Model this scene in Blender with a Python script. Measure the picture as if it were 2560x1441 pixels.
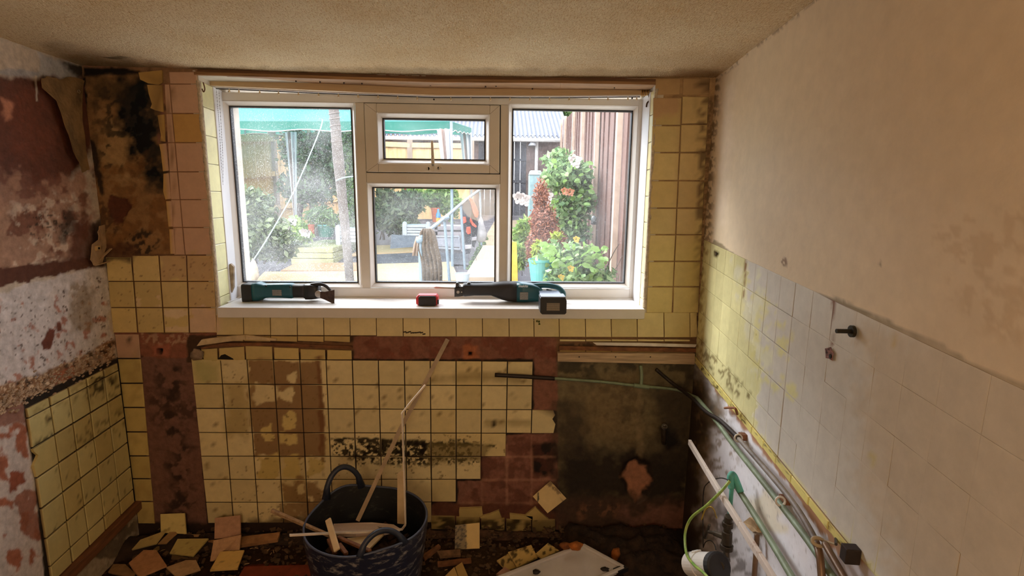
import bpy, bmesh, math, random
import numpy as np
from mathutils import Vector, Matrix, Euler

for o in list(bpy.data.objects): bpy.data.objects.remove(o)
scene = bpy.context.scene
COL = scene.collection

# ------------------------------------------------------------------ camera
F = 1305.22; PITCH = 0.172312; YAW = -0.03308; ROLL = 0.0111
CAM = np.array([0.0, 0.0, 1.50])
def _axes():
    cp, sp = math.cos(PITCH), math.sin(PITCH); cy, sy = math.cos(YAW), math.sin(YAW)
    R = np.array([[cy, -sy, 0], [sy, cy, 0], [0, 0, 1]]) @ np.array([[1, 0, 0], [0, cp, sp], [0, -sp, cp]])
    f = R @ np.array([0, 1, 0]); u = R @ np.array([0, 0, 1]); r = R @ np.array([1, 0, 0])
    c, s = math.cos(ROLL), math.sin(ROLL)
    return c * r + s * u, -s * r + c * u, f
RI, UP, FW = _axes()
cam_d = bpy.data.cameras.new('camera'); cam = bpy.data.objects.new('camera', cam_d); COL.objects.link(cam)
cam_d.sensor_width = 36; cam_d.lens = 36 * F / 2560; cam_d.clip_start = 0.02; cam_d.clip_end = 200
M3 = Matrix(((RI[0], UP[0], -FW[0], CAM[0]), (RI[1], UP[1], -FW[1], CAM[1]), (RI[2], UP[2], -FW[2], CAM[2]), (0, 0, 0, 1)))
cam.matrix_world = M3
scene.camera = cam

# ------------------------------------------------------------------ world, sun, lamps, exposure
world = bpy.data.worlds.new('world'); scene.world = world; world.use_nodes = True
wn = world.node_tree; wn.nodes.clear()
wo = wn.nodes.new('ShaderNodeOutputWorld'); bg = wn.nodes.new('ShaderNodeBackground')
sky = wn.nodes.new('ShaderNodeTexSky'); sky.sky_type = 'NISHITA'; sky.sun_disc = False
sky.sun_elevation = math.radians(48); sky.sun_rotation = math.radians(150); sky.air_density = 1.0; sky.dust_density = 3.0
mx = wn.nodes.new('ShaderNodeMixRGB'); mx.inputs[0].default_value = 0.75
mx.inputs[2].default_value = (8.6, 8.9, 9.6, 1)
wn.links.new(sky.outputs[0], mx.inputs[1]); wn.links.new(mx.outputs[0], bg.inputs[0]); wn.links.new(bg.outputs[0], wo.inputs[0])
bg.inputs[1].default_value = 0.43

def lamp(name, kind, loc, energy, color, **kw):
    d = bpy.data.lights.new(name, kind); d.energy = energy; d.color = color
    for k, v in kw.items():
        if k != 'rot': setattr(d, k, v)
    o = bpy.data.objects.new(name, d); COL.objects.link(o); o.location = loc
    if 'rot' in kw: o.rotation_euler = kw['rot']
    return o
lamp('sun', 'SUN', (0, 0, 10), 3.9, (1.0, 0.97, 0.93), angle=math.radians(34), rot=Vector((0.62, -0.52, -0.62)).to_track_quat('-Z', 'Y').to_euler())
# warm fill light added behind the camera, out of view, to lift the room
lamp('fill_lamp', 'POINT', (-0.15, -0.7, 1.45), 15.5, (1.0, 0.75, 0.50), shadow_soft_size=0.2)
scene.view_settings.view_transform = 'Standard'; scene.view_settings.look = 'None'
scene.view_settings.gamma = 1; scene.view_settings.exposure = 1.0; scene.view_settings.use_curve_mapping = False
try: scene.cycles.max_bounces = 10; scene.cycles.diffuse_bounces = 5; scene.cycles.transparent_max_bounces = 16
except Exception: pass

# ------------------------------------------------------------------ geometry of the room, recovered from the photograph
D = 2.157                      # back wall plane y = D
CEIL = 1.975
LX, LS = -1.579, -0.0939       # left wall x = LX + LS*(y-D)
RX, RS = 0.871, 0.1286         # right wall x = RX + RS*(y-D)
YF = 2.353                     # front plane of the window frame
def ray(px, py): return FW + RI * (px - 1280) / F - UP * (py - 720.5) / F
def at_y(px, py, Y):
    d = ray(px, py); return CAM + d * (Y - CAM[1]) / d[1]
def at_z(px, py, Z):
    d = ray(px, py); return CAM + d * (Z - CAM[2]) / d[2]
def _side(px, py, x0, s, off):
    n = np.array([1, -s, 0]); n /= np.linalg.norm(n); p0 = np.array([x0, D, 0])
    if x0 > 0: n = -n
    d = ray(px, py); return CAM + d * (((p0 + n * off - CAM) @ n) / (d @ n))
def on_back(px, py, off=0.0): return at_y(px, py, D - off)
def on_left(px, py, off=0.0): return _side(px, py, LX, LS, off)
def on_right(px, py, off=0.0): return _side(px, py, RX, RS, off)
NB = np.array([0, -1.0, 0])
NL = np.array([1, -LS, 0]); NL /= np.linalg.norm(NL)
NR = np.array([-1, RS, 0]); NR /= np.linalg.norm(NR)
def proj(P):
    P = np.asarray(P, float) - CAM; z = P @ FW
    z = np.where(z < 0.05, 0.05, z)
    return np.stack([1280 + F * (P @ RI) / z, 720.5 - F * (P @ UP) / z], -1)

# ------------------------------------------------------------------ numpy noise
def _hash(ix, iy, seed):
    h = (ix.astype(np.int64) * 374761393 + iy.astype(np.int64) * 668265263 + seed * 982451653) & 0xffffffff
    h = ((h ^ (h >> 13)) * 1274126177) & 0xffffffff
    return ((h ^ (h >> 16)) & 0xffff) / 65535.0
def vnoise(x, y, seed=0):
    ix, iy = np.floor(x), np.floor(y); fx, fy = x - ix, y - iy
    fx = fx * fx * (3 - 2 * fx); fy = fy * fy * (3 - 2 * fy)
    a = _hash(ix, iy, seed); b = _hash(ix + 1, iy, seed); c = _hash(ix, iy + 1, seed); d = _hash(ix + 1, iy + 1, seed)
    return (a * (1 - fx) + b * fx) * (1 - fy) + (c * (1 - fx) + d * fx) * fy - 0.5
def fbm(x, y, seed=0, oct=4):
    v = 0; a = 1.0; s = 1.0
    for k in range(oct):
        v = v + a * vnoise(x * s + 17.3 * k, y * s - 9.1 * k, seed + k); a *= 0.5; s *= 2.03
    return v
def sdist(P, poly):
    poly = np.asarray(poly, float); n = len(poly); d = np.full(len(P), 1e18); inside = np.zeros(len(P), bool)
    for i in range(n):
        a = poly[i]; b = poly[(i + 1) % n]; e = b - a; w = P - a
        t = np.clip((w @ e) / (e @ e + 1e-9), 0, 1); q = w - t[:, None] * e
        d = np.minimum(d, (q * q).sum(1))
        c = ((a[1] <= P[:, 1]) != (b[1] <= P[:, 1]))
        xx = a[0] + (P[:, 1] - a[1]) * (b[0] - a[0]) / ((b[1] - a[1]) if abs(b[1] - a[1]) > 1e-9 else 1e-9)
        inside ^= c & (P[:, 0] < xx)
    d = np.sqrt(d); return np.where(inside, -d, d)
def lin(c):
    c = np.asarray(c, float) / 255.0
    return np.where(c <= 0.04045, c / 12.92, ((c + 0.055) / 1.055) ** 2.4)
def L(r, g, b): return tuple(lin((r, g, b))) + (1.0,)
class Layer:
    """a patch of pigment: outline on the wall, colour, ragged edge, softness, cover, roughness, speckle"""
    def __init__(s, poly, col, amp=10, soft=4, k=1.0, rough=None, sp=None, seed=0, fs=22.0):
        s.poly = np.array(poly, float); s.col = lin(col); s.amp = amp; s.soft = soft; s.k = k; s.rough = rough; s.sp = sp; s.seed = seed; s.fs = fs
        s.lo = s.poly.min(0) - amp - soft - 2; s.hi = s.poly.max(0) + amp + soft + 2
def paint(px, base, layers, rough=0.8):
    """px (N,2) wall points in the calibrated frame -> rgba (a = roughness)"""
    out = np.empty((len(px), 4)); out[:, :3] = base; out[:, 3] = rough
    for l in layers:
        m = ((px >= l.lo) & (px <= l.hi)).all(1)
        if not m.any(): continue
        p = px[m]; sd = sdist(p, l.poly) + l.amp * 1.6 * fbm(p[:, 0] / l.fs, p[:, 1] / l.fs, l.seed + 5, 4)
        a = np.clip(0.5 - sd / max(l.soft, 0.5), 0, 1) * l.k
        if l.sp:
            s, thr = l.sp; nz = fbm(p[:, 0] / s, p[:, 1] / s, l.seed + 31, 4); a = a * np.clip((nz - thr) * 7 + 0.5, 0, 1)
        a = a[:, None]; o = out[m]; o[:, :3] = o[:, :3] * (1 - a) + l.col * a
        if l.rough is not None: o[:, 3:] = o[:, 3:] * (1 - a) + l.rough * a
        out[m] = o
    return out

# ------------------------------------------------------------------ materials
MATS = {}; ALB = [1.0]
def _base(name):
    m = bpy.data.materials.new(name); m.use_nodes = True; nt = m.node_tree
    return m, nt, nt.nodes['Principled BSDF']
def mat(name, col=(200, 200, 200), rough=0.6, metal=0.0, var=0.15, scale=12.0, bump=0.0, bscale=60.0, col2=None, stretch=None, spec=0.5, thr=None, coat=0.0, trans=0.0):
    if name in MATS: return MATS[name]
    m, nt, b = _base(name); N = nt.nodes; K = nt.links
    tc = N.new('ShaderNodeTexCoord'); mp = N.new('ShaderNodeMapping'); K.new(tc.outputs['Object'], mp.inputs[0])
    if stretch: mp.inputs['Scale'].default_value = stretch
    nz = N.new('ShaderNodeTexNoise'); nz.inputs['Scale'].default_value = scale; nz.inputs['Detail'].default_value = 6; nz.inputs['Roughness'].default_value = 0.6
    K.new(mp.outputs[0], nz.inputs['Vector'])
    c = lin(col) * ALB[0]; c2 = lin(col2) * ALB[0] if col2 is not None else c * (1 - 2 * var)
    rp = N.new('ShaderNodeValToRGB'); lo, hi = thr if thr else (0.3, 0.7)
    rp.color_ramp.elements[0].position = lo; rp.color_ramp.elements[1].position = hi
    rp.color_ramp.elements[0].color = tuple(np.clip(c2, 0, 1)) + (1,)
    rp.color_ramp.elements[1].color = tuple(c if col2 is not None else np.clip(c * (1 + var * .5), 0, 1)) + (1,)
    K.new(nz.outputs[0], rp.inputs[0]); K.new(rp.outputs[0], b.inputs['Base Color'])
    b.inputs['Roughness'].default_value = rough; b.inputs['Metallic'].default_value = metal
    b.inputs['Specular IOR Level'].default_value = spec; b.inputs['Coat Weight'].default_value = coat
    if bump:
        n2 = N.new('ShaderNodeTexNoise'); n2.inputs['Scale'].default_value = bscale; n2.inputs['Detail'].default_value = 5
        K.new(mp.outputs[0], n2.inputs['Vector']); bp = N.new('ShaderNodeBump'); bp.inputs['Strength'].default_value = bump; bp.inputs['Distance'].default_value = 0.004
        K.new(n2.outputs[0], bp.inputs['Height']); K.new(bp.outputs[0], b.inputs['Normal'])
    if trans:
        tr = N.new('ShaderNodeBsdfTranslucent'); ms = N.new('ShaderNodeMixShader'); ms.inputs[0].default_value = trans
        K.new(rp.outputs[0], tr.inputs[0]); K.new(b.outputs[0], ms.inputs[1]); K.new(tr.outputs[0], ms.inputs[2])
        K.new(ms.outputs[0], N['Material Output'].inputs[0])
    MATS[name] = m; return m
def colmat(name, bump=0.3, bscale=90.0, grain=0.22, gscale=55.0, spec=0.4, streak=None):
    """colour and roughness come from the pigment attribute painted on the mesh"""
    m, nt, b = _base(name); N = nt.nodes; K = nt.links
    at = N.new('ShaderNodeAttribute'); at.attribute_name = 'Col'
    ge = N.new('ShaderNodeNewGeometry')
    nz = N.new('ShaderNodeTexNoise'); nz.inputs['Scale'].default_value = gscale; nz.inputs['Detail'].default_value = 8; nz.inputs['Roughness'].default_value = 0.65
    K.new(ge.outputs['Position'], nz.inputs['Vector'])
    mr = N.new('ShaderNodeMapRange'); mr.inputs[1].default_value = 0.3; mr.inputs[2].default_value = 0.7; mr.inputs[3].default_value = 1 - grain; mr.inputs[4].default_value = 1 + grain * 0.6
    K.new(nz.outputs[0], mr.inputs[0])
    mu = N.new('ShaderNodeVectorMath'); mu.operation = 'SCALE'; K.new(at.outputs['Color'], mu.inputs[0]); K.new(mr.outputs[0], mu.inputs['Scale'])
    K.new(mu.outputs[0], b.inputs['Base Color']); K.new(at.outputs['Alpha'], b.inputs['Roughness']); b.inputs['Specular IOR Level'].default_value = spec
    n2 = N.new('ShaderNodeTexNoise'); n2.inputs['Scale'].default_value = bscale; n2.inputs['Detail'].default_value = 6
    if streak:
        mp = N.new('ShaderNodeMapping'); mp.inputs['Scale'].default_value = streak; K.new(ge.outputs['Position'], mp.inputs[0]); K.new(mp.outputs[0], n2.inputs['Vector'])
    else: K.new(ge.outputs['Position'], n2.inputs['Vector'])
    bp = N.new('ShaderNodeBump'); bp.inputs['Strength'].default_value = bump; bp.inputs['Distance'].default_value = 0.004
    K.new(n2.outputs[0], bp.inputs['Height']); K.new(bp.outputs[0], b.inputs['Normal'])
    MATS[name] = m; return m

# ------------------------------------------------------------------ object helpers
def tag(o, label=None, cat=None, group=None, kind=None):
    if label: o['label'] = label
    if cat: o['category'] = cat
    if group: o['group'] = group
    if kind: o['kind'] = kind
    return o
def empty(name, loc, label=None, cat=None, group=None, kind=None):
    o = bpy.data.objects.new(name, None); COL.objects.link(o); o.location = [float(v) for v in loc]; o.empty_display_size = 0.05
    o['_l'] = list(map(float, loc)); return tag(o, label, cat, group, kind)
def put_parent(o, parent):
    o.parent = parent
    ml = Matrix.Translation(Vector(parent['_l']) if '_l' in parent.keys() else Vector((0, 0, 0)))
    o.matrix_parent_inverse = ml.inverted()
    o['_l'] = [0.0, 0.0, 0.0]
def mesh_obj(name, V, Fc, m, parent=None, smooth=False, col=None, bevel=0, edge=None):
    me = bpy.data.meshes.new(name); me.from_pydata([tuple(map(float, v)) for v in V], [], Fc)
    if smooth: me.polygons.foreach_set('use_smooth', [True] * len(me.polygons))
    if col is not None:
        a = me.color_attributes.new('Col', 'FLOAT_COLOR', 'POINT'); a.data.foreach_set('color', np.asarray(col, np.float32).ravel())
    me.materials.append(m)
    o = bpy.data.objects.new(name, me); COL.objects.link(o)
    if parent is not None: put_parent(o, parent)
    if bevel:
        bv = o.modifiers.new('bevel', 'BEVEL'); bv.width = bevel; bv.segments = 2; bv.limit_method = 'ANGLE'; bv.angle_limit = math.radians(40)
    return o
def basis(d):
    d = np.asarray(d, float); d = d / (np.linalg.norm(d) + 1e-12)
    a = np.array([0, 0, 1.0]) if abs(d[2]) < 0.9 else np.array([1.0, 0, 0])
    u = np.cross(a, d); u /= np.linalg.norm(u); return u, np.cross(d, u), d
class MB:
    def __init__(s): s.V = []; s.F = []
    def add(s, V, Fc):
        o = len(s.V); s.V += [np.asarray(v, float) for v in V]; s.F += [tuple(i + o for i in f) for f in Fc]; return s
    def box(s, lo, hi):
        x0, y0, z0 = lo; x1, y1, z1 = hi
        return s.add([(x0, y0, z0), (x1, y0, z0), (x1, y1, z0), (x0, y1, z0), (x0, y0, z1), (x1, y0, z1), (x1, y1, z1), (x0, y1, z1)],
                     [(0, 3, 2, 1), (4, 5, 6, 7), (0, 1, 5, 4), (1, 2, 6, 5), (2, 3, 7, 6), (3, 0, 4, 7)])
    def obox(s, c, ax, ay, az):
        """box: centre and three half-axis vectors"""
        c, ax, ay, az = [np.asarray(v, float) for v in (c, ax, ay, az)]
        V = [c + i * ax + j * ay + k * az for k in (-1, 1) for j in (-1, 1) for i in (-1, 1)]
        V = [V[0], V[1], V[3], V[2], V[4], V[5], V[7], V[6]]
        fs = [(0, 3, 2, 1), (4, 5, 6, 7), (0, 1, 5, 4), (1, 2, 6, 5), (2, 3, 7, 6), (3, 0, 4, 7)]
        if np.dot(np.cross(ax, ay), az) < 0: fs = [f[::-1] for f in fs]
        return s.add(V, fs)
    def bar(s, p0, p1, w, h, up=(0, 0, 1), w1=None):
        p0, p1 = np.asarray(p0, float), np.asarray(p1, float); d = p1 - p0; ln = np.linalg.norm(d); d = d / ln
        up = np.asarray(up, float); u = np.cross(d, up); u /= np.linalg.norm(u); v = np.cross(u, d)
        w1 = w if w1 is None else w1
        V = [p0 - u * w / 2 - v * h / 2, p0 + u * w / 2 - v * h / 2, p0 + u * w / 2 + v * h / 2, p0 - u * w / 2 + v * h / 2,
             p1 - u * w1 / 2 - v * h / 2, p1 + u * w1 / 2 - v * h / 2, p1 + u * w1 / 2 + v * h / 2, p1 - u * w1 / 2 + v * h / 2]
        return s.add(V, [(0, 3, 2, 1), (4, 5, 6, 7), (0, 1, 5, 4), (1, 2, 6, 5), (2, 3, 7, 6), (3, 0, 4, 7)][::1])
    def cyl(s, p0, p1, r0, r1=None, n=12, cap=True):
        r1 = r0 if r1 is None else r1; p0, p1 = np.asarray(p0, float), np.asarray(p1, float); u, v, d = basis(p1 - p0)
        V = [p + (u * math.cos(2 * math.pi * k / n) + v * math.sin(2 * math.pi * k / n)) * r for p, r in ((p0, r0), (p1, r1)) for k in range(n)]
        Fc = [(k, (k + 1) % n, n + (k + 1) % n, n + k) for k in range(n)]
        if cap: Fc += [tuple(range(n))[::-1], tuple(range(n, 2 * n))]
        return s.add(V, Fc)
    def tube(s, pts, r, n=8, closed=False):
        pts = [np.asarray(p, float) for p in pts]; N = len(pts); rr = r if hasattr(r, '__len__') else [r] * N
        T = []
        for i in range(N):
            a = pts[(i - 1) % N] if (closed or i > 0) else pts[i]; b = pts[(i + 1) % N] if (closed or i < N - 1) else pts[i]
            t = b - a; T.append(t / (np.linalg.norm(t) + 1e-12))
        u, v, _ = basis(T[0]); V = []
        for i in range(N):
            u = u - T[i] * (u @ T[i]); u /= np.linalg.norm(u); v = np.cross(T[i], u)
            V += [pts[i] + (u * math.cos(2 * math.pi * k / n) + v * math.sin(2 * math.pi * k / n)) * rr[i] for k in range(n)]
        Fc = []; M = N if closed else N - 1
        for i in range(M):
            j = (i + 1) % N
            Fc += [(i * n + k, i * n + (k + 1) % n, j * n + (k + 1) % n, j * n + k) for k in range(n)]
        if not closed: Fc += [tuple(range(n))[::-1], tuple(range((N - 1) * n, N * n))]
        return s.add(V, Fc)
    def lathe(s, prof, c=(0, 0, 0), axis=(0, 0, 1), n=24, sx=1.0, sy=1.0, cap=False):
        u, v, d = basis(axis) if tuple(axis) != (0, 0, 1) else (np.array([1., 0, 0]), np.array([0, 1., 0]), np.array([0, 0, 1.]))
        c = np.asarray(c, float); V = []
        for r, h in prof:
            V += [c + d * h + (u * math.cos(2 * math.pi * k / n) * sx + v * math.sin(2 * math.pi * k / n) * sy) * r for k in range(n)]
        m = len(prof); Fc = [(i * n + k, i * n + (k + 1) % n, (i + 1) * n + (k + 1) % n, (i + 1) * n + k) for i in range(m - 1) for k in range(n)]
        if cap: Fc += [tuple(range(n))[::-1], tuple(range((m - 1) * n, m * n))]
        return s.add(V, Fc)
    def prism(s, poly, d):
        """planar polygon (3d points) thickened by vector d"""
        P = [np.asarray(p, float) for p in poly]; d = np.asarray(d, float); n = len(P)
        nrm = sum(np.cross(P[i] - P[0], P[(i + 1) % n] - P[0]) for i in range(1, n - 1))
        if nrm @ d < 0: P = P[::-1]
        V = P + [p + d for p in P]
        return s.add(V, [tuple(range(n))[::-1], tuple(range(n, 2 * n))] + [(i, (i + 1) % n, n + (i + 1) % n, n + i) for i in range(n)])
    def build(s, name, m, parent=None, smooth=False, bevel=0, col=None): return mesh_obj(name, s.V, s.F, m, parent, smooth, col, bevel)
def smooth_path(pts, k=6):
    pts = [np.asarray(p, float) for p in pts]; out = []
    for i in range(len(pts) - 1):
        p0 = pts[max(i - 1, 0)]; p1 = pts[i]; p2 = pts[i + 1]; p3 = pts[min(i + 2, len(pts) - 1)]
        for j in range(k):
            t = j / k; out.append(0.5 * ((2 * p1) + (-p0 + p2) * t + (2 * p0 - 5 * p1 + 4 * p2 - p3) * t * t + (-p0 + 3 * p1 - 3 * p2 + p3) * t ** 3))
    out.append(pts[-1]); return out
def copy_tree(o, parent=None):
    c = o.copy(); COL.objects.link(c)
    if parent is not None: c.parent = parent
    for ch in o.children: copy_tree(ch, c)
    return c
rnd = random.Random(4)

# ================================================================== ROOM SHELL
M_WALL = colmat('wall_pigment', bump=0.55, bscale=70, grain=0.30, gscale=38)
M_TILE = colmat('tile_glaze', bump=0.05, bscale=40, grain=0.10, gscale=26, spec=0.5)
RYEL = (224, 206, 156); RED = (140, 96, 80); GROUT = (52, 38, 26); BEIGE = (196, 164, 128); PINK = (205, 168, 142)
TAN = (146, 110, 70); MOLD = (38, 32, 24); WHITE = (214, 208, 206); CREAM = (226, 206, 174); CEM = (112, 98, 70)

# ---- back wall pigments (outlines as they run on the wall)
def ghost(layers, x0, x1, y0, y1, col, w=3, k=0.5, xs=(), ys=()):
    for x in xs: layers.append(Layer([(x - w, y0), (x + w, y0), (x + w, y1), (x - w, y1)], col, 3, 5, k, seed=int(x)))
    for y in ys: layers.append(Layer([(x0, y - w), (x1, y - w), (x1, y + w), (x0, y + w)], col, 3, 5, k, seed=int(y)))
BL = []
BL += [Layer([(1600, 170), (1800, 170), (1760, 880), (1600, 880)], (164, 134, 96), 4, 4, 1.0, seed=1),
       Layer([(1610, 186), (1800, 186), (1795, 240), (1610, 240)], (188, 156, 112), 6, 6, 1.0, seed=2),
       Layer([(1745, 260), (1800, 240), (1750, 900), (1728, 900)], (96, 76, 54), 6, 14, 0.6, sp=(7, 0.0), seed=3),
       Layer([(405, 170), (545, 170), (560, 660), (430, 660)], (150, 112, 82), 5, 6, 1.0, seed=4),
       Layer([(200, 165), (560, 165), (560, 205), (200, 205)], (150, 118, 88), 8, 8, 1.0, seed=5),
       # wallpaper backing, mould bloom and scorched patch
       Layer([(205, 195), (345, 186), (385, 215), (400, 330), (420, 470), (436, 642), (330, 650), (262, 665), (244, 560), (236, 420), (215, 310)], TAN, 12, 4, 1.0, seed=6),
       Layer([(220, 200), (360, 195), (380, 260), (300, 270), (230, 260)], (96, 74, 46), 26, 40, 0.9, seed=7),
       Layer([(255, 300), (330, 290), (350, 420), (300, 470), (260, 400)], (178, 146, 100), 24, 40, 0.7, seed=8),
       Layer([(300, 200), (372, 200), (402, 330), (418, 450), (404, 470), (360, 430), (318, 350), (290, 270)], MOLD, 26, 42, 1.15, seed=9),
       Layer([(240, 230), (420, 220), (420, 480), (250, 420)], (44, 38, 30), 20, 50, 0.8, sp=(16, 0.12), seed=10),
       Layer([(240, 400), (430, 400), (436, 640), (262, 660)], (120, 78, 36), 20, 40, 0.6, sp=(30, 0.0), seed=11),
       Layer([(278, 490), (312, 494), (330, 520), (312, 548), (306, 566), (284, 556), (276, 520)], (92, 50, 32), 9, 3, 1.0, seed=12),
       Layer([(325, 585), (372, 575), (400, 600), (370, 650), (300, 650)], (36, 28, 20), 14, 14, 0.9, sp=(8, 0.02), seed=13),
       Layer([(258, 610), (340, 610), (345, 660), (262, 668)], (84, 52, 34), 12, 12, 0.8, seed=14),
       Layer([(208, 168), (280, 168), (350, 178), (350, 186), (212, 192)], (24, 18, 14), 4, 6, 1.0, seed=15),  # blackness of the open corner gap, painted flat on the wall
       Layer([(208, 196), (216, 196), (222, 330), (240, 470), (252, 560), (244, 565), (232, 470), (214, 330)], (20, 14, 10), 5, 3, 1.0, seed=140),
       Layer([(226, 350), (240, 346), (246, 400), (262, 470), (256, 500), (236, 430)], (26, 18, 12), 7, 5, 0.9, seed=141),
       Layer([(222, 520), (262, 500), (300, 575), (262, 600)], (70, 46, 32), 8, 8, 0.7, sp=(9, 0), seed=142),
       # plaster and adhesive bands
       Layer([(262, 636), (545, 636), (548, 838), (278, 838)], (104, 74, 50), 3, 4, 1.0, seed=16),
       Layer([(540, 790), (1760, 790), (1760, 846), (540, 840)], (92, 66, 42), 3, 4, 1.0, seed=17),
       Layer([(276, 832), (546, 834), (500, 900), (280, 900)], (140, 88, 68), 6, 5, 1.0, seed=18),
       Layer([(354, 834), (470, 836), (470, 862), (354, 862)], (188, 150, 120), 7, 6, 0.8, sp=(7, 0.0), seed=19),
       Layer([(380, 866), (420, 866), (420, 894), (380, 894)], (176, 104, 80), 10, 8, 0.7, seed=20),
       Layer([(391, 874), (404, 874), (404, 886), (391, 886)], (12, 8, 6), 2, 3, 1.0, seed=21),
       Layer([(278, 890), (358, 890), (394, 1320), (330, 1320)], (40, 28, 20), 2, 3, 1.0, seed=143),
       Layer([(350, 895), (500, 895), (520, 1320), (385, 1320)], (122, 86, 74), 5, 4, 1.0, seed=22),
       Layer([(400, 920), (450, 900), (480, 1310), (430, 1310)], (48, 32, 24), 24, 36, 0.9, sp=(20, 0.08), seed=23),
       Layer([(360, 980), (500, 990), (510, 1060), (370, 1060)], (60, 38, 28), 20, 30, 0.7, sp=(14, 0.1), seed=24),
       Layer([(470, 836), (890, 840), (890, 905), (470, 905)], (72, 50, 34), 5, 4, 1.0, seed=25),
       Layer([(520, 858), (885, 856), (885, 878), (505, 880)], (128, 92, 62), 6, 5, 0.9, seed=26),
       Layer([(690, 880), (884, 884), (884, 900), (700, 900)], (30, 20, 14), 6, 5, 0.9, sp=(7, 0.0), seed=27),
       Layer([(884, 842), (1394, 842), (1394, 904), (884, 902)], (136, 90, 72), 3, 4, 1.0, seed=28),
       Layer([(884, 842), (1394, 842), (1394, 904), (884, 902)], (116, 62, 46), 14, 20, 0.7, sp=(26, 0.05), seed=29),
       Layer([(1158, 866), (1196, 864), (1198, 896), (1160, 898)], (182, 110, 72), 7, 6, 0.8, seed=30),
       Layer([(1170, 882), (1180, 882), (1180, 891), (1170, 891)], (14, 10, 8), 1, 2, 1.0, seed=31),
       Layer([(484, 898), (1336, 898), (1394, 1020), (1394, 1086), (1270, 1088), (1270, 1144), (1206, 1146), (1206, 1202), (1145, 1204), (1145, 1262), (1080, 1262), (1080, 1330), (520, 1330)], (34, 24, 16), 2, 3, 1.0, seed=32),
       Layer([(1336, 900), (1394, 900), (1394, 1026), (1334, 1026)], (138, 92, 74), 3, 4, 1.0, seed=33),
       Layer([(1268, 1086), (1394, 1084), (1394, 1240), (1380, 1290), (1146, 1300), (1146, 1260), (1206, 1200), (1206, 1146), (1268, 1144)], (138, 92, 76), 3, 4, 1.0, seed=34),
       Layer([(1080, 1258), (1390, 1262), (1390, 1310), (1080, 1310)], (104, 62, 46), 6, 8, 1.0, seed=35),
       Layer([(1328, 1110), (1390, 1104), (1390, 1192), (1332, 1186)], (34, 22, 18), 10, 14, 1.0, seed=36),
       Layer([(1200, 1090), (1390, 1090), (1390, 1290), (1150, 1290)], (96, 54, 42), 16, 24, 0.6, sp=(22, 0.08), seed=37)]
ghost(BL, 1206, 1390, 1088, 1262, (186, 136, 110), 2.4, 0.55, xs=(1267, 1329), ys=(1143, 1200))
ghost(BL, 1146, 1390, 1200, 1262, (170, 124, 98), 2.2, 0.5, xs=(1205,), ys=(1258,))
ghost(BL, 884, 1394, 846, 902, (120, 66, 50), 1.6, 0.5, xs=(945, 1011, 1076, 1140, 1206, 1272, 1334))
BL += [Layer([(1390, 842), (1745, 842), (1745, 885), (1390, 885)], (122, 90, 62), 4, 4, 1.0, seed=40),
       Layer([(1398, 862), (1742, 866), (1742, 882), (1398, 880)], (66, 46, 32), 5, 5, 0.9, sp=(12, -0.1), seed=41),
       # bare cement behind the sink
       Layer([(1394, 884), (1745, 884), (1735, 1400), (1480, 1400), (1396, 1250)], (118, 104, 74), 3, 4, 1.0, rough=0.75, seed=42),
       Layer([(1394, 884), (1760, 884), (1740, 960), (1394, 950)], (60, 52, 38), 22, 40, 0.85, sp=(34, -0.05), seed=43),
       Layer([(1394, 1010), (1470, 1000), (1500, 1270), (1394, 1270)], (66, 54, 40), 26, 50, 0.85, seed=44),
       Layer([(1400, 1130), (1740, 1110), (1740, 1270), (1400, 1260)], (40, 31, 24), 26, 60, 0.95, seed=45),
       Layer([(1500, 960), (1600, 960), (1600, 1060), (1480, 1040)], (54, 48, 38), 18, 26, 0.8, sp=(16, 0.05), seed=46),
       Layer([(1640, 980), (1740, 940), (1740, 1200), (1650, 1150)], (58, 48, 36), 22, 40, 0.8, seed=47),
       Layer([(1590, 960), (1606, 960), (1606, 1200), (1592, 1200)], (150, 128, 92), 6, 8, 0.45, seed=48),
       Layer([(1540, 930), (1600, 960), (1580, 1090), (1480, 1100), (1450, 1000)], (134, 112, 76), 24, 50, 0.55, seed=49),
       Layer([(1650, 1070), (1672, 1066), (1700, 1110), (1672, 1124)], (18, 14, 12), 8, 14, 0.9, seed=50),
       Layer([(1560, 1155), (1592, 1140), (1624, 1160), (1636, 1200), (1622, 1240), (1596, 1262), (1562, 1222), (1550, 1190)], (34, 24, 18), 6, 8, 1.0, seed=51),
       Layer([(1566, 1172), (1592, 1158), (1616, 1170), (1627, 1200), (1618, 1228), (1600, 1250), (1588, 1262), (1572, 1220), (1555, 1196)], (176, 122, 92), 8, 7, 1.0, seed=52),
       Layer([(1390, 1250), (1740, 1245), (1740, 1440), (1390, 1440)], (76, 55, 43), 12, 20, 0.95, seed=53),
       Layer([(1550, 1290), (1640, 1268), (1740, 1262), (1730, 1340), (1600, 1330)], (142, 98, 82), 20, 26, 0.75, seed=54),
       Layer([(1450, 1270), (1560, 1262), (1560, 1290), (1440, 1296)], (144, 98, 70), 14, 14, 0.6, sp=(12, 0.0), seed=55),
       Layer([(340, 1308), (1390, 1300), (1390, 1420), (340, 1420)], (50, 34, 24), 6, 8, 1.0, seed=56),
       Layer([(1080, 1336), (1390, 1338), (1390, 1356), (1080, 1352)], (150, 98, 72), 9, 8, 0.7, sp=(12, 0.0), seed=57)]

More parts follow.
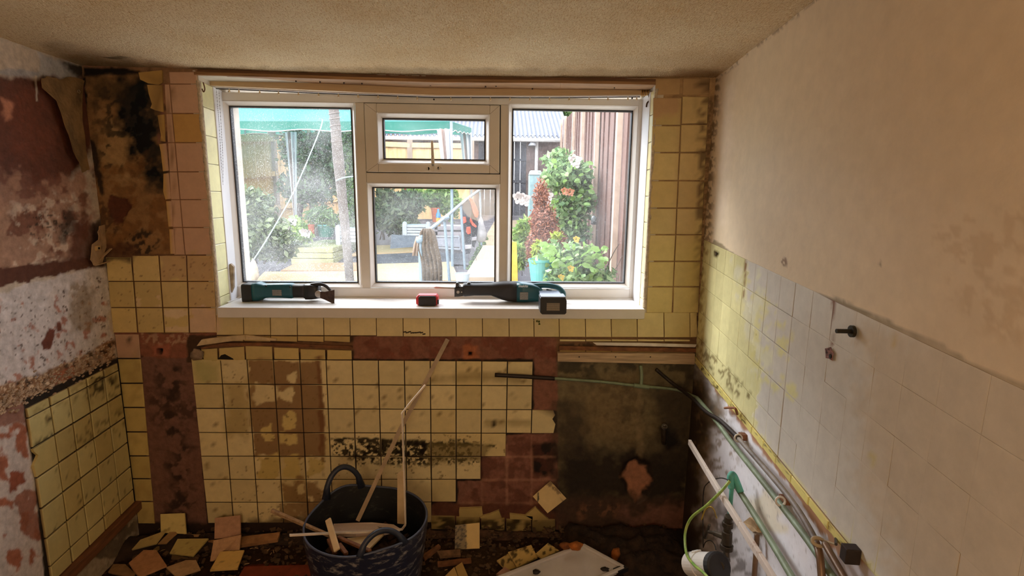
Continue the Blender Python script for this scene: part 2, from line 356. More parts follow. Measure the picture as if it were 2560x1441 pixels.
WIN = (-1.146, 0.634, 1.002, 1.948)            # opening in the back wall: x0, x1, z0, z1
def grid_wall(name, us, vs, P, nrm, layers, base, hole=None, relief=None, rough=0.85, m=None, rel=1.0):
    U, Vv = np.meshgrid(us, vs); pts = P(U.ravel(), Vv.ravel()); px = proj(pts)
    c = paint(px, lin(base), layers, rough)
    u, v = U.ravel(), Vv.ravel()
    r = rel * (0.0012 * fbm(u * 55, v * 55, 77, 4) + 0.003 * fbm(u * 7, v * 7, 78, 3))
    if relief: r = r + relief(px, u, v)
    pts = pts + nrm[None, :] * r[:, None]
    nu, nv = len(us), len(vs); i = np.arange((nv - 1) * (nu - 1)); a = (i // (nu - 1)) * nu + i % (nu - 1)
    q = np.stack([a, a + 1, a + nu + 1, a + nu], 1)
    if hole:
        cx = u[q].mean(1); cz = v[q].mean(1); q = q[~((cx > hole[0]) & (cx < hole[1]) & (cz > hole[2]) & (cz < hole[3]))]
    me = bpy.data.meshes.new(name); nq = len(q)
    me.vertices.add(len(pts)); me.vertices.foreach_set('co', pts.ravel())
    me.loops.add(nq * 4); me.loops.foreach_set('vertex_index', q.ravel().astype(np.int32))
    me.polygons.add(nq); me.polygons.foreach_set('loop_start', (np.arange(nq) * 4).astype(np.int32)); me.polygons.foreach_set('loop_total', np.full(nq, 4, np.int32))
    me.polygons.foreach_set('use_smooth', np.ones(nq, bool)); me.update(calc_edges=True)
    at = me.color_attributes.new('Col', 'FLOAT_COLOR', 'POINT'); at.data.foreach_set('color', c.astype(np.float32).ravel())
    me.materials.append(m or M_WALL); o = bpy.data.objects.new(name, me); COL.objects.link(o); o['kind'] = 'structure'
    return o
def sdl(poly, depth, soft=5, amp=4, seed=0):
    poly = np.array(poly, float)
    def f(px):
        s = sdist(px, poly) + amp * fbm(px[:, 0] / 14, px[:, 1] / 14, seed, 3); return -depth * np.clip(0.5 - s / soft, 0, 1)
    return f
BR = [sdl([(1562, 1162), (1592, 1146), (1622, 1164), (1632, 1200), (1618, 1240), (1596, 1258), (1566, 1222), (1554, 1192)], 0.018, 10, 5, 1),
      sdl([(391, 874), (404, 874), (404, 886), (391, 886)], 0.03, 4, 1, 2), sdl([(1170, 882), (1180, 882), (1180, 891), (1170, 891)], 0.02, 3, 1, 3),
      sdl([(278, 490), (312, 494), (330, 520), (312, 548), (306, 566), (284, 556), (276, 520)], 0.006, 4, 8, 4),
      sdl([(205, 180), (345, 170), (385, 215), (400, 330), (420, 470), (436, 642), (330, 650), (262, 665), (200, 400)], -0.004, 6, 10, 5),
      sdl([(1394, 884), (1760, 884), (1760, 1440), (1480, 1440), (1396, 1250)], 0.004, 4, 3, 6)]
def snap(a, b, st, extra):
    n = int(round((b - a) / st)); g = np.linspace(a, b, n + 1)
    for e in extra: g[np.argmin(abs(g - e))] = e
    return g
bu = snap(-1.585, 0.875, 0.005, WIN[:2]); bv = snap(-0.02, CEIL + 0.01, 0.005, WIN[2:])
wall_back = grid_wall('wall_back', bu, bv, lambda u, v: np.stack([u, np.full_like(u, D), v], 1), NB, BL, RED, hole=WIN,
                      relief=lambda px, u, v: sum(f(px) for f in BR))

# ---- left wall
LL = [Layer([(-200, 50), (205, 170), (215, 200), (-200, 190)], (206, 190, 172), 3, 4, 1.0, seed=60),
      Layer([(-200, 165), (95, 178), (200, 188), (110, 192), (0, 188), (-200, 180)], (176, 172, 172), 5, 6, 1.0, seed=61),
      Layer([(98, 130), (200, 170), (215, 192), (170, 196), (100, 186)], (184, 180, 176), 5, 5, 1.0, seed=62),
      Layer([(150, 150), (240, 170), (240, 200), (190, 190)], (40, 32, 26), 8, 12, 0.95, seed=63),
      Layer([(-200, 185), (105, 193), (260, 200), (250, 330), (150, 480), (60, 520), (-200, 500)], (100, 60, 46), 10, 14, 1.0, rough=0.55, seed=64),
      Layer([(0, 230), (90, 230), (150, 330), (90, 420), (10, 380)], (122, 66, 46), 24, 60, 0.7, seed=65),
      Layer([(5, 250), (30, 258), (36, 296), (14, 302)], (206, 140, 110), 7, 10, 0.9, seed=66),
      Layer([(86, 190), (92, 190), (95, 252), (91, 252)], (210, 196, 180), 0.5, 1.5, 1.0, seed=67),
      Layer([(-200, 440), (50, 430), (120, 455), (215, 430), (235, 560), (170, 640), (60, 690), (-200, 720)], (172, 132, 110), 26, 26, 0.9, seed=68),
      Layer([(-200, 380), (245, 430), (230, 640), (-200, 700)], (110, 62, 46), 20, 30, 0.75, sp=(34, 0.12), seed=69),
      Layer([(20, 500), (200, 470), (210, 640), (20, 680)], (216, 196, 178), 20, 20, 0.7, sp=(20, 0.2), seed=70),
      Layer([(60, 520), (190, 540), (180, 600), (80, 600)], (44, 38, 32), 14, 16, 0.8, sp=(7, 0.28), seed=71),
      Layer([(140, 560), (180, 520), (200, 570), (160, 600)], (50, 42, 36), 16, 20, 0.7, seed=72),
      Layer([(186, 560), (250, 560), (238, 660), (150, 690)], (104, 62, 48), 12, 14, 0.9, seed=73),
      Layer([(-200, 700), (120, 655), (260, 640), (262, 668), (130, 690), (-200, 760)], (96, 58, 44), 7, 4, 1.0, seed=74),
      Layer([(-200, 745), (0, 730), (150, 690), (268, 662), (280, 860), (200, 900), (100, 950), (-200, 1040)], (216, 208, 206), 8, 5, 1.0, seed=75),
      Layer([(-50, 760), (270, 690), (274, 860), (-50, 1000)], (176, 112, 88), 8, 6, 0.85, sp=(20, 0.36), seed=76),
      Layer([(-50, 760), (270, 690), (274, 860), (-50, 1000)], (84, 60, 48), 4, 6, 0.9, sp=(8, 0.42), seed=77),
      Layer([(104, 860), (122, 820), (136, 826), (126, 874), (106, 878)], (112, 62, 48), 5, 4, 1.0, seed=78),
      Layer([(140, 806), (152, 798), (156, 828), (142, 830)], (120, 70, 54), 5, 4, 1.0, seed=79),
      Layer([(180, 720), (226, 700), (234, 820), (176, 830)], (150, 128, 98), 14, 16, 0.7, seed=80),
      Layer([(0, 745), (230, 690), (236, 720), (0, 800)], (228, 222, 222), 10, 8, 0.6, sp=(10, 0.1), seed=81),
      Layer([(-200, 1030), (120, 930), (285, 850), (290, 900), (120, 975), (-200, 1090)], (150, 112, 82), 8, 6, 1.0, seed=82),
      Layer([(-200, 1030), (120, 930), (285, 850), (290, 900), (120, 975), (-200, 1090)], (224, 200, 170), 6, 6, 0.9, sp=(7, 0.12), seed=83),
      Layer([(-200, 1030), (120, 930), (285, 850), (290, 900), (120, 975), (-200, 1090)], (60, 42, 30), 6, 6, 0.9, sp=(11, 0.22), seed=84),
      Layer([(130, 940), (180, 920), (186, 940), (140, 962)], (168, 98, 66), 8, 6, 0.9, seed=85),
      Layer([(-200, 1060), (60, 1000), (70, 1070), (-200, 1120)], (150, 110, 96), 10, 8, 1.0, seed=86),
      Layer([(-200, 1075), (62, 1060), (120, 1500), (-200, 1500)], (208, 196, 190), 8, 6, 1.0, seed=87),
      Layer([(-200, 1075), (62, 1060), (120, 1500), (-200, 1500)], (168, 104, 78), 6, 5, 1.0, sp=(34, 0.10), seed=88),
      Layer([(20, 1180), (62, 1178), (58, 1216), (26, 1230)], (150, 84, 60), 8, 4, 1.0, seed=89),
      Layer([(40, 1230), (96, 1230), (100, 1360), (50, 1330)], (154, 96, 72), 20, 6, 0.9, seed=90),
      Layer([(56, 1000), (300, 892), (312, 1000), (345, 1262), (150, 1460), (112, 1460), (84, 1180)], (34, 26, 18), 2, 3, 1.0, seed=91),
      Layer([(200, 1400), (345, 1262), (345, 1500), (100, 1500), (150, 1450)], (176, 160, 138), 3, 4, 1.0, seed=92),
      Layer([(200, 1400), (345, 1262), (345, 1500), (100, 1500), (150, 1450)], (70, 52, 38), 3, 30, 0.7, sp=(30, 0.1), seed=93),
      Layer([(228, 560), (262, 540), (280, 670), (232, 668)], (58, 42, 32), 8, 8, 0.8, seed=94)]
ghost(LL, -50, 274, 740, 900, (186, 176, 172), 1.2, 0.6, xs=(34, 88, 140, 190, 236))
def PL(u, v): return np.stack([LX + LS * (u - D), u, v], 1)
lu = np.concatenate([np.linspace(-2.0, 1.15, 12), np.arange(1.2, D, 0.005), [D + 0.004]])
wall_left = grid_wall('wall_left', lu, np.arange(-0.02, CEIL + 0.012, 0.005), PL, NL, LL, (205, 190, 172))

# ---- right wall
RL = [Layer([(1785, 600), (1865, 655), (1955, 716), (2090, 745), (2345, 855), (2440, 915), (2900, 1100), (3400, 2600), (2200, 1500), (1737, 905), (1757, 700)], (150, 134, 104), 3, 3, 1.0, rough=0.5, seed=100),
      Layer([(1745, 200), (1800, 190), (1795, 300), (1760, 900), (1730, 900)], (110, 88, 62), 5, 10, 0.8, sp=(8, 0.0), seed=101),
      Layer([(1730, 900), (1760, 920), (2160, 1380), (2420, 1600), (2300, 2400), (1500, 2400), (1700, 1200)], (230, 228, 234), 3, 3, 1.0, rough=0.55, seed=102),
      # torn, orange-brown batten edge under the tiles
      Layer([(1738, 905), (1752, 905), (1865, 1040), (1990, 1180), (2130, 1330), (2170, 1400), (2240, 1500), (2120, 1450), (2084, 1372), (1958, 1196), (1856, 1066), (1745, 915)], (178, 132, 98), 8, 4, 1.0, seed=103),
      Layer([(1738, 900), (1752, 900), (1865, 1035), (1990, 1175), (2130, 1330), (2120, 1360), (1980, 1200), (1860, 1055), (1745, 918)], (70, 46, 30), 6, 5, 0.85, sp=(8, 0.02), seed=104),
      # damp dark corner
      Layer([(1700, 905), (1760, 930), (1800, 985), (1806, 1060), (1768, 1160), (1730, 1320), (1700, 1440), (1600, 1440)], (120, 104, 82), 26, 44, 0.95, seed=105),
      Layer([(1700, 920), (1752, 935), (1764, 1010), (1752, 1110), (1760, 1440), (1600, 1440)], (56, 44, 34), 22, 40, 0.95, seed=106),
      Layer([(1740, 940), (1860, 1080), (1820, 1200), (1740, 1180)], (140, 118, 96), 12, 20, 0.8, sp=(9, 0.2), seed=107),
      Layer([(1780, 1250), (1850, 1280), (1900, 1440), (1780, 1440)], (96, 84, 76), 18, 26, 0.7, sp=(18, 0.05), seed=108),
      Layer([(1880, 1240), (1950, 1240), (1960, 1330), (1890, 1330)], (220, 206, 168), 20, 24, 0.6, seed=109),
      Layer([(2040, 1380), (2300, 1440), (2300, 1600), (2040, 1600)], (206, 204, 210), 10, 10, 0.8, seed=110),
      Layer([(1800, 1000), (2100, 1440), (1860, 1440)], (150, 140, 134), 8, 6, 0.6, sp=(6, 0.44), seed=111),
      Layer([(1950, 652), (1966, 648), (1968, 664), (1954, 662)], (120, 84, 60), 5, 4, 0.8, sp=(4, 0.0), seed=112),
      Layer([(2196, 654), (2204, 654), (2204, 664), (2196, 664)], (110, 84, 60), 1, 2, 0.9, seed=113),
      Layer([(1798, 235), (1834, 205), (1810, 560), (1786, 560)], (244, 226, 204), 10, 20, 0.5, seed=114),  # paler strip beside the window, its daylight put into the wall colour
      Layer([(1990, -60), (3000, -200), (3000, 1200), (2300, 900)], (214, 192, 162), 60, 260, 0.6, seed=115),
      Layer([(1797, 178), (2040, -8), (2050, -5), (1804, 192)], (130, 104, 78), 3, 6, 0.7, sp=(7, 0.1), seed=116),
      Layer([(2320, 560), (2600, 500), (2600, 900), (2420, 800)], (196, 168, 132), 20, 40, 0.5, sp=(26, 0.05), seed=117)]
def PR(u, v): return np.stack([RX + RS * (u - D), u, v], 1)
ru = np.concatenate([np.linspace(-2.0, 0.35, 10), np.arange(0.4, D, 0.006), [D + 0.004]])
wall_right = grid_wall('wall_right', ru, np.arange(-0.02, CEIL + 0.012, 0.006), PR, NR, RL, CREAM, rough=0.6, rel=0.2,
                       m=colmat('right_wall_pigment', bump=0.22, bscale=40, grain=0.07, gscale=22))

# ---- ceiling: combed texture paint, sagging a little over the window
def ceil_mat():
    m, nt, b = _base('combed_ceiling'); N = nt.nodes; K = nt.links
    ge = N.new('ShaderNodeNewGeometry'); mp = N.new('ShaderNodeMapping'); mp.inputs['Rotation'].default_value = (0, 0, 0.12); mp.inputs['Scale'].default_value = (260, 85, 1)
    K.new(ge.outputs['Position'], mp.inputs[0])
    n1 = N.new('ShaderNodeTexNoise'); n1.inputs['Scale'].default_value = 1.0; n1.inputs['Detail'].default_value = 3; n1.inputs['Distortion'].default_value = 0.8; K.new(mp.outputs[0], n1.inputs['Vector'])
    r1 = N.new('ShaderNodeMapRange'); r1.inputs[1].default_value = 0.38; r1.inputs[2].default_value = 0.62; K.new(n1.outputs[0], r1.inputs[0])
    bp = N.new('ShaderNodeBump'); bp.inputs['Strength'].default_value = 1.0; bp.inputs['Distance'].default_value = 0.0035; K.new(r1.outputs[0], bp.inputs['Height']); K.new(bp.outputs[0], b.inputs['Normal'])
    n2 = N.new('ShaderNodeTexNoise'); n2.inputs['Scale'].default_value = 3.5; n2.inputs['Detail'].default_value = 5; K.new(ge.outputs['Position'], n2.inputs['Vector'])
    at = N.new('ShaderNodeAttribute'); at.attribute_name = 'Col'
    m1 = N.new('ShaderNodeMixRGB'); m1.blend_type = 'MULTIPLY'; m1.inputs[0].default_value = 1
    rp = N.new('ShaderNodeValToRGB'); rp.color_ramp.elements[0].color = (.88, .78, .64, 1); rp.color_ramp.elements[1].color = (1, 1, 1, 1); rp.color_ramp.elements[0].position = 0.22; rp.color_ramp.elements[1].position = 0.62
    K.new(n2.outputs[0], rp.inputs[0]); K.new(rp.outputs[0], m1.inputs[1]); K.new(at.outputs['Color'], m1.inputs[2])
    m2 = N.new('ShaderNodeMixRGB'); m2.blend_type = 'MULTIPLY'; m2.inputs[0].default_value = 1
    rq = N.new('ShaderNodeValToRGB'); rq.color_ramp.elements[0].color = (.80, .68, .54, 1); rq.color_ramp.elements[1].color = (1, 1, 1, 1); rq.color_ramp.elements[1].position = 0.35
    K.new(r1.outputs[0], rq.inputs[0]); K.new(m1.outputs[0], m2.inputs[1]); K.new(rq.outputs[0], m2.inputs[2])
    K.new(m2.outputs[0], b.inputs['Base Color']); b.inputs['Roughness'].default_value = 0.85; b.inputs['Specular IOR Level'].default_value = 0.2
    return m
CL = [Layer([(205, 165), (330, 160), (520, 178), (205, 185)], (110, 84, 58), 10, 26, 0.9, seed=120),
      Layer([(110, 110), (330, 150), (340, 176), (180, 176)], (150, 122, 88), 14, 26, 0.7, seed=121),
      Layer([(262, 142), (312, 138), (324, 142), (300, 149), (262, 148)], (60, 44, 30), 3, 2, 0.9, seed=122),
      Layer([(1300, 150), (1900, 120), (2060, -20), (2060, 10), (1790, 195), (1300, 195)], (200, 172, 134), 6, 40, 0.5, seed=123),
      Layer([(480, 166), (1800, 176), (1800, 200), (480, 185)], (160, 134, 100), 5, 10, 0.6, seed=124)]
cu = np.concatenate([np.linspace(-1.62, 0.92, 130)]); cv = np.concatenate([np.linspace(-2.0, 0.5, 8), np.linspace(0.56, D + 0.01, 90)])
def PC(u, v):
    s = np.clip((v - 1.2) / 0.95, 0, 1) ** 2 * np.clip(np.sin((u + 1.3) / 2.1 * math.pi), 0, 1) * 0.012
    return np.stack([u, v, CEIL - s], 1)
ceiling = grid_wall('ceiling', cu, cv, PC, np.array([0, 0, -1.0]), CL, (252, 230, 190), m=ceil_mat())

# ---- floor: dark wet earth and rubble over old boards
FL = [Layer([(610, 1414), (800, 1416), (800, 1600), (560, 1600)], (124, 50, 30), 6, 4, 1.0, rough=0.6, seed=130),
      Layer([(1080, 1360), (1300, 1370), (1300, 1700), (1060, 1700)], (70, 54, 36), 12, 16, 0.8, seed=131),
      Layer([(1400, 1290), (1740, 1290), (1740, 1380), (1400, 1400)], (84, 50, 32), 18, 22, 0.8, sp=(20, 0.0), seed=132),
      Layer([(200, 1300), (2000, 1300), (2000, 1700), (200, 1700)], (132, 96, 62), 5, 4, 0.7, sp=(6, 0.50), seed=133)]
fu = np.linspace(-1.62, 0.92, 260); fv = np.concatenate([np.linspace(-2.0, 1.2, 8), np.linspace(1.25, D + 0.01, 110)])
floor = grid_wall('floor', fu, fv, lambda u, v: np.stack([u, v, 0.004 * fbm(u * 30, v * 30, 9, 4)], 1), np.array([0, 0, 1.0]), FL, (48, 32, 21),
                  m=colmat('earth_floor', bump=0.9, bscale=60, grain=0.5, gscale=45, spec=0.15), rough=0.9)
# ---- wall behind the camera, with a doorway to the next room
M_PLAIN = mat('plain_plaster', (214, 196, 170), 0.8, var=0.08)
wf = MB(); wf.box((-1.3, -1.95, 0), (-0.95, -1.85, CEIL)).box((-0.15, -1.95, 0), (0.45, -1.85, CEIL)).box((-0.95, -1.95, 1.9), (-0.15, -1.85, CEIL))
o = wf.build('wall_front', M_PLAIN); o['kind'] = 'structure'
# the outer skin of the wall keeps daylight to the window
M_OUT = mat('outer_render', (196, 188, 176), 0.9)
om = MB(); Yo = 2.43
om.box((-2.1, Yo, -0.3), (WIN[0] - 0.03, Yo + 0.1, 2.5)).box((WIN[1] + 0.03, Yo, -0.3), (1.6, Yo + 0.1, 2.5))
om.box((WIN[0] - 0.03, Yo, -0.3), (WIN[1] + 0.03, Yo + 0.1, WIN[2] - 0.02)).box((WIN[0] - 0.03, Yo, WIN[3] + 0.005), (WIN[1] + 0.03, Yo + 0.1, 2.5))
om.box((-2.1, -2.1, 1.99), (1.6, Yo, 2.09)).box((-2.1, -2.1, -0.3), (-1.72, Yo, 2.5)).box((1.1, -2.1, -0.3), (1.6, Yo, 2.5)).box((-2.1, -2.2, -0.3), (1.6, -2.1, 2.5)).box((-2.1, -2.2, -0.4), (1.6, Yo, -0.3))
o = om.build('wall_outer', M_OUT); o['kind'] = 'structure'

# ================================================================== TILES (each one a part of its wall)
def tile(parent, quad, nrm, layers, base, t=0.006, n=1, rough=0.28, name='tile', gap=0.0012, seed=0, proud=0.0, pil=0.0014):
    """quad / polygon of wall points; glazed face set proud with a pillowed edge"""
    P = [np.asarray(p, float) for p in quad]; c = sum(P) / len(P); V = []; Fc = []
    ins = lambda p, g: p + (c - p) / (np.linalg.norm(c - p) + 1e-9) * g
    g = gap * 1.4
    b0 = [ins(p, g) for p in P]; jit = [nrm * (proud + 0.0006 * rnd.uniform(-1, 1)) for _ in P]
    top0 = [b0[i] + nrm * (t - pil) + jit[i] for i in range(len(P))]
    if len(P) == 4:
        k = n + 1; A = [ins(b0[i], 0.0026) + nrm * t + jit[i] for i in range(4)]
        G = [(A[0] * (1 - i / n) * (1 - j / n) + A[1] * (i / n) * (1 - j / n) + A[2] * (i / n) * (j / n) + A[3] * (1 - i / n) * (j / n)) for j in range(k) for i in range(k)]
        V = G + top0 + b0; o1 = k * k; o2 = o1 + 4
        Fc = [(j * k + i, j * k + i + 1, (j + 1) * k + i + 1, (j + 1) * k + i) for j in range(n) for i in range(n)]
        rim = [[i for i in range(k)], [j * k + n for j in range(k)], [n * k + n - i for i in range(k)], [(n - j) * k for j in range(k)]]
        for s in range(4): Fc.append(tuple([o1 + s, o1 + (s + 1) % 4] + rim[s][::-1]))
        Fc += [(o2 + s, o2 + (s + 1) % 4, o1 + (s + 1) % 4, o1 + s) for s in range(4)]
    else:
        m = len(P); A = [p + nrm * t for p in b0]
        V = A + b0; Fc = [tuple(range(m))] + [(m + s, m + (s + 1) % m, (s + 1) % m, s) for s in range(m)]
    f0 = Fc[0]; nn = np.cross(V[f0[1]] - V[f0[0]], V[f0[2]] - V[f0[0]])
    if nn @ nrm < 0: Fc = [f[::-1] for f in Fc]
    arr = np.array(V); base_l = lin(base) * (1 + 0.10 * rnd.uniform(-1, 1))
    col = paint(proj(arr), base_l, layers, rough)
    if len(P) == 4:
        # clay body at the broken/side faces keeps the glaze colour thin: darker clay on the hidden side verts
        col[-4:, :3] = lin((120, 88, 60))
    o = mesh_obj(name, V, Fc, M_TILE, parent, False, col); return o

def wobble(a): return rnd.uniform(-a, a)
def px_tiles(parent, xs_at, ys_at, cells, fn, nrm, layers, base, **kw):
    """xs_at(c, r) / ys_at(c, r): corner of lattice in the calibrated frame"""
    for (r, c) in cells:
        q = [fn(xs_at(a, b), ys_at(a, b)) for a, b in ((c, r), (c + 1, r), (c + 1, r + 1), (c, r + 1))]
        b = base(r, c) if callable(base) else base
        tile(parent, q, nrm, layers, b, **kw)
# pigments lying on the glaze
TL = [ # brown adhesive left by paper on the lower block
      Layer([(622, 903), (690, 900), (792, 902), (800, 930), (806, 1010), (812, 1100), (800, 1140), (740, 1150), (640, 1140), (628, 1060), (622, 980)], (150, 118, 78), 7, 4, 1.0, rough=0.7, seed=200),
      Layer([(640, 960), (690, 966), (692, 1000), (640, 1016), (632, 990)], RYEL, 10, 4, 0.9, seed=201),
      Layer([(722, 940), (742, 930), (742, 960), (724, 962)], RYEL, 7, 3, 1.0, seed=202),
      Layer([(694, 980), (730, 970), (742, 980), (728, 1004), (700, 1000)], RYEL, 7, 3, 1.0, seed=203),
      Layer([(706, 1040), (724, 1028), (742, 1044), (740, 1072), (712, 1076)], (214, 190, 120), 6, 3, 1.0, seed=204),
      Layer([(652, 1080), (676, 1062), (690, 1090), (672, 1112), (658, 1108)], (214, 190, 120), 8, 3, 1.0, seed=205),
      Layer([(700, 1082), (742, 1084), (744, 1110), (726, 1118), (702, 1106)], (214, 190, 120), 6, 3, 1.0, seed=206),
      Layer([(648, 1140), (696, 1140), (700, 1190), (650, 1196)], (206, 182, 112), 12, 6, 1.0, seed=207),
      Layer([(706, 1140), (742, 1140), (746, 1190), (710, 1192)], (206, 182, 112), 10, 6, 1.0, seed=208),
      Layer([(770, 1142), (806, 1150), (804, 1190), (776, 1190)], (206, 182, 112), 10, 6, 0.9, seed=209),
      Layer([(790, 890), (800, 890), (812, 1100), (808, 1190), (800, 1120), (796, 1000)], (120, 78, 44), 5, 5, 0.9, seed=210),
      Layer([(690, 1210), (760, 1200), (812, 1210), (812, 1330), (720, 1330), (700, 1260)], (140, 102, 60), 14, 8, 0.8, sp=(26, -0.05), seed=211),
      Layer([(622, 1300), (812, 1290), (812, 1330), (622, 1330)], (80, 58, 38), 8, 12, 0.8, seed=212),
      Layer([(562, 960), (622, 960), (622, 1090), (566, 1090)], (172, 148, 88), 14, 20, 0.7, seed=213),
      Layer([(486, 905), (548, 905), (552, 960), (492, 960)], (150, 150, 84), 10, 20, 0.6, seed=214),
      Layer([(490, 900), (1330, 900), (1380, 1090), (820, 1320), (500, 1320)], (120, 92, 54), 10, 20, 0.8, sp=(7, 0.46), seed=215),
      # mould band
      Layer([(828, 1097), (900, 1094), (1000, 1100), (1240, 1112), (1240, 1120), (1000, 1112), (828, 1106)], (40, 32, 22), 4, 5, 0.95, sp=(12, -0.25), seed=216),
      Layer([(828, 1104), (1010, 1104), (1160, 1100), (1200, 1160), (1010, 1166), (900, 1160), (830, 1140)], (34, 27, 18), 6, 10, 0.95, sp=(5.5, 0.06), seed=217, ),
      Layer([(900, 1108), (1070, 1110), (1070, 1160), (900, 1150)], (30, 24, 16), 8, 12, 0.95, sp=(6.5, 0.0), seed=218),
      Layer([(1070, 1104), (1230, 1112), (1200, 1150), (1070, 1160)], (120, 104, 62), 8, 10, 0.7, seed=219),
      Layer([(1085, 942), (1200, 930), (1335, 948), (1335, 956), (1200, 952), (1085, 956)], (132, 110, 66), 5, 9, 0.6, seed=220),
      Layer([(1208, 1048), (1330, 1050), (1330, 1064), (1210, 1066)], (150, 130, 84), 5, 8, 0.6, seed=221),
      Layer([(1228, 1056), (1238, 1056), (1238, 1066), (1228, 1066)], (30, 22, 16), 2, 2, 1.0, seed=222),
      Layer([(1110, 1010), (1115, 1010), (1115, 1016), (1110, 1016)], (20, 16, 10), .5, 1, 1.0, seed=223),
      Layer([(1370, 1020), (1390, 1020), (1390, 1050), (1378, 1046)], (100, 76, 48), 6, 5, 0.9, seed=224),
      # upper left, overpainted in pink
      Layer([(410, 176), (540, 176), (540, 284), (422, 284)], PINK, 3, 2, 1.0, rough=0.5, seed=225),
      Layer([(410, 357), (545, 357), (545, 640), (430, 640)], PINK, 3, 2, 1.0, rough=0.5, seed=226),
      Layer([(400, 636), (545, 636), (548, 704), (466, 704), (404, 700)], (196, 164, 118), 10, 4, 0.9, rough=0.5, seed=227),
      Layer([(408, 772), (476, 774), (480, 790), (440, 796), (412, 786)], (226, 202, 164), 9, 2, 0.95, seed=228),
      Layer([(412, 816), (474, 818), (478, 832), (410, 830)], (222, 196, 156), 8, 2, 0.9, seed=242),
      Layer([(336, 745), (404, 742), (408, 768), (344, 768)], (222, 196, 152), 9, 2, 0.9, sp=(18, 0.05), seed=243),
      Layer([(262, 636), (545, 636), (548, 834), (276, 834)], (120, 86, 54), 4, 4, 0.8, sp=(5, 0.5), seed=244),
      Layer([(480, 770), (545, 770), (546, 834), (474, 832)], (216, 186, 156), 8, 3, 0.95, seed=229),
      Layer([(404, 704), (470, 704), (474, 768), (410, 768)], (208, 184, 124), 12, 5, 0.8, seed=230),
      Layer([(276, 832), (350, 834), (350, 896), (276, 896)], (196, 160, 134), 4, 3, 1.0, seed=231),
      Layer([(300, 845), (346, 848), (346, 862), (300, 862)], (60, 50, 40), 8, 6, 0.9, sp=(7, 0.1), seed=232),
      Layer([(262, 636), (340, 636), (330, 654), (262, 654)], (60, 48, 34), 6, 8, 0.8, seed=233),
      Layer([(380, 190), (430, 190), (440, 640), (390, 640)], (120, 92, 54), 6, 6, 0.7, sp=(14, 0.15), seed=234),
      # upper right
      Layer([(1620, 241), (1700, 241), (1700, 290), (1620, 300)], (192, 158, 116), 10, 8, 0.95, rough=0.5, seed=235),
      Layer([(1695, 241), (1790, 241), (1700, 800), (1675, 800)], (196, 168, 118), 4, 8, 0.5, seed=236),
      Layer([(1745, 200), (1800, 200), (1750, 900), (1738, 900)], (92, 70, 48), 6, 10, 0.8, sp=(8, -0.1), seed=237),
      Layer([(1600, 600), (1790, 600), (1790, 850), (1380, 850), (1380, 790)], (206, 188, 118), 20, 30, 0.4, seed=238),
      # bottom shards
      Layer([(1070, 1298), (1400, 1300), (1400, 1380), (1070, 1380)], (40, 30, 20), 10, 16, 0.9, sp=(12, -0.1), seed=239),
      Layer([(1330, 1300), (1400, 1300), (1400, 1344), (1330, 1344)], (130, 112, 72), 5, 8, 1.0, seed=240),
      # lower left column
      Layer([(290, 890), (400, 890), (400, 1320), (340, 1320)], (170, 144, 88), 12, 20, 0.5, sp=(20, 0.1), seed=241)]
YEL = lambda r, c: (RYEL if rnd.random() > 0.3 else (216, 196, 142))
# lower block: rows and columns follow the 110 mm lattice
TC, TA, TZ = -1.2647, -0.00658, 1.50 - 0.68537
def lat(c, r): return np.array([TC + c * .11 * math.cos(TA) + r * .11 * math.sin(TA), D, TZ + c * .11 * math.sin(TA) - r * .11 * math.cos(TA)])
last = {0: 12, 1: 12, 2: 13, 3: 11, 4: 10, 5: 9, 6: 8}
for r in range(7):
    for c in range(last[r] + 1):
        h = 0.92 if r == 6 else 1.0
        q = [lat(c, r), lat(c + 1, r), lat(c + 1, r + h), lat(c, r + h)]
        if c == 0: q[0] = q[0] + np.array([-.012 + .008 * r / 6, 0, 0]); q[3] = q[3] + np.array([-.012 + .008 * (r + 1) / 6, 0, 0])
        if (r, c) == (2, 13):
            a, b, cc, d = q; q = [a, a + (b - a) * .86, a + (b - a) * .95 + (d - a) * .2, a + (b - a) * .85 + (d - a) * .38, a + (b - a) * .98 + (d - a) * .62, a + (b - a) * .9 + (d - a), d]
        near = (2 <= c <= 4) or (r in (3, 4) and c >= 5) or c == 1; nn_ = (26 if r in (3, 4) and c >= 5 else 16) if near else 6
        tile(wall_back, q, NB, TL, YEL(r, c), n=nn_, gap=0.0021, proud=rnd.uniform(0, .001))
# course under the sill, and the cut course over the dado
xs = [542.4, 610.4, 677.6, 744.5, 810.6, 876.2, 942, 1008.5, 1074.8, 1140.8, 1206.4, 1273, 1335, 1398, 1463.5, 1528, 1592.7, 1659.6, 1724.6, 1742]
for i in range(len(xs) - 1):
    dx = 1.5
    ya, yb = 786 if i < 16 else 781, 841 + 4 * i / 18 - (1 if i > 5 else 3)
    q = [on_back(xs[i] + 1 - 2, ya), on_back(xs[i + 1] + 1 - 2, ya), on_back(xs[i + 1], yb), on_back(xs[i], yb)]
    tile(wall_back, q, NB, TL, YEL(0, i), n=4, gap=0.0014)
for i in range(5):                                       # thin slivers and the short course below them
    x0, x1 = xs[i], xs[i + 1]
    tile(wall_back, [on_back(x0, 840), on_back(x1, 840.5), on_back(x1, 853 + i * .6), on_back(x0, 852)], NB, TL, (196, 170, 112), n=3)
cuts = [(503, 873, 545, 870, 546, 903, 512, 905), (548, 870, 612, 866, 614, 901, 549, 902), (614, 864, 682, 866, 683, 899, 616, 899), (685, 868, 748, 870, 749, 899, 686, 898), (751, 872, 814, 874, 815, 899, 752, 899), (818, 874, 880, 876, 881, 899, 818, 899)]
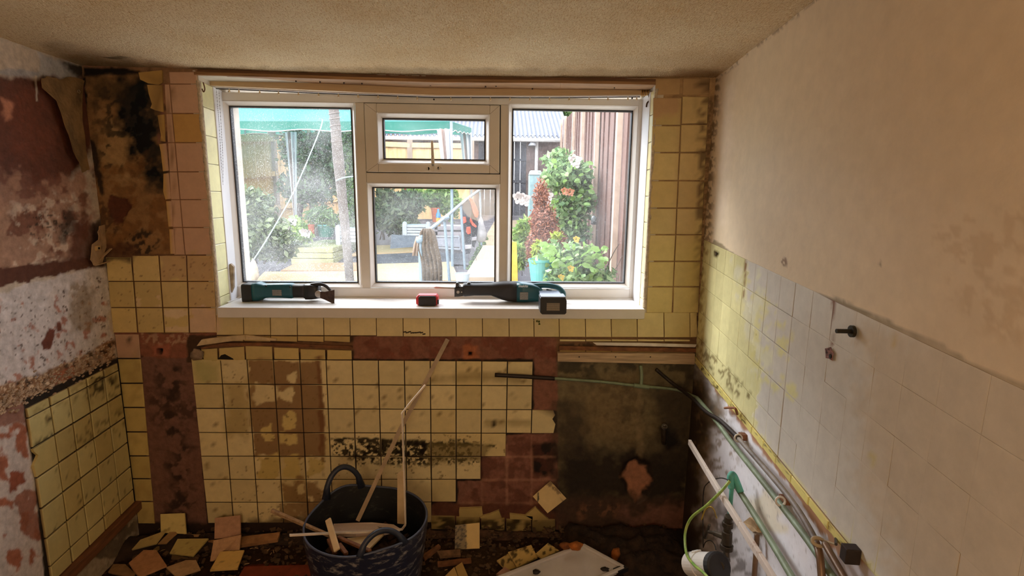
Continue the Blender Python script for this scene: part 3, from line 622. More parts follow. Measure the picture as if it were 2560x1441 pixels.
for k, q in enumerate(cuts): tile(wall_back, [on_back(q[i], q[i + 1]) for i in (0, 2, 4, 6)], NB, TL, (204, 180, 116), n=4)
for i in range(13, 18):
    tile(wall_back, [on_back(xs[i], 848), on_back(xs[i + 1], 849), on_back(xs[i + 1], 853), on_back(xs[i], 853)], NB, TL, RYEL, n=1)
    tile(wall_back, [on_back(xs[i], 872), on_back(xs[i + 1], 873), on_back(xs[i + 1], 882), on_back(xs[i], 880)], NB, TL, (150, 124, 70), n=2)
# right of the window
ry = [241, 311.4, 382, 452, 520.7, 587, 653.6, 717, 783]
for k in range(8):
    f = lambda y, i: (1632 - (y - 241) * .0318, 1704.6 - (y - 241) * .046, 1772 - (y - 241) * .0495)[i]
    for i in range(2):
        y0, y1 = ry[k] + (3 if i == 0 else 0) * (k < 2), ry[k + 1] + (3 if i == 0 and k < 1 else 0)
        q = [on_back(f(y0, i) + wobble(1), y0), on_back(f(y0, i + 1), y0), on_back(f(y1, i + 1), y1), on_back(f(y1, i) + wobble(1), y1)]
        tile(wall_back, q, NB, TL, (212, 192, 132) if rnd.random() > .25 else (204, 182, 120), n=6, gap=0.0025, rough=0.35, t=0.005)
for (a, b) in ((1637, 1702), (1706, 1776)):
    tile(wall_back, [on_back(a, 196), on_back(b, 196), on_back(b - 2, 238), on_back(a - 1, 239)], NB, TL, (196, 164, 116), n=3, gap=.002, rough=.7, t=.003)
# left of the window: pink column, chipped edge, three full courses
py = [180, 210.6, 284.4, 357.2, 430, 499.5, 569, 638]
ed = lambda y: 425 + (y - 210) * (464 - 425) / (637 - 210)
ew = lambda y: 496 + (y - 200) * (533 - 496) / (618 - 200)
for k in range(7):
    y0, y1 = py[k], py[k + 1]
    q = [on_back(ed(y0), y0), on_back(ew(y0) - 1, y0), on_back(ew(y1) - 1, y1), on_back(ed(y1), y1)]
    tile(wall_back, q, NB, TL, (204, 162, 96) if k == 2 else PINK, n=4, gap=.0018, rough=.45, t=.005)
    e0, e1 = (413 + (y - 210) * .055 for y in (y0, y1))
    if k: tile(wall_back, [on_back(e0, y0), on_back(ed(y0) - 1, y0), on_back(ed(y1) - 1, y1), on_back(e1, y1)], NB, TL, PINK, n=2, gap=.001, rough=.5, t=.004)
slv = [[(348, 182), (408, 176), (410, 208), (400, 214), (372, 210), (352, 200)], [(370, 212), (408, 213), (411, 282), (392, 278), (378, 272), (382, 262), (374, 236)],
       [(396, 288), (412, 286), (415, 356), (403, 354), (405, 340), (398, 300)], [(400, 360), (417, 358), (424, 428), (410, 430), (404, 380)],
       [(411, 434), (424, 432), (430, 498), (416, 500), (410, 480)], [(418, 502), (431, 502), (435, 568), (424, 568)], [(426, 572), (437, 572), (441, 636), (429, 636)]]
for k, s in enumerate(slv): tile(wall_back, [on_back(*p) for p in s], NB, TL, (200, 164, 96), t=0.0065, proud=0.002)
lc = lambda c, y: (262, 330, 398.3, 467, 534)[c] + (y - 638) * ((275 - 262) / 131, (340.6 - 330) / 131, (407.8 - 398.3) / 131, (472 - 467) / 131, (541 - 534) / 131)[c]
ly = [638, 703.5, 769, 832.5]
for r in range(3):
    for c in range(4):
        y0, y1 = ly[r] + (4 if (r, c) == (0, 0) else 0), ly[r + 1]
        q = [on_back(lc(c, y0) + (1 if c else 3), y0), on_back(lc(c + 1, y0), y0), on_back(lc(c + 1, y1), y1), on_back(lc(c, y1) + (1 if c else 3), y1)]
        tile(wall_back, q, NB, TL, (208, 184, 122) if c < 3 else (208, 178, 122), n=16, gap=.002)
# column beside the corner
cy = [834, 895.7, 957.5, 1018, 1079, 1139, 1196, 1253, 1309]
for k in range(8):
    y0, y1 = cy[k], cy[k + 1]; xl = lambda y: 283 + (y - 834) * .124 + 5; xr = lambda y: 349 + (y - 834) * .085
    q = [on_back(xl(y0), y0 + 1), on_back(xr(y0), y0 + 1), on_back(xr(y1), y1), on_back(xl(y1), y1)]
    tile(wall_back, q, NB, TL, (178, 150, 128) if k == 0 else (200, 178, 112), n=5, gap=.002)
# broken bits standing along the bottom of the bare patch
for s in ([(1147, 1275), (1148, 1268), (1206, 1266), (1208, 1285), (1200, 1290), (1148, 1290)], [(1200, 1289), (1225, 1282), (1248, 1273), (1255, 1293), (1200, 1293)],
          [(1273, 1282), (1290, 1284), (1332, 1288), (1332, 1296), (1274, 1295)], [(1312, 1286), (1338, 1264), (1350, 1276), (1372, 1297), (1332, 1298)]):
    tile(wall_back, [on_back(*p) for p in s], NB, TL, (196, 172, 110), t=0.012)
for (a, b, y0, y1) in ((1078, 1138, 1288, 1322), (1140, 1200, 1290, 1322), (1202, 1262, 1293, 1325), (1265, 1328, 1296, 1330), (1330, 1388, 1296, 1340)):
    tile(wall_back, [on_back(a, y0), on_back(b, y0 + 1), on_back(b, y1), on_back(a, y1)], NB, TL, (176, 152, 96), n=6, t=.008)

# ---- left wall block (lattice read off the wall)
LT = [Layer([(62, 1010), (300, 900), (306, 960), (70, 1090)], (150, 128, 78), 14, 20, 0.5, sp=(18, 0.1), seed=250),
      Layer([(78, 1112), (126, 1086), (132, 1100), (84, 1126)], (36, 28, 20), 6, 5, 0.9, sp=(5, -0.1), seed=251),
      Layer([(116, 1020), (124, 1020), (142, 1140), (126, 1144), (124, 1080)], (36, 28, 20), 6, 5, 0.9, sp=(6, 0.0), seed=252),
      Layer([(212, 950), (254, 940), (262, 990), (216, 1000)], (40, 32, 22), 12, 10, 0.9, sp=(8, 0.12), seed=253),
      Layer([(252, 945), (262, 940), (262, 1000), (256, 1002)], (36, 28, 20), 5, 5, 1.0, seed=254),
      Layer([(266, 940), (292, 930), (298, 980), (272, 990)], (40, 34, 24), 14, 12, 0.9, sp=(14, 0.05), seed=255),
      Layer([(180, 1080), (310, 1020), (312, 1060), (180, 1130)], (70, 58, 34), 10, 14, 0.6, sp=(12, 0.2), seed=256),
      Layer([(84, 1040), (300, 930), (340, 1240), (130, 1420)], (60, 46, 28), 10, 14, 0.8, sp=(6, 0.5), seed=257)]
LYs = [1.656, 1.757, 1.849, 1.945, 2.047, 2.140]; LZs = [.803, .770, .665, .559, .447, .335, .229, .168]
def lp(y, z): return np.array([LX + LS * (y - D), y, z])
for r in range(7):
    for c in range(5):
        ya = LYs[c] - (0.006 * r / 6); yb = LYs[c + 1] - (0.006 * r / 6) * (c < 4)
        q = [lp(ya, LZs[r]), lp(yb, LZs[r]), lp(yb, LZs[r + 1]), lp(ya, LZs[r + 1])]
        if c == 0 and r == 2: q = [lp(ya, LZs[r]), lp(yb, LZs[r]), lp(yb, LZs[r + 1]), lp(ya - .002, LZs[r + 1]), lp(ya - .008, LZs[r] - .06), lp(ya + .016, LZs[r] - .03), lp(ya + .003, LZs[r] - .012)]
        tile(wall_left, q, NL, LT, (208, 194, 136) if rnd.random() > .3 else (198, 180, 120), n=8, gap=.0032, t=.009)
# ---- right wall: overpainted tiles, 110 mm grid leaning slightly down towards the camera
RYs = [2.146, 2.045, 1.945, 1.846, 1.747, 1.647, 1.547, 1.452, 1.360, 1.272, 1.178, 1.083, .992, .915, .833, .750, .66, .57, .48]
RZ0 = [1.333, 1.244, 1.142, 1.030, .920, .832]; RZ1 = [1.270, 1.183, 1.090, .998, .902, .822]
rz = lambda y, r: RZ1[r] + (RZ0[r] - RZ1[r]) * (y - .7) / 1.4
def rp_(y, z): return np.array([RX + RS * (y - D), y, z])
PW = (212, 206, 194)
RT = [Layer([(1868, 560), (2700, 900), (2900, 1700), (2240, 1500), (1995, 1200), (1905, 1085), (1878, 1040), (1905, 980), (1890, 860), (1872, 740)], PW, 12, 5, 1.0, rough=0.38, seed=300),
      Layer([(2150, 800), (2700, 900), (2900, 1700), (2300, 1600), (2150, 1200)], (204, 188, 164), 40, 70, 0.9, rough=0.5, seed=301),
      Layer([(1860, 700), (1960, 780), (2010, 960), (1960, 1020), (1880, 940)], (222, 214, 148), 12, 5, 0.9, sp=(22, 0.14), seed=302),
      Layer([(1830, 650), (1900, 680), (1930, 900), (1880, 960), (1850, 800)], (226, 222, 190), 14, 6, 0.9, sp=(24, 0.05), seed=303),
      Layer([(2228, 834), (2240, 834), (2240, 868), (2230, 870)], (196, 170, 112), 4, 5, 0.8, seed=305),
      Layer([(2175, 1136), (2188, 1136), (2194, 1164), (2184, 1164)], (206, 190, 128), 4, 4, 0.8, seed=306),
      Layer([(2083, 748), (2087, 748), (2082, 870), (2078, 870)], (122, 70, 40), 1.5, 2, 0.95, seed=307),
      Layer([(1863, 636), (1867, 636), (1860, 750), (1856, 750)], (120, 70, 40), 1.5, 2, 0.9, sp=(9, -0.1), seed=308),
      Layer([(1785, 628), (1798, 628), (1796, 642), (1786, 642)], (40, 32, 22), 1.5, 2, 1.0, seed=309),
      Layer([(1754, 860), (1800, 900), (1880, 990), (1870, 1010), (1745, 900)], (110, 92, 56), 10, 12, 0.8, sp=(6, 0.1), seed=310),
      Layer([(1730, 600), (1770, 600), (1752, 900), (1730, 900)], (140, 118, 82), 6, 10, 0.8, sp=(8, 0.1), seed=311)]
for r in range(5):
    for c in range(len(RYs) - 1):
        ya, yb = RYs[c], RYs[c + 1]
        b = (224, 218, 164); far = c > 8
        tile(wall_right, [rp_(ya, rz(ya, r)), rp_(yb, rz(yb, r)), rp_(yb, rz(yb, r + 1)), rp_(ya, rz(ya, r + 1))], NR, RT, b, n=7, gap=.0002 if far else .0006, t=.0012 if far else .0022, rough=.25, pil=.0002 if far else .0005)
# bottom cut course: unpainted yellow strip with black specks
RS2 = [Layer([(1740, 850), (2200, 1300), (2200, 1440), (1740, 930)], (64, 46, 26), 6, 8, 0.95, sp=(7, 0.26), seed=320),
       Layer([(2080, 1290), (2150, 1370), (2120, 1420), (2060, 1340)], (120, 76, 36), 6, 8, 0.8, sp=(8, 0.05), seed=321)]
for c in range(13):
    ya, yb = RYs[c], RYs[c + 1]
    if yb < 0.89: break
    tile(wall_right, [rp_(ya, rz(ya, 5) - .001), rp_(yb, rz(yb, 5) - .001), rp_(yb, .803), rp_(ya, .806)], NR, RS2, (226, 212, 132), n=5, gap=.0006, t=.006)

# ================================================================== WINDOW
UPVC = mat('white_upvc', (226, 222, 216), 0.32, var=0.03, scale=5)
UPVC_SHADED = mat('shaded_upvc', (212, 202, 186), 0.36, var=0.05, scale=5)  # same white plastic, creamier to hold the shade on mullions and sash
TRIM = mat('white_trim_plastic', (228, 230, 236), 0.35, var=0.03)
GASK = mat('black_rubber_gasket', (22, 22, 26), 0.5)
PLAST = mat('rough_plaster_edge', (206, 190, 164), 0.9, var=0.2, scale=60, bump=1.0, bscale=120)
def glass_mat(name, dirt, seed):
    m, nt, b = _base(name); N = nt.nodes; K = nt.links; N.remove(b)
    out = N['Material Output']; tr = N.new('ShaderNodeBsdfTransparent'); tr.inputs[0].default_value = (0.97, 0.985, 0.98, 1)
    gl = N.new('ShaderNodeBsdfGlossy'); gl.inputs['Roughness'].default_value = 0.03
    fr = N.new('ShaderNodeFresnel'); fr.inputs[0].default_value = 1.35
    m1 = N.new('ShaderNodeMixShader'); K.new(fr.outputs[0], m1.inputs[0]); K.new(tr.outputs[0], m1.inputs[1]); K.new(gl.outputs[0], m1.inputs[2])
    ge = N.new('ShaderNodeNewGeometry'); mp = N.new('ShaderNodeMapping'); mp.inputs['Location'].default_value = (seed, 0, seed); mp.inputs['Scale'].default_value = (620, 1, 380); K.new(ge.outputs['Position'], mp.inputs[0])
    nz = N.new('ShaderNodeTexNoise'); nz.inputs['Scale'].default_value = 1; nz.inputs['Detail'].default_value = 2; K.new(mp.outputs[0], nz.inputs['Vector'])
    r1 = N.new('ShaderNodeMapRange'); r1.inputs[1].default_value = 0.60; r1.inputs[2].default_value = 0.72; r1.inputs[4].default_value = 0.5 * dirt; K.new(nz.outputs[0], r1.inputs[0])
    n2 = N.new('ShaderNodeTexNoise'); n2.inputs['Scale'].default_value = 5; n2.inputs['Detail'].default_value = 5; K.new(ge.outputs['Position'], n2.inputs['Vector'])
    r2 = N.new('ShaderNodeMapRange'); r2.inputs[1].default_value = 0.35; r2.inputs[2].default_value = 0.7; r2.inputs[3].default_value = 0.02 * dirt; r2.inputs[4].default_value = 0.15 * dirt; K.new(n2.outputs[0], r2.inputs[0])
    ad = N.new('ShaderNodeMath'); ad.operation = 'ADD'; ad.use_clamp = True; K.new(r1.outputs[0], ad.inputs[0]); K.new(r2.outputs[0], ad.inputs[1])
    tl = N.new('ShaderNodeBsdfTranslucent'); tl.inputs[0].default_value = (0.9, 0.93, 0.95, 1)
    m2 = N.new('ShaderNodeMixShader'); K.new(ad.outputs[0], m2.inputs[0]); K.new(m1.outputs[0], m2.inputs[1]); K.new(tl.outputs[0], m2.inputs[2])
    K.new(m2.outputs[0], out.inputs[0]); return m
window = empty('window_1', (-0.26, YF, 1.04), kind='structure')
YG = YF + 0.024
def R_(ps, Y):
    a = np.array([at_y(p[0], p[1], Y) for p in ps]); x0 = a[[0, 3], 0].mean(); x1 = a[[1, 2], 0].mean(); z1 = a[[0, 1], 2].mean(); z0 = a[[2, 3], 2].mean(); return x0, x1, z0, z1
gl_l = R_([(574, 266), (883, 270), (893, 707), (608, 706)], YG); gl_m = R_([(931, 470), (1237, 470), (1240, 707), (940, 707)], YG)
gl_r = R_([(1279, 275), (1583, 275), (1560, 708), (1279, 708)], YG); gl_s = R_([(957, 298), (1212, 298), (1214, 400), (960, 400)], YG - 0.008)
BW = 0.020
FX0, FX1, FZ0, FZ1 = -1.172, 0.646, 1.040, 1.925
def xp(r, g): return (r[0] - g, r[1] + g, r[2] - g, r[3] + g)
bl, bm_, br = xp(gl_l, BW), xp(gl_m, BW), xp(gl_r, BW)
y0, y1 = YF, YF + 0.07
fm = MB()
fm.box((FX0, y0, FZ0), (bl[0], y1, FZ1)).box((br[1], y0, FZ0), (FX1, y1, FZ1)).box((bl[0], y0, FZ0), (br[1], y1, bl[2])).box((bl[0], y0, bl[3]), (br[1], y1, FZ1))
fm.box((FX0, y0 - .012, FZ0), (FX0 + .008, y0, FZ1)).box((FX1 - .008, y0 - .012, FZ0), (FX1, y0, FZ1)).box((FX0, y0 - .012, FZ0), (FX1, y0, FZ0 + .006))
fm.build('window_frame', UPVC, window, bevel=0.002)
for a, b in ((bl[1], bm_[0]), (bm_[1], br[0])):
    q = MB(); q.box((a, y0, bl[2] + .0006), (b, y1, bl[3] - .0006)); q.build('mullion', UPVC_SHADED, window, bevel=0.002)
SO = (bm_[0] + .004, bm_[1] - .004, R_([(925, 432), (1240, 432), (1240, 432), (925, 432)], YF - .012)[2], bl[3] - .004)
q = MB(); q.box((bm_[0] + .0006, y0, bm_[3]), (bm_[1] - .0006, y1, SO[2] - .003)); q.build('transom', UPVC_SHADED, window, bevel=0.002)
def ring(mb, o, i, yo, yi):
    P = [(o[0], yo, o[2]), (o[1], yo, o[2]), (o[1], yo, o[3]), (o[0], yo, o[3]), (i[0], yi, i[2]), (i[1], yi, i[2]), (i[1], yi, i[3]), (i[0], yi, i[3])]
    mb.add(P, [(k, (k + 1) % 4, 4 + (k + 1) % 4, 4 + k) for k in range(4)]); return mb
def pane(g, yb, yg, parent, dirt, seed, bm=UPVC):
    b = xp(g, BW); q = MB(); ring(q, b, xp(b, -.004), yb + .0005, yb - .003); ring(q, xp(b, -.004), xp(g, .0005), yb - .003, yg - .003); q.build('glazing_bead', bm, parent)
    q = MB(); ring(q, xp(g, .001), xp(g, -.0042), yg - .004, yg - .005); ring(q, xp(g, -.0042), xp(g, -.0046), yg - .005, yg + .02); ring(q, xp(g, .003), xp(g, -.0046), yg + .021, yg + .02); q.build('gasket', GASK, parent)
    gg = xp(g, .001); mesh_obj('pane', [(gg[0], yg, gg[2]), (gg[1], yg, gg[2]), (gg[1], yg, gg[3]), (gg[0], yg, gg[3])], [(0, 1, 2, 3)], glass_mat('glass_%d' % seed, dirt, seed), parent)
pane(gl_l, YF, YG, window, 1.0, 3); pane(gl_m, YF, YG, window, 0.5, 17); pane(gl_r, YF, YG, window, 0.35, 31)
ys = YF - .012
sash = MB(); bs = xp(gl_s, BW)
sash.box((SO[0], ys, SO[2]), (bs[0], y1 - .01, SO[3])).box((bs[1], ys, SO[2]), (SO[1], y1 - .01, SO[3])).box((bs[0], ys, SO[2]), (bs[1], y1 - .01, bs[2])).box((bs[0], ys, bs[3]), (bs[1], y1 - .01, SO[3]))
fm2 = MB(); fm2.box((bm_[0] - .002, YF + .062, SO[2] - .006), (SO[0] + .012, y1, bl[3])).box((SO[1] - .012, YF + .062, SO[2] - .006), (bm_[1] + .002, y1, bl[3])).box((SO[0], YF + .062, SO[2] - .006), (SO[1], y1, SO[2] + .012)).box((SO[0], YF + .062, SO[3] - .012), (SO[1], y1, bl[3] + .002)); fm2.build('sash_seal', GASK, window)
so = sash.build('opening_sash', UPVC_SHADED, window, bevel=0.003); pane(gl_s, ys, YG - .008, so, 0.5, 45)
mi = MB()
for (ax, az, bx, bz) in ((SO[0], SO[2], bs[0], bs[2]), (SO[1], SO[2], bs[1], bs[2]), (SO[0], SO[3], bs[0], bs[3]), (SO[1], SO[3], bs[1], bs[3])):
    mi.bar((ax, ys - .0002, az), (bx, ys - .0002, bz), .0012, .0004, up=(0, 1, 0))
mi.build('mitre_line', mat('mitre_brown', (120, 106, 88)), so)  # thin brown lines along the sash corner joints
HND = mat('aged_cream_handle', (206, 192, 170), 0.35, var=0.1)
hp = lambda x, y, o=0: at_y(x, y, ys - o)
h = MB(); c = hp(1084, 421, .008); h.lathe([(0.0, -.004), (.0045, -.004), (.0055, 0), (.0055, .006), (.0045, .008), (0, .008)], (0, 0, 0), n=16)
h = MB(); a, b = hp(1070, 422, .005), hp(1098, 421, .005); pts = []
h.obox((a + b) / 2, (b - a) / 2, (0, .006, 0), (0, 0, .0085)); h.cyl(a + [0, -.006, 0], a + [0, .006, 0], .0085, n=14); h.cyl(b + [0, -.006, 0], b + [0, .006, 0], .0085, n=14)
hb = h.build('handle_base', HND, so, smooth=False, bevel=.001)
h = MB(); p0, p1 = hp(1083, 428, .028), hp(1080, 352, .036); h.cyl(hp(1083, 421, .008), hp(1083, 421, .03), .009, .008, 14)
h.bar(p0, (p0 + p1) / 2, .016, .009, up=(0, 1, 0), w1=.012); h.bar((p0 + p1) / 2, p1, .012, .008, up=(0, 1, 0), w1=.009); h.build('handle_lever', HND, hb, bevel=.002)
h = MB(); h.cyl(hp(1082, 413, .032), hp(1082, 413, .036), .0045, n=14).cyl(hp(1096, 422, .010), hp(1096, 422, .013), .003, n=10); h.build('lock_button', mat('dark_button', (20, 18, 18), .3), hb)

# reveals, sill, trims
def boxp(pts4, d, name, m, parent=None, kind=None, bevel=0):
    q = MB(); q.prism(pts4, d); o = q.build(name, m, parent, bevel=bevel)
    if kind: o['kind'] = kind
    return o
rv = MB()
rv.prism([(WIN[0], D - .002, WIN[2]), (FX0 - .001, YF + .075, WIN[2]), (FX0 - .001, YF + .075, WIN[3]), (WIN[0], D - .002, WIN[3])], (-.03, 0, 0))
rv.prism([(WIN[1] + .001, D - .002, WIN[2]), (FX1 + .001, YF + .075, WIN[2]), (FX1 + .001, YF + .075, WIN[3]), (WIN[1] + .001, D - .002, WIN[3])], (.03, 0, 0))
rv.prism([(WIN[0] - .03, D + .001, WIN[2]), (WIN[1] + .03, D + .001, WIN[2]), (FX1 + .03, YF + .075, WIN[2]), (FX0 - .03, YF + .075, WIN[2])], (0, 0, -.02))
rv.prism([(WIN[0] - .03, D + .001, WIN[3]), (WIN[1] + .03, D + .001, WIN[3]), (FX1 + .03, YF + .075, WIN[3]), (FX0 - .03, YF + .075, WIN[3])], (0, 0, .02))
o = rv.build('trim_1', mat('reveal_plaster', (206, 196, 178), .85, var=.1)); o['kind'] = 'structure'; reveal = o
rvn = np.array([1.0, 0.13, 0]); rvn /= np.linalg.norm(rvn)
ryl = [1.035, 1.075, 1.185, 1.295, 1.402, 1.510, 1.618, 1.728, 1.836, 1.93]
def rx(y, side): return (WIN[0] + (FX0 - WIN[0]) * (y - D) / (YF + .075 - D)) if side < 0 else (WIN[1] + (FX1 - WIN[1]) * (y - D) / (YF + .075 - D))
for k in range(9):
    a, b = D + .008, D + .112
    tile(reveal, [(rx(a, -1), a, ryl[k]), (rx(b, -1), b, ryl[k]), (rx(b, -1), b, ryl[k + 1]), (rx(a, -1), a, ryl[k + 1])], rvn, [], (232, 228, 176), n=1, t=.004)
    a, b = D + .006, D + .060
    tile(reveal, [(rx(a, 1), a, ryl[k]), (rx(b, 1), b, ryl[k]), (rx(b, 1), b, ryl[k + 1]), (rx(a, 1), a, ryl[k + 1])], np.array([-1.0, 0, 0]), [], (228, 218, 164), n=1, t=.004)
# rough plaster arrises
for side, off in ((-1, -1), (1, 1)):
    q = MB(); x = WIN[0] if side < 0 else WIN[1]; n = 44; ws = [rnd.uniform(.006, .012) for _ in range(n + 1)]; ds = [rnd.uniform(.004, .008) for _ in range(n + 1)]; V = []; s = side
    for k in range(n + 1):
        z_ = 1.04 + (1.93 - 1.04) * k / n; V += [(x + s * ws[k], D + .002, z_), (x + s * ws[k] * .8, D - ds[k] * .8, z_), (x + s * .001, D - ds[k], z_), (x - s * .004, D - ds[k] * .5, z_), (x - s * .004, D + .010, z_)]
    q.add(V, [(k * 5 + a, k * 5 + a + 1, k * 5 + a + 6, k * 5 + a + 5) if side < 0 else (k * 5 + a + 5, k * 5 + a + 6, k * 5 + a + 1, k * 5 + a) for k in range(n) for a in range(4)])
    o = q.build('plaster_edge', PLAST, reveal, smooth=True)
# white plastic closing strips
for side in (-1, 1):
    y_a = D + .112 if side < 0 else D + .062; y_b = YF + .002; nx = rvn if side < 0 else np.array([-1.0, 0, 0])
    P = [np.array((rx(y_a, side), y_a, 1.035)), np.array((rx(y_b, side), y_b, 1.035)), np.array((rx(y_b, side), y_b, 1.93)), np.array((rx(y_a, side), y_a, 1.93))]
    q = MB(); q.prism(P, nx * .007); o = q.build('closing_strip', TRIM, reveal, bevel=.0015)
# sill
YS = D - .032; zt = (at_y(543, 769, YS)[2] + at_y(1612, 774, YS)[2]) / 2; zb = (at_y(543, 793, YS)[2] + at_y(1612, 800, YS)[2]) / 2
SX0, SX1 = at_y(543, 780, YS)[0], at_y(1612, 787, YS)[0]; SILL = zt
q = MB(); q.box((SX0, YS, zb), (SX1, D + .0005, zt)); q.box((max(SX0, WIN[0] + .001), D, zt - .018), (min(SX1, WIN[1] - .001), YF + .001, zt)); q.box((FX0 + .004, D + .08, zt - .018), (WIN[0] + .002, YF + .001, zt))
q.build('window_sill', mat('sill_laminate', (222, 218, 214), .3, var=.03), window, bevel=.002)

# timber header over the opening, with its underside, and the cream fascia
WOOD_H = mat('old_header_timber', (168, 128, 88), .7, var=.25, scale=3, stretch=(2, 20, 40), bump=.4, bscale=20)
WOOD_D = mat('dark_header_timber', (120, 86, 58), .75, var=.25, scale=3, stretch=(2, 20, 40), bump=.4, bscale=20)
top = [(494, 172), (800, 184), (1089, 191), (1400, 193), (1640, 198)]; bot = [(489, 187), (800, 197), (1089, 206), (1400, 208), (1637, 212)]
mid = [(508, 198), (799, 208.5), (1056, 220), (1400, 224), (1624, 226)]; bt2 = [(508, 213), (799, 226), (1089, 238), (1400, 239), (1624, 238)]
q = MB()
for i in range(4):
    P = [at_y(*top[i], D - .008), at_y(*top[i + 1], D - .008), at_y(*bot[i + 1], D - .008), at_y(*bot[i], D - .008)]; q.prism(P, (0, .02, 0))
o = q.build('trim_2', WOOD_D, bevel=.001); o['kind'] = 'structure'
q = MB(); YB = D + .10
for i in range(4):
    zl, zr = at_y(*bot[i], D - .008)[2], at_y(*bot[i + 1], D - .008)[2]
    q.prism([(at_y(*bot[i], D)[0], D - .012, zl - .001), (at_y(*bot[i + 1], D)[0], D - .012, zr - .001), (at_y(*mid[i + 1], YB)[0], YB, at_y(*mid[i + 1], YB)[2]), (at_y(*mid[i], YB)[0], YB, at_y(*mid[i], YB)[2])], (0, 0, .012))
o = q.build('trim_3', WOOD_H, bevel=.001); o['kind'] = 'structure'
q = MB()
for i in range(4):
    P = [at_y(mid[i][0], mid[i][1] - 1, YB), at_y(mid[i + 1][0], mid[i + 1][1] - 1, YB), at_y(*bt2[i + 1], YB), at_y(*bt2[i], YB)]; q.prism(P, (0, .012, 0))
o = q.build('trim_4', mat('cream_fascia', (206, 180, 142), .5, var=.06, stretch=(1, 8, 12))); o['kind'] = 'structure'
nl = MB()
for (x, y) in ((552, 194), (740, 203), (800, 205), (860, 207.5), (905, 209), (1076, 213), (1214, 217), (1240, 215), (1331, 222), (1368, 214), (1536, 219)):
    c = at_y(x, y, D + .05); nl.cyl(c + [0, 0, .002], c - [0, 0, .003], .003, n=8)
nl.build('nail_hole', mat('rust_nail', (44, 28, 20), .6), o)
# curtain track with gliders
track = empty('curtain_track', (-.25, YB - .01, 1.88), 'white plastic curtain track with small gliders, sagging under the timber header', 'curtain track')
tp = [(540, 218), (799, 230), (1089, 240.5), (1400, 241), (1600, 239)]; yt = YB - .006
q = MB()
for i in range(4):
    a, b = at_y(*tp[i], yt), at_y(*tp[i + 1], yt); q.bar(a, b, .010, .0045)
q.build('rail', TRIM, track)
q = MB()
for i in range(4):
    a, b = at_y(tp[i][0], tp[i][1] + 3.6, yt), at_y(tp[i + 1][0], tp[i + 1][1] + 3.6, yt); q.bar(a, b, .004, .0035)
q.build('rail_slot', mat('dark_slot', (40, 36, 36), .5), track)
GL = mat('yellowed_nylon', (226, 206, 168), .35)
gx = [573, 597, 649, 696, 746, 796, 846, 895, 945, 994, 1043, 1127, 1177, 1226, 1275, 1325, 1374, 1423, 1473, 1520, 1570, 1592]
for x in gx:
    y = np.interp(x, [p[0] for p in tp], [p[1] for p in tp]) + 3; a = at_y(x, y, yt - .002)
    q = MB(); q.cyl(a, a - [0, 0, .006], .002, n=6).lathe([(.0008, -.014), (.0036, -.012), (.0040, -.009), (.0022, -.005)], a, n=8, cap=True); q.build('glider', GL, track, smooth=True)
q = MB()
for k in range(5):
    a = at_y(1604 + k * 4.2, 219, YB - .012); b = at_y(1605 + k * 4.2, 242 - k, YB - .012); q.cyl(a, b, .0021, n=7)
q.build('brass_spring', mat('brass', (186, 140, 70), .35, metal=.8), track, smooth=True)
q = MB(); q.obox(at_y(1614, 224, YB - .004), (.014, 0, 0), (0, .005, 0), (0, 0, .011)); q.tube(smooth_path([at_y(1622, 236, YB - .015), at_y(1624, 250, YB - .015), at_y(1618, 258, YB - .015), at_y(1616, 268, YB - .015)]), .0035, 6)
q.build('end_bracket', mat('rusty_bracket', (70, 48, 34), .7, metal=.3), track)
q = MB(); q.tube(smooth_path([at_y(508, 206, D - .012), at_y(512, 222, D - .012), at_y(509, 230, D - .012), at_y(505, 222, D - .012)]), .0022, 6); q.build('end_hook', mat('rusty_hook', (110, 74, 50), .6, metal=.4), track)
q = MB()
for (x, y) in ((573, 229), (553, 238), (1085, 249), (1580, 246)): c = at_y(x, y, YF - .001); q.cyl(c, c - [0, .004, 0], .0035, n=10)
q.build('screw_head', mat('screw_dark', (38, 32, 30), .4, metal=.5), window)
# beaded blind chain down the left jamb
chain = empty('blind_chain', at_y(556, 480, 2.29), 'thin beaded blind chain hanging down the left side of the window', 'blind chain')
q = MB(); cb = MB()
for pts in ([(541, 225), (549, 330), (554, 420), (559, 520), (566, 600), (570, 660)], [(547, 226), (553, 320), (557, 400), (557, 500), (559, 600), (563, 664), (569, 740)], [(561, 655), (556, 690), (555, 720), (560, 745)]):
    P = smooth_path([at_y(x, y, 2.285) for x, y in pts], 24)
    q.tube(P[::6] + [P[-1]], .0006, 4); acc = 0
    for i in range(1, len(P)):
        acc += np.linalg.norm(P[i] - P[i - 1])
        if acc > .0075: acc = 0; cb.lathe([(.0001, -.0019), (.0017, -.0010), (.0017, .0010), (.0001, .0019)], P[i], n=6)
q.build('cord', mat('cord_grey', (170, 164, 160), .6), chain)
o = cb.build('bead_string', mat('steel_bead', (150, 146, 150), .3, metal=.6), chain); o['kind'] = 'stuff'
# torn end of plastic trim at the foot of the jamb
q = MB(); P = [at_y(x, y, 2.28) for x, y in ((567, 664), (576, 660), (584, 668), (584, 720), (577, 736), (568, 738))]; q.prism(P, (0, .014, .002))
o = q.build('broken_trim_piece', mat('dirty_trim', (176, 160, 140), .7, var=.25, scale=40, bump=.4), bevel=.002); tag(o, 'dirty broken piece of plastic trim standing at the foot of the left window jamb', 'trim piece')

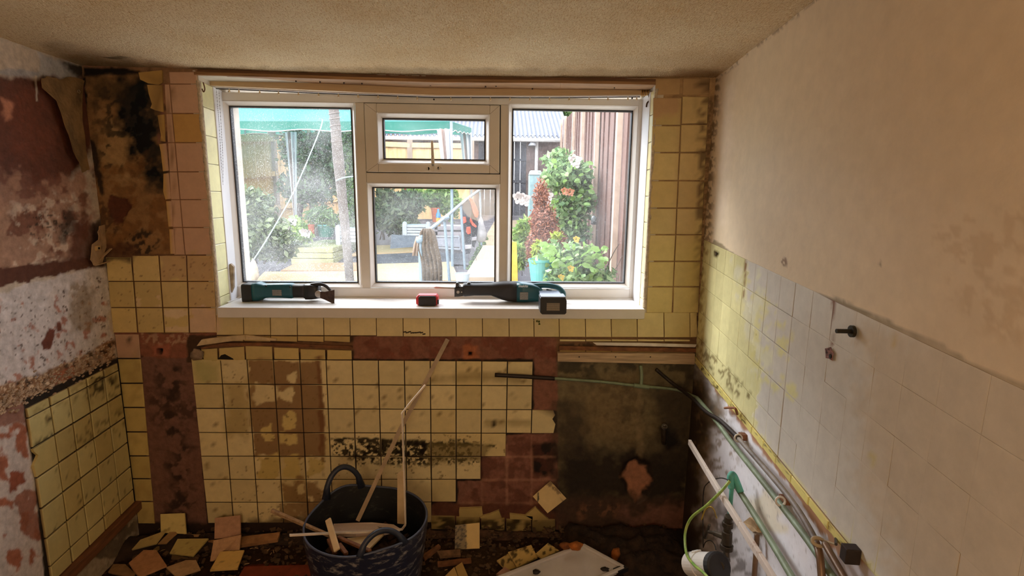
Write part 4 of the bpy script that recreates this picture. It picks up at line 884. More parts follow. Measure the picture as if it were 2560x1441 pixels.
# ================================================================== THINGS IN THE ROOM
def loft(secs, n=20, cap=True):
    """secs: (x, yc, zc, half_depth, half_height, power)"""
    q = MB(); V = []
    for (x, yc, zc, hy, hz, p) in secs:
        for k in range(n):
            a = 2 * math.pi * (k + .5) / n; c, s = math.cos(a), math.sin(a)
            V.append((x, yc + hy * math.copysign(abs(c) ** (2 / p), c), zc + hz * math.copysign(abs(s) ** (2 / p), s)))
    m = len(secs); Fc = [(i * n + k, i * n + (k + 1) % n, (i + 1) * n + (k + 1) % n, (i + 1) * n + k) for i in range(m - 1) for k in range(n)]
    if cap: Fc += [tuple(range(n))[::-1], tuple(range((m - 1) * n, m * n))]
    return q.add(V, Fc)
def psec(px, top, bot, Yf_, depth, p=5):
    a, b = at_y(px, top, Yf_), at_y(px, bot, Yf_); return ((a[0] + b[0]) / 2, Yf_ + depth / 2, (a[2] + b[2]) / 2, depth / 2, abs(a[2] - b[2]) / 2, p)
TEAL = mat('teal_plastic', (16, 84, 98), .38, var=.08, scale=20)
BLKP = mat('black_plastic', (30, 30, 33), .42, var=.1, scale=30)
BLKR = mat('black_rubber', (38, 36, 38), .62, var=.1, scale=30)
STEEL = mat('bright_steel', (190, 188, 186), .28, metal=.9, var=.1)
BSTL = mat('stained_steel_blade', (92, 72, 64), .45, metal=.5, var=.3, scale=60, col2=(50, 38, 36))
def label_mat(name, c1, c2, s=420):
    m, nt, b = _base(name); N = nt.nodes; K = nt.links; tc = N.new('ShaderNodeTexCoord'); sx = N.new('ShaderNodeSeparateXYZ'); K.new(tc.outputs['Object'], sx.inputs[0])
    w = N.new('ShaderNodeMath'); w.operation = 'MULTIPLY'; w.inputs[1].default_value = 2200; K.new(sx.outputs['Z'], w.inputs[0]); sn = N.new('ShaderNodeMath'); sn.operation = 'SINE'; K.new(w.outputs[0], sn.inputs[0])
    mp = N.new('ShaderNodeMapping'); mp.inputs['Scale'].default_value = (500, 1, 350); K.new(tc.outputs['Object'], mp.inputs[0]); v = N.new('ShaderNodeTexNoise'); v.inputs['Scale'].default_value = 1; K.new(mp.outputs[0], v.inputs['Vector'])
    mu = N.new('ShaderNodeMath'); mu.operation = 'MULTIPLY'; K.new(sn.outputs[0], mu.inputs[0]); K.new(v.outputs[0], mu.inputs[1])
    r = N.new('ShaderNodeValToRGB'); r.color_ramp.elements[0].position = .1; r.color_ramp.elements[0].color = L(*c1); r.color_ramp.elements[1].position = .4; r.color_ramp.elements[1].color = L(*c2)
    K.new(mu.outputs[0], r.inputs[0]); K.new(r.outputs[0], b.inputs['Base Color']); b.inputs['Roughness'].default_value = .4; return m
LABM = label_mat('printed_label', (40, 40, 42), (200, 200, 196))
def text_part(s, size, loc, rot, m, parent, name='lettering'):
    cu = bpy.data.curves.new(name, 'FONT'); cu.body = s; cu.size = size; cu.extrude = .0002; cu.align_x = 'LEFT'; cu.shear = .25; cu.offset = .0004
    o = bpy.data.objects.new(name, cu); COL.objects.link(o); dg = bpy.context.evaluated_depsgraph_get(); me = bpy.data.meshes.new_from_object(o.evaluated_get(dg)); bpy.data.objects.remove(o)
    me.transform(Matrix.Translation(Vector(loc)) @ Euler(rot).to_matrix().to_4x4()); me.materials.clear(); me.materials.append(m)
    t = bpy.data.objects.new(name, me); COL.objects.link(t); put_parent(t, parent); return t
# ---- oscillating multi tool on the left of the sill
yb = at_z(650, 756, SILL)[1]; Y1 = yb + .001
mt = empty('multi_tool', (at_y(700, 740, Y1)[0], Y1 + .03, SILL), 'teal and black cordless multi tool with flared scraper blade, left on the sill', 'power tool')
zlow = lambda s: s
loft([psec(603, 712, 757, Y1, .072, 8), psec(606, 711, 757.5, Y1, .072, 8), psec(628, 712, 755.5, Y1, .072, 8)]).build('battery', BLKP, mt, bevel=.001)
loft([psec(628, 711, 755, Y1 + .001, .070, 6), psec(640, 709, 755, Y1 + .001, .070, 5), psec(650, 711, 752, Y1 + .002, .066, 4), psec(657, 713, 748, Y1 + .004, .056, 4), psec(668, 712, 746.5, Y1 + .004, .054, 4),
      psec(700, 711, 747, Y1 + .004, .054, 4), psec(724, 711, 748.5, Y1 + .004, .055, 4), psec(731, 713, 746.5, Y1 + .005, .053, 4)]).build('housing', TEAL, mt, smooth=True)
loft([psec(731, 713, 746.5, Y1 + .005, .053, 4), psec(755, 714, 746, Y1 + .005, .052, 4), psec(761, 713, 750, Y1 + .004, .054, 4)]).build('grip_collar', BLKR, mt, smooth=True)
loft([psec(761, 712.5, 751, Y1 + .003, .056, 6), psec(776, 713, 751, Y1 + .003, .056, 6), psec(786, 714, 750, Y1 + .004, .054, 4), psec(794, 716, 748, Y1 + .006, .05, 3)]).build('gear_head', BLKP, mt, smooth=True)
q = MB(); pts = smooth_path([at_y(x, y, Y1 + .02) for x, y in ((778, 713), (800, 711), (815, 716), (826, 727))]); q.tube(pts, [.009 - .003 * i / len(pts) for i in range(len(pts))], 8); q.build('nose_guard', BLKP, mt, smooth=True)
q = MB(); c = at_y(796, 736, Y1 - .001); q.cyl(c, c + [0, .008, 0], .0155, n=20).cyl(c - [0, .003, 0], c, .0075, n=12); q.build('clamp_disc', STEEL, mt, bevel=.001)
q = MB(); q.prism([at_y(x, y, Yq) for x, y, Yq in ((801, 729, Y1 - .002), (812, 730, Y1 - .003), (836, 725, Y1 - .010), (836, 761.5, Y1 - .018), (812, 750, Y1 - .006), (800, 745, Y1 - .003))], (0, .0014, 0)); q.build('scraper_blade', BSTL, mt)
q = MB(); a, b = at_y(680, 725, Y1 + .0015), at_y(704, 740, Y1 + .0015); q.box((a[0], Y1 + .002, b[2]), (b[0], Y1 + .0045, a[2])); q.build('rating_label', LABM, mt)
for x, y in ((636, 718), (665, 716), (725, 718)): q = MB(); c = at_y(x, y, Y1 + .003); q.cyl(c, c + [0, .004, 0], .0035, n=10); q.build('screw_recess', mat('screw_recess', (14, 14, 16), .5), mt)
# ---- tape measure
Y2 = at_z(1068, 766, SILL)[1]
tm = empty('tape_measure', (at_y(1068, 760, Y2)[0], Y2 + .03, SILL), 'red and black tape measure standing in the middle of the white window sill', 'tape measure')
P = lambda *a: [psec(*s) for s in a]
loft(P((1046, 744, 764, Y2, .012, 4), (1050, 741, 766, Y2 - .001, .014, 4), (1086, 741, 766, Y2 - .001, .014, 4), (1090, 744, 763, Y2, .012, 4))).build('rubber_front', BLKR, tm, smooth=False, bevel=.001)
REDP = mat('red_plastic', (206, 44, 50), .42, var=.1, scale=30)
loft(P((1040, 743, 762, Y2 + .008, .046, 5), (1045, 738, 765, Y2 + .006, .052, 5), (1090, 738, 765, Y2 + .006, .052, 5), (1095, 743, 761, Y2 + .008, .046, 5))).build('case', REDP, tm, smooth=False, bevel=.001)
q = MB(); a = at_y(1094, 752, Y2 + .004); q.box((a[0] - .002, Y2 + .004, SILL + .008), (a[0] + .0045, Y2 + .02, SILL + .026)); q.build('tape_mouth', BLKP, tm, bevel=.001)
q = MB(); c = at_y(1066, 735, Y2 + .03); q.tube([(c[0] + .016 * math.cos(t), Y2 + .03 + .013 * math.sin(t), a[2] + .0185 + .004 * math.sin(t)) for t in np.linspace(0, 2 * math.pi, 14)[:-1]], .0012, 6, closed=True); q.build('wrist_loop', mat('pink_cord', (214, 150, 150), .6), tm)
# ---- reciprocating saw
Y3 = at_z(1290, 760, SILL)[1] + .002
rs = empty('reciprocating_saw', (at_y(1300, 750, Y3)[0], Y3 + .035, SILL), 'teal and black cordless reciprocating saw on the sill, its battery hanging over the edge', 'power tool')
loft(P((1157, 712, 743, Y3 + .006, .062, 3.5), (1162, 711, 744, Y3 + .006, .064, 3.5), (1185, 712, 742, Y3 + .008, .06, 3), (1228, 711, 742, Y3 + .008, .06, 3), (1240, 709, 747, Y3 + .004, .068, 3.2), (1256, 708, 753, Y3 + .002, .074, 3.5), (1272, 708, 757, Y3, .078, 4), (1292, 709, 758.5, Y3, .078, 4))).build('rubber_boot', BLKR, rs, smooth=True)
q = MB()
for k in range(4): a, b = at_y(1241 + k * 6, 729, Y3 + .001), at_y(1250 + k * 6, 721, Y3 + .001); q.bar(a, b, .004, .003, up=(0, 1, 0))
q.build('grip_rib', BLKR, rs)
loft(P((1292, 709, 758.5, Y3, .078, 4), (1312, 710, 759, Y3, .078, 4), (1330, 712, 758, Y3 + .001, .074, 4), (1344, 716, 757, Y3 + .002, .068, 4), (1352, 721, 757, Y3 + .004, .06, 4), (1358, 727, 756, Y3 + .006, .05, 4))).build('motor_housing', TEAL, rs, smooth=True)
q = MB(); pts = smooth_path([at_y(x, y, Y3 + .03) for x, y in ((1326, 717), (1350, 714), (1376, 715), (1397, 721), (1408, 733), (1406, 748))], 5); q.tube(pts, [.012 + .002 * math.sin(i) * 0 for i in pts and range(len(pts))], 10); q.build('handle_loop', TEAL, rs, smooth=True)
q = MB(); q.obox(at_y(1372, 728, Y3 + .03), (.012, 0, -.003), (0, .007, 0), (.002, 0, .007)); q.build('trigger', BLKP, rs, bevel=.002)
YQ = YS - .085
q = MB(); a, b = at_y(1351, 746, YQ), at_y(1416, 787, YQ)
q.prism([(a[0], YQ, a[2]), (b[0] - .004, YQ, a[2]), (b[0], YQ, a[2] - .012), (b[0], YQ, b[2] + .006), (b[0] - .006, YQ, b[2]), (a[0] + .008, YQ, b[2]), (a[0], YQ, b[2] + .008)], (0, YS - YQ - .002, 0)); q.build('battery', BLKP, rs, bevel=.002)
q = MB(); q.box((a[0] + .002, YQ + .002, a[2]), (b[0] - .004, YQ + .074, a[2] + .006)); q.box((a[0] + .010, YS - .004, a[2] - .016), (b[0] - .010, Y3 + .012, a[2] - .004)); q.build('battery_shoe', mat('grey_blue_shoe', (122, 132, 150), .3), rs, bevel=.002)
q = MB(); c, d = at_y(1367, 758, YQ), at_y(1399, 777, YQ); q.box((c[0], YQ - .0006, d[2]), (d[0], YQ, c[2])); q.build('battery_label', label_mat('battery_label', (52, 46, 42), (206, 190, 168)), rs)
q = MB(); c, d = at_y(1300, 731, Y3 - .001), at_y(1320, 750, Y3 - .001); q.box((c[0], Y3 - .0008, d[2]), (d[0], Y3 + .003, c[2])); q.build('rating_label', LABM, rs)
q = MB(); q.prism([at_y(x, y, Y3 + .02) for x, y in ((1136, 719), (1158, 717), (1158, 741), (1150, 742), (1136, 743))], (0, .004, 0)); q.prism([at_y(x, y, Y3 + .02) for x, y in ((1138, 722), (1140, 708), (1145, 707), (1147, 715), (1152, 720))], (0, .04, 0)); q.prism([at_y(x, y, Y3 + .02) for x, y in ((1158, 716), (1172, 706), (1176, 708), (1164, 718))], (0, .03, 0)); q.build('shoe', BLKP, rs, bevel=.001)
q = MB(); c = at_y(1145, 731, Y3 + .017); q.cyl(c, c + [0, .003, 0], .0065, n=14).cyl(at_y(1154, 731, Y3 + .017), at_y(1154, 731, Y3 + .017) + [0, .003, 0], .0032, n=10); q.build('shoe_pin', STEEL, rs)
q = MB(); q.prism([at_y(x, y, Y3 + .034) for x, y in ((1083, 719), (1090, 717), (1137, 720), (1137, 723.5), (1110, 722), (1088, 721))], (0, .0012, 0)); q.build('saw_blade', STEEL, rs)
WLET = mat('white_lettering', (222, 226, 228), .5)
a = at_y(1296, 718, Y3); text_part('makita', .0155, (a[0], Y3 - .0006, a[2] - .0005), (math.radians(90), 0, 0), WLET, rs)
lf = MB(); 
for (x, y, s) in ((1340, 802, 1), (1350, 803, -1), (1346, 809, 1)):
    c = on_back(x, y, .02); lf.add([c, c + [.006 * s, -.004, .004], c + [.009 * s, 0, -.006], c + [.001 * s, .004, -.008]], [(0, 1, 2, 3)])
tag(lf.build('leaf_sprig', mat('dry_green_leaf', (92, 100, 40), .7)), 'small dry green leaf sprig caught under the sill, below the saw battery', 'leaf')

# ---- timber on the back wall
WPALE = mat('pale_batten_wood', (196, 168, 136), .75, var=.22, scale=4, stretch=(2, 12, 30), bump=.4, bscale=14)
WBRN = mat('brown_stained_wood', (132, 84, 50), .75, var=.28, scale=5, stretch=(6, 6, 12), bump=.4, bscale=20)
WCRM = mat('cream_painted_lath', (214, 190, 150), .6, var=.2, scale=16, bump=.3)
WWHT = mat('white_plastic_edging', (226, 216, 206), .4, var=.1, scale=20)
def onb(pts, off): return [on_back(x, y, off) for x, y in pts]
q = MB(); q.prism(onb([(1394, 883), (1738, 885), (1737, 912), (1394, 905)], .024), (0, .023, 0)); b_ = q.build('wall_batten', WPALE, bevel=.0015)
tag(b_, 'pale nailed timber batten on the back wall, above the dark cement patch', 'batten')
for x in (1448, 1539, 1626): q = MB(); c = on_back(x, 893, .0245); q.cyl(c, c + [0, .002, 0], .0032, n=8); q.build('nail_head', mat('rust_nail', (44, 28, 20), .6), b_)
q = MB(); q.prism(onb([(1482, 857), (1600, 858), (1742, 862), (1738, 869), (1600, 866), (1492, 864)], .030), (0, .006, 0))
tag(q.build('edging_strip', WWHT, bevel=.001), 'thin cream edging strip lying along the wall above the pale batten', 'edging strip')
q = MB(); q.prism(onb([(1398, 866), (1742, 872), (1742, 882), (1398, 876)], .012), (0, .010, 0)); tag(q.build('rotten_lath', WBRN, bevel=.001), 'dark rotten lath on the back wall just above the pale batten', 'lath')
q = MB(); q.prism(onb([(491, 866), (503, 850), (540, 845), (612, 838), (614, 850), (560, 856)], .022), (0, .016, 0)); q.prism(onb([(612, 838), (690, 848), (690, 853), (614, 850)], .018), (0, .010, 0))
tag(q.build('broken_dado_lath', WCRM, bevel=.0015), 'broken cream dado lath sticking out of the back wall below the sill', 'lath')
q = MB(); q.prism(onb([(500, 870), (560, 858), (680, 858), (880, 866), (880, 872), (690, 866), (560, 866), (506, 874)], .010), (0, .009, 0)); tag(q.build('dark_dado_lath', WBRN, bevel=.001), 'dark brown lath remnant along the dado line under the broken cream lath', 'lath')
def blob(name, c, r, m, parent=None, seed=0, n=10, flat=(1, 1, 1)):
    V = []; Fc = []; rr = random.Random(seed); c = np.asarray(c, float)
    for i in range(1, n // 2):
        for j in range(n):
            a = math.pi * i / (n // 2); b = 2 * math.pi * j / n; k = r * (1 + .25 * rr.uniform(-1, 1)); V.append(c + np.array([math.sin(a) * math.cos(b) * flat[0], math.sin(a) * math.sin(b) * flat[1], math.cos(a) * flat[2]]) * k)
    R = n // 2 - 1
    for i in range(R - 1):
        for j in range(n): Fc.append((i * n + j, (i + 1) * n + j, (i + 1) * n + (j + 1) % n, i * n + (j + 1) % n))
    Fc += [tuple(range(n)), tuple(range((R - 1) * n, R * n))[::-1]]
    return mesh_obj(name, V, Fc, m, parent, True)
PLG = mat('grey_plaster', (160, 136, 112), .9, var=.25, scale=30, bump=.8)
tag(blob('plaster_lump', on_back(492, 886, .012), .026, PLG, seed=3, flat=(1, .5, 1.05)), 'grey plaster lump at the left end of the broken cream lath', 'plaster lump')
q = MB(); q.prism(onb([(546, 899), (552, 889), (562, 886), (582, 897), (584, 900)], .0075), (0, .001, 0)); tag(q.build('chipped_hollow', mat('black_hollow', (22, 16, 12), .9), wall_back))  # thin black plate standing in for the darkness of a hole
q = MB()
for k in range(9):
    x = 1012 + k * 6; c = on_back(x, 834 + rnd.uniform(-4, 3), .009); q.obox(c, (.006, 0, .001), (0, .003, 0), (0, 0, .0018))
q.build('glaze_chip', mat('dark_chip', (60, 44, 30), .8), wall_back)

# ---- left wall: timber, torn paper, plate
def lfp(x, y, o): return on_left(x, y, o)
q = MB(); P4 = [lfp(342, 1256, .0), lfp(342, 1292, .0)]
zt_, zb_ = .166, .128
A = lp(1.60, 0); B = lp(D - .002, 0); n_ = NL * .028
q.add([A + [0, 0, zb_], B + [0, 0, zb_], B + n_ + [0, 0, zb_], A + n_ + [0, 0, zb_], A + [0, 0, zt_], B + [0, 0, zt_], B + n_ + [0, 0, zt_], A + n_ + [0, 0, zt_]], [(0, 3, 2, 1), (4, 5, 6, 7), (0, 1, 5, 4), (1, 2, 6, 5), (2, 3, 7, 6), (3, 0, 4, 7)])
tag(q.build('floor_batten', mat('reddish_batten', (128, 82, 54), .6, var=.25, scale=4, stretch=(10, 2, 20), bump=.3), bevel=.002), 'reddish brown timber batten fixed along the left wall under the yellow tiles', 'batten')
PAP = mat('torn_wallpaper', (150, 116, 72), .9, var=.28, scale=14, bump=.7, bscale=60)
def sheet(name, poly, fn, off, m, parent, th=.0015, sub=2, seed=0):
    """ragged sheet that stands off the wall: outline points (x, y, offset)"""
    P = []; n = len(poly); rr = random.Random(seed)
    for i in range(n):
        a, b = poly[i], poly[(i + 1) % n]
        for k in range(sub):
            t = k / sub; P.append((a[0] + (b[0] - a[0]) * t + rr.uniform(-2, 2) * (k > 0), a[1] + (b[1] - a[1]) * t + rr.uniform(-2, 2) * (k > 0), a[2] + (b[2] - a[2]) * t))
    W = [fn(x, y, off + o) for x, y, o in P]; c = fn(sum(p[0] for p in P) / len(P), sum(p[1] for p in P) / len(P), off + .4 * max(p[2] for p in P))
    nn = {on_left: NL, on_back: NB, on_right: NR}[fn]; N_ = len(W)
    V = W + [c] + [w - nn * th for w in W]; Fc = [(i, (i + 1) % N_, N_) for i in range(N_)] + [(i, N_ + 1 + i, N_ + 1 + (i + 1) % N_, (i + 1) % N_) for i in range(N_)]
    o = mesh_obj(name, V, Fc, m, parent); return o
sheet('peeling_wallpaper', [(105, 196, .012), (118, 190, .006), (150, 200, .003), (176, 192, .002), (212, 202, .003), (207, 240, .003), (206, 300, .004), (214, 360, .006), (224, 424, .008), (206, 432, .02), (192, 396, .022), (172, 336, .022), (154, 284, .02), (138, 240, .018), (128, 234, .022), (106, 220, .02)], on_left, .006, PAP, wall_left, sub=3, seed=5)
q = MB(); c = on_left(195, 229, .012); q.tube([c + NL * .003 + np.array([0, .006 * math.cos(t), .006 * math.sin(t)]) for t in np.linspace(0, 2 * math.pi, 11)[:-1]], .0012, 6, closed=True); q.build('wall_eyelet', mat('eyelet', (176, 160, 130), .4, metal=.5), wall_left)
CRK = mat('cream_render_chunk', (190, 158, 118), .85, var=.15, scale=30, bump=.5)
sheet('loose_render', [(250, 566, .016), (282, 558, .004), (286, 572, .004), (272, 600, .006), (262, 630, .004), (256, 660, .004), (236, 664, .012), (228, 650, .014), (232, 612, .018), (248, 600, .02), (246, 580, .02)], on_left, .006, CRK, wall_left, sub=2, seed=6, th=.004)
q = MB(); c = on_left(244, 621, .024); u = np.array([-.094, .99, 0]); q.obox(c, u * .011, NL * .004, (0, 0, .009)); pl = q.build('fixing_plate', mat('cream_plate', (204, 170, 112), .5), wall_left, bevel=.001)
q = MB(); c = c + NL * .0042; q.cyl(c, c + NL * .002, .0045, n=10); q.build('screw_hole', mat('screw_recess', (14, 14, 16), .5), pl)
q = MB(); q.bar(on_left(238, 664, .012), on_left(274, 654, .02), .006, .004); q.bar(on_left(248, 650, .012), on_left(282, 618, .03), .010, .003); q.build('wood_splinter', CRK, wall_left)
q = MB()   # raised ragged skim above the dado on the left wall, and at the ceiling
for k in range(420):
    t = rnd.random(); x = -20 + t * 305; y = 1020 - t * 140 + rnd.gauss(0, 14); c = on_left(x, y, .002); s = rnd.uniform(.0015, .006); q.obox(c, np.array([0, s, s * rnd.uniform(.1, .5)]), NL * rnd.uniform(.001, .004), (0, -.2 * s, s * .5))
o = q.build('skim_crumb', mat('skim_crumb', (196, 168, 140), .9, var=.3, scale=40), wall_left); o['kind'] = 'stuff'

# ---- pipes, clips and wires
COPP = mat('green_patina_copper', (134, 150, 122), .5, metal=.1, var=.25, scale=14, col2=(92, 98, 74), bump=.3)
TEALC = mat('verdigris_copper', (100, 190, 172), .6, var=.2, scale=18, col2=(70, 130, 116))
DARKP = mat('dark_pipe', (44, 34, 30), .5, metal=.3, var=.2)
GREYP = mat('grey_painted_pipe', (156, 146, 136), .5, var=.25, scale=12, col2=(84, 74, 66))
BRNP = mat('brown_copper_pipe', (126, 100, 78), .4, metal=.35, var=.2, scale=16)
def tubeobj(name, pts, r, m, parent=None, n=10, k=6):
    q = MB(); P = smooth_path(pts, k); rr = r if not hasattr(r, '__len__') else list(np.interp(np.linspace(0, 1, len(P)), np.linspace(0, 1, len(r)), r)); q.tube(P, rr, n); return q.build(name, m, parent, smooth=True)
hw = empty('tee_water_pipe', on_back(1500, 955, .04), 'horizontal green copper pipe with a tee on the back wall, one end black', 'water pipe')
tubeobj('dark_end', [on_back(1237, 938, .05), on_back(1310, 942, .05), on_back(1386, 947, .048)], .0088, DARKP, hw)
tubeobj('copper_run', [on_back(1380, 946.5, .048), on_back(1500, 955, .045), on_back(1600, 966, .04), on_back(1690, 975, .035), on_right(1742, 995, .03)], .0062, COPP, hw)
tubeobj('tee_branch', [on_back(1602, 967, .04), on_back(1604, 940, .03), on_back(1601, 914, .022)], .0075, COPP, hw)
q = MB(); c, d = on_back(1584, 964, .041), on_back(1622, 969, .041); q.cyl(c, d, .0095, n=12); q.build('tee_fitting', COPP, hw, smooth=False)
SW = lambda x, y, o=.03: on_right(x, y, o)
dp = empty('painted_water_pipe', SW(1900, 1160), 'uppermost pipe on the right wall, black in the corner then grey-painted', 'water pipe')
tubeobj('dark_run', [on_back(1640, 924, .02), on_back(1680, 958, .04), SW(1725, 992, .05), SW(1765, 1030, .035), SW(1800, 1052), SW(1846, 1096)], .0075, DARKP, dp)
tubeobj('painted_run', [SW(1842, 1092), SW(1900, 1158), SW(1950, 1216), SW(1990, 1268), SW(2022, 1320), SW(2044, 1362)], .0068, GREYP, dp)
tubeobj('brown_run', [SW(2040, 1356, .034), SW(2050, 1395, .04), SW(2057, 1480, .045)], .0078, BRNP, dp)
gp = empty('green_water_pipe', SW(1905, 1200, .025), 'green patina copper pipe along the right wall, middle one of the three', 'water pipe')
tubeobj('copper_run', [SW(1742, 995, .03), SW(1785, 1046, .026), SW(1830, 1108, .024), SW(1900, 1196, .024), SW(1950, 1260, .024), SW(2020, 1352, .024), SW(2080, 1440, .026), SW(2130, 1510, .026)], .0080, COPP, gp)
tubeobj('brown_branch', [SW(2062, 1360, .03), SW(2085, 1400, .03), SW(2120, 1460, .03)], .0070, BRNP, gp)
ep = empty('elbow_water_pipe', SW(1900, 1310, .03), 'lowest copper pipe on the right wall, with bright verdigris elbow above the stopcock', 'water pipe')
tubeobj('copper_run', [SW(1842, 1218, .045), SW(1870, 1262, .035), SW(1905, 1318, .03), SW(1950, 1392, .03), SW(2000, 1478, .03)], .0085, COPP, ep)
tubeobj('verdigris_elbow', [SW(1829, 1222, .065), SW(1826, 1200, .068), SW(1828, 1188, .066), SW(1836, 1192, .055), SW(1852, 1232, .042)], .0098, TEALC, ep)
tubeobj('riser', [SW(1829, 1222, .065), SW(1827, 1250, .065), SW(1823, 1300, .065)], .0062, TEALC, ep)
for (nm, x, y, o, c2) in (('pipe_clip', 1846, 1096, .02, 1), ('pipe_clip', 1951, 1254, .02, 1)):
    cl = empty(nm, SW(x + 8, y, 0), ('upper' if y < 1200 else 'lower') + ' white pipe clip on a brown wooden block, right wall', 'pipe clip')
    q = MB(); q.obox(SW(x + 11, y - 4, .010), np.array([.0, .011, .0]), NR * .010, (0, 0, .010)); q.build('wood_block', WBRN, cl, bevel=.002)
    q = MB(); q.tube([SW(x, y, .03) + np.array([0, .0, 0]) + NR * .011 * math.cos(t) + np.array([0, .2, 1.0]) * .011 * math.sin(t) for t in np.linspace(0, 2 * math.pi, 13)[:-1]], .0028, 6, closed=True); q.build('clip_band', mat('white_clip', (220, 214, 204), .4), cl, smooth=True)
tie = empty('pipe_tie', SW(2044, 1352, .04), 'cord tie binding two brown pipes to a nail low on the right wall', 'pipe tie')
q = MB(); q.tube([SW(2046, 1356, .036) + NR * .012 * math.cos(t) + np.array([0, .6, .4]) * .012 * math.sin(t) for t in np.linspace(0, 2 * math.pi, 13)[:-1]], .0042, 6, closed=True); q.tube(smooth_path([SW(2052, 1350, .03), SW(2070, 1356, .02), SW(2090, 1362, .012)]), .0022, 6); q.build('cord', mat('dirty_cord', (176, 158, 128), .8), tie, smooth=True)
q = MB(); q.cyl(SW(2090, 1344, .0), SW(2090, 1362, .024), .0028, n=8); q.build('nail', DARKP, tie)
q = MB(); q.obox(SW(2126, 1386, .016), np.array([RS, 1, 0]) * .011, NR * .014, (0, 0, .016)); tag(q.build('rusty_block', mat('dark_rust_block', (46, 32, 24), .8, var=.3, scale=30), bevel=.002), 'dark square block on the right wall at the end of the yellow tile strip', 'block')
q = MB(); q.tube(smooth_path([SW(1812, 1021, .012), SW(1824, 1020, .03), SW(1838, 1022, .03), SW(1843, 1036, .012)]), .0042, 6); tag(q.build('bent_rusty_nail', mat('rust_orange', (150, 96, 62), .8)), 'bent rusty nail sticking out of the right wall above the pipes', 'nail')
# slanting painted batten, plaster bumps, stopcock and white valve
sb = MB(); pp = [(1724, 1106, .10), (1768, 1180, .10), (1800, 1232, .10), (1850, 1312, .09), (1900, 1392, .08), (1960, 1490, .07)]
for i in range(len(pp) - 1): sb.bar(SW(*pp[i]), SW(*pp[i + 1]), .020 + .002 * i * 0, .011, up=NR)
tag(sb.build('slanting_batten', mat('flaking_white_batten', (206, 194, 184), .7, var=.1, scale=26, col2=(150, 104, 70), thr=(.3, .4), bump=.4), bevel=.0015), 'flaking white painted batten slanting down in front of the stopcock', 'batten')
sheet('plaster_scab', [(1858, 1306, .01), (1874, 1294, .006), (1892, 1316, .006), (1896, 1332, .006), (1880, 1330, .012)], on_right, .004, CRK, wall_right, th=.01, seed=9)
VB = mat('tarnished_brass', (84, 74, 62), .45, metal=.6, var=.25, scale=30)
vo = .075
sc = empty('stopcock', SW(1818, 1345, vo), 'tarnished brass stopcock with a cross handle, behind the white plastic valve', 'stopcock')
q = MB()
for (x0, y0_, x1, y1_, r) in ((1823, 1292, 1820, 1306, .012), (1820, 1306, 1819, 1318, .016), (1819, 1318, 1818, 1330, .011), (1818, 1330, 1817, 1362, .015), (1817, 1362, 1816, 1374, .019), (1816, 1374, 1818, 1460, .009)): q.cyl(SW(x0, y0_, vo), SW(x1, y1_, vo), r, n=10)
q.build('valve_body', VB, sc, smooth=False, bevel=.0015)
q = MB(); q.cyl(SW(1816, 1345, vo), SW(1786, 1334, vo + .02), .010, .008, n=10).cyl(SW(1786, 1334, vo + .02), SW(1772, 1330, vo + .03), .0055, n=8); q.cyl(SW(1774, 1313, vo + .03), SW(1762, 1345, vo + .03), .0048, n=8); q.build('cross_handle', VB, sc)
wv = empty('plastic_valve', SW(1760, 1410, vo + .03), 'white plastic cylindrical valve with dark collar in the bottom right corner area', 'valve')
va, vb_ = SW(1728, 1412, .16), SW(1786, 1416, .12)
ax = (vb_ - va); ln = np.linalg.norm(ax); ax = ax / ln
q = MB(); q.lathe([(0, 0), (.030, 0), (.036, .003), (.037, ln * .45), (.0345, ln * .45 + .001), (.0345, ln * .5), (.037, ln * .5 + .001), (.037, ln * 1.0)], va, ax, 28); q.build('white_body', mat('white_valve_plastic', (226, 222, 216), .35, var=.05), wv, smooth=False, bevel=0)
q = MB(); q.lathe([(0.037, 0), (.039, .002), (.039, .022), (.034, .026), (.0, .03)], vb_, ax, 24); q.build('dark_collar', BLKR, wv, smooth=False)
q = MB(); u_ = np.cross(ax, [0, 0, 1]); q.obox(va + ax * .022 + np.array([0, 0, .040]), ax * .012, u_ * .014, (0, 0, .010)); q.obox(va + ax * .0 + np.array([0, 0, .006]) - ax * .008, ax * .010, u_ * .010, (0, 0, .012)); q.build('cap_lug', mat('white_valve_plastic', (226, 222, 216), .35), wv, bevel=.003)
q = MB(); q.cyl(vb_ + ax * .02, SW(1816, 1400, vo), .016, .012, n=12); q.build('outlet', VB, wv)
W1 = mat('green_yellow_insulation', (176, 186, 96), .4, var=.2, scale=30, col2=(96, 140, 60)); BW_ = mat('black_insulation', (30, 26, 24), .5)
tag(tubeobj('earth_wire', [SW(1824, 1204, .08), SW(1800, 1232, .11), SW(1765, 1266, .14), SW(1728, 1296, .16), SW(1713, 1334, .17), SW(1716, 1384, .18), SW(1734, 1412, .19), SW(1760, 1434, .18), SW(1790, 1470, .17)], .0042, W1), 'thick green and yellow earth wire looping from the verdigris elbow past the white valve', 'wire')
tag(tubeobj('yellow_wire', [SW(1754, 1300, .10), SW(1762, 1278, .10), SW(1774, 1268, .10), SW(1784, 1274, .09), SW(1792, 1296, .07)], .0022, mat('yellow_wire', (190, 160, 60), .4)), 'short thin yellow wire arching behind the slanting batten', 'wire')
tag(tubeobj('black_wire', [SW(1824, 1202, .08), SW(1800, 1196, .09), SW(1770, 1208, .09), SW(1758, 1240, .08), SW(1758, 1370, .08)], .0018, BW_), 'thin black wire from the verdigris elbow down behind the batten', 'wire')
tag(tubeobj('black_wire', [SW(1758, 1370, .10), SW(1764, 1356, .10), SW(1776, 1352, .09), SW(1786, 1362, .08), SW(1790, 1376, .08)], .0016, BW_), 'tiny loop of black wire just above the white plastic valve', 'wire')
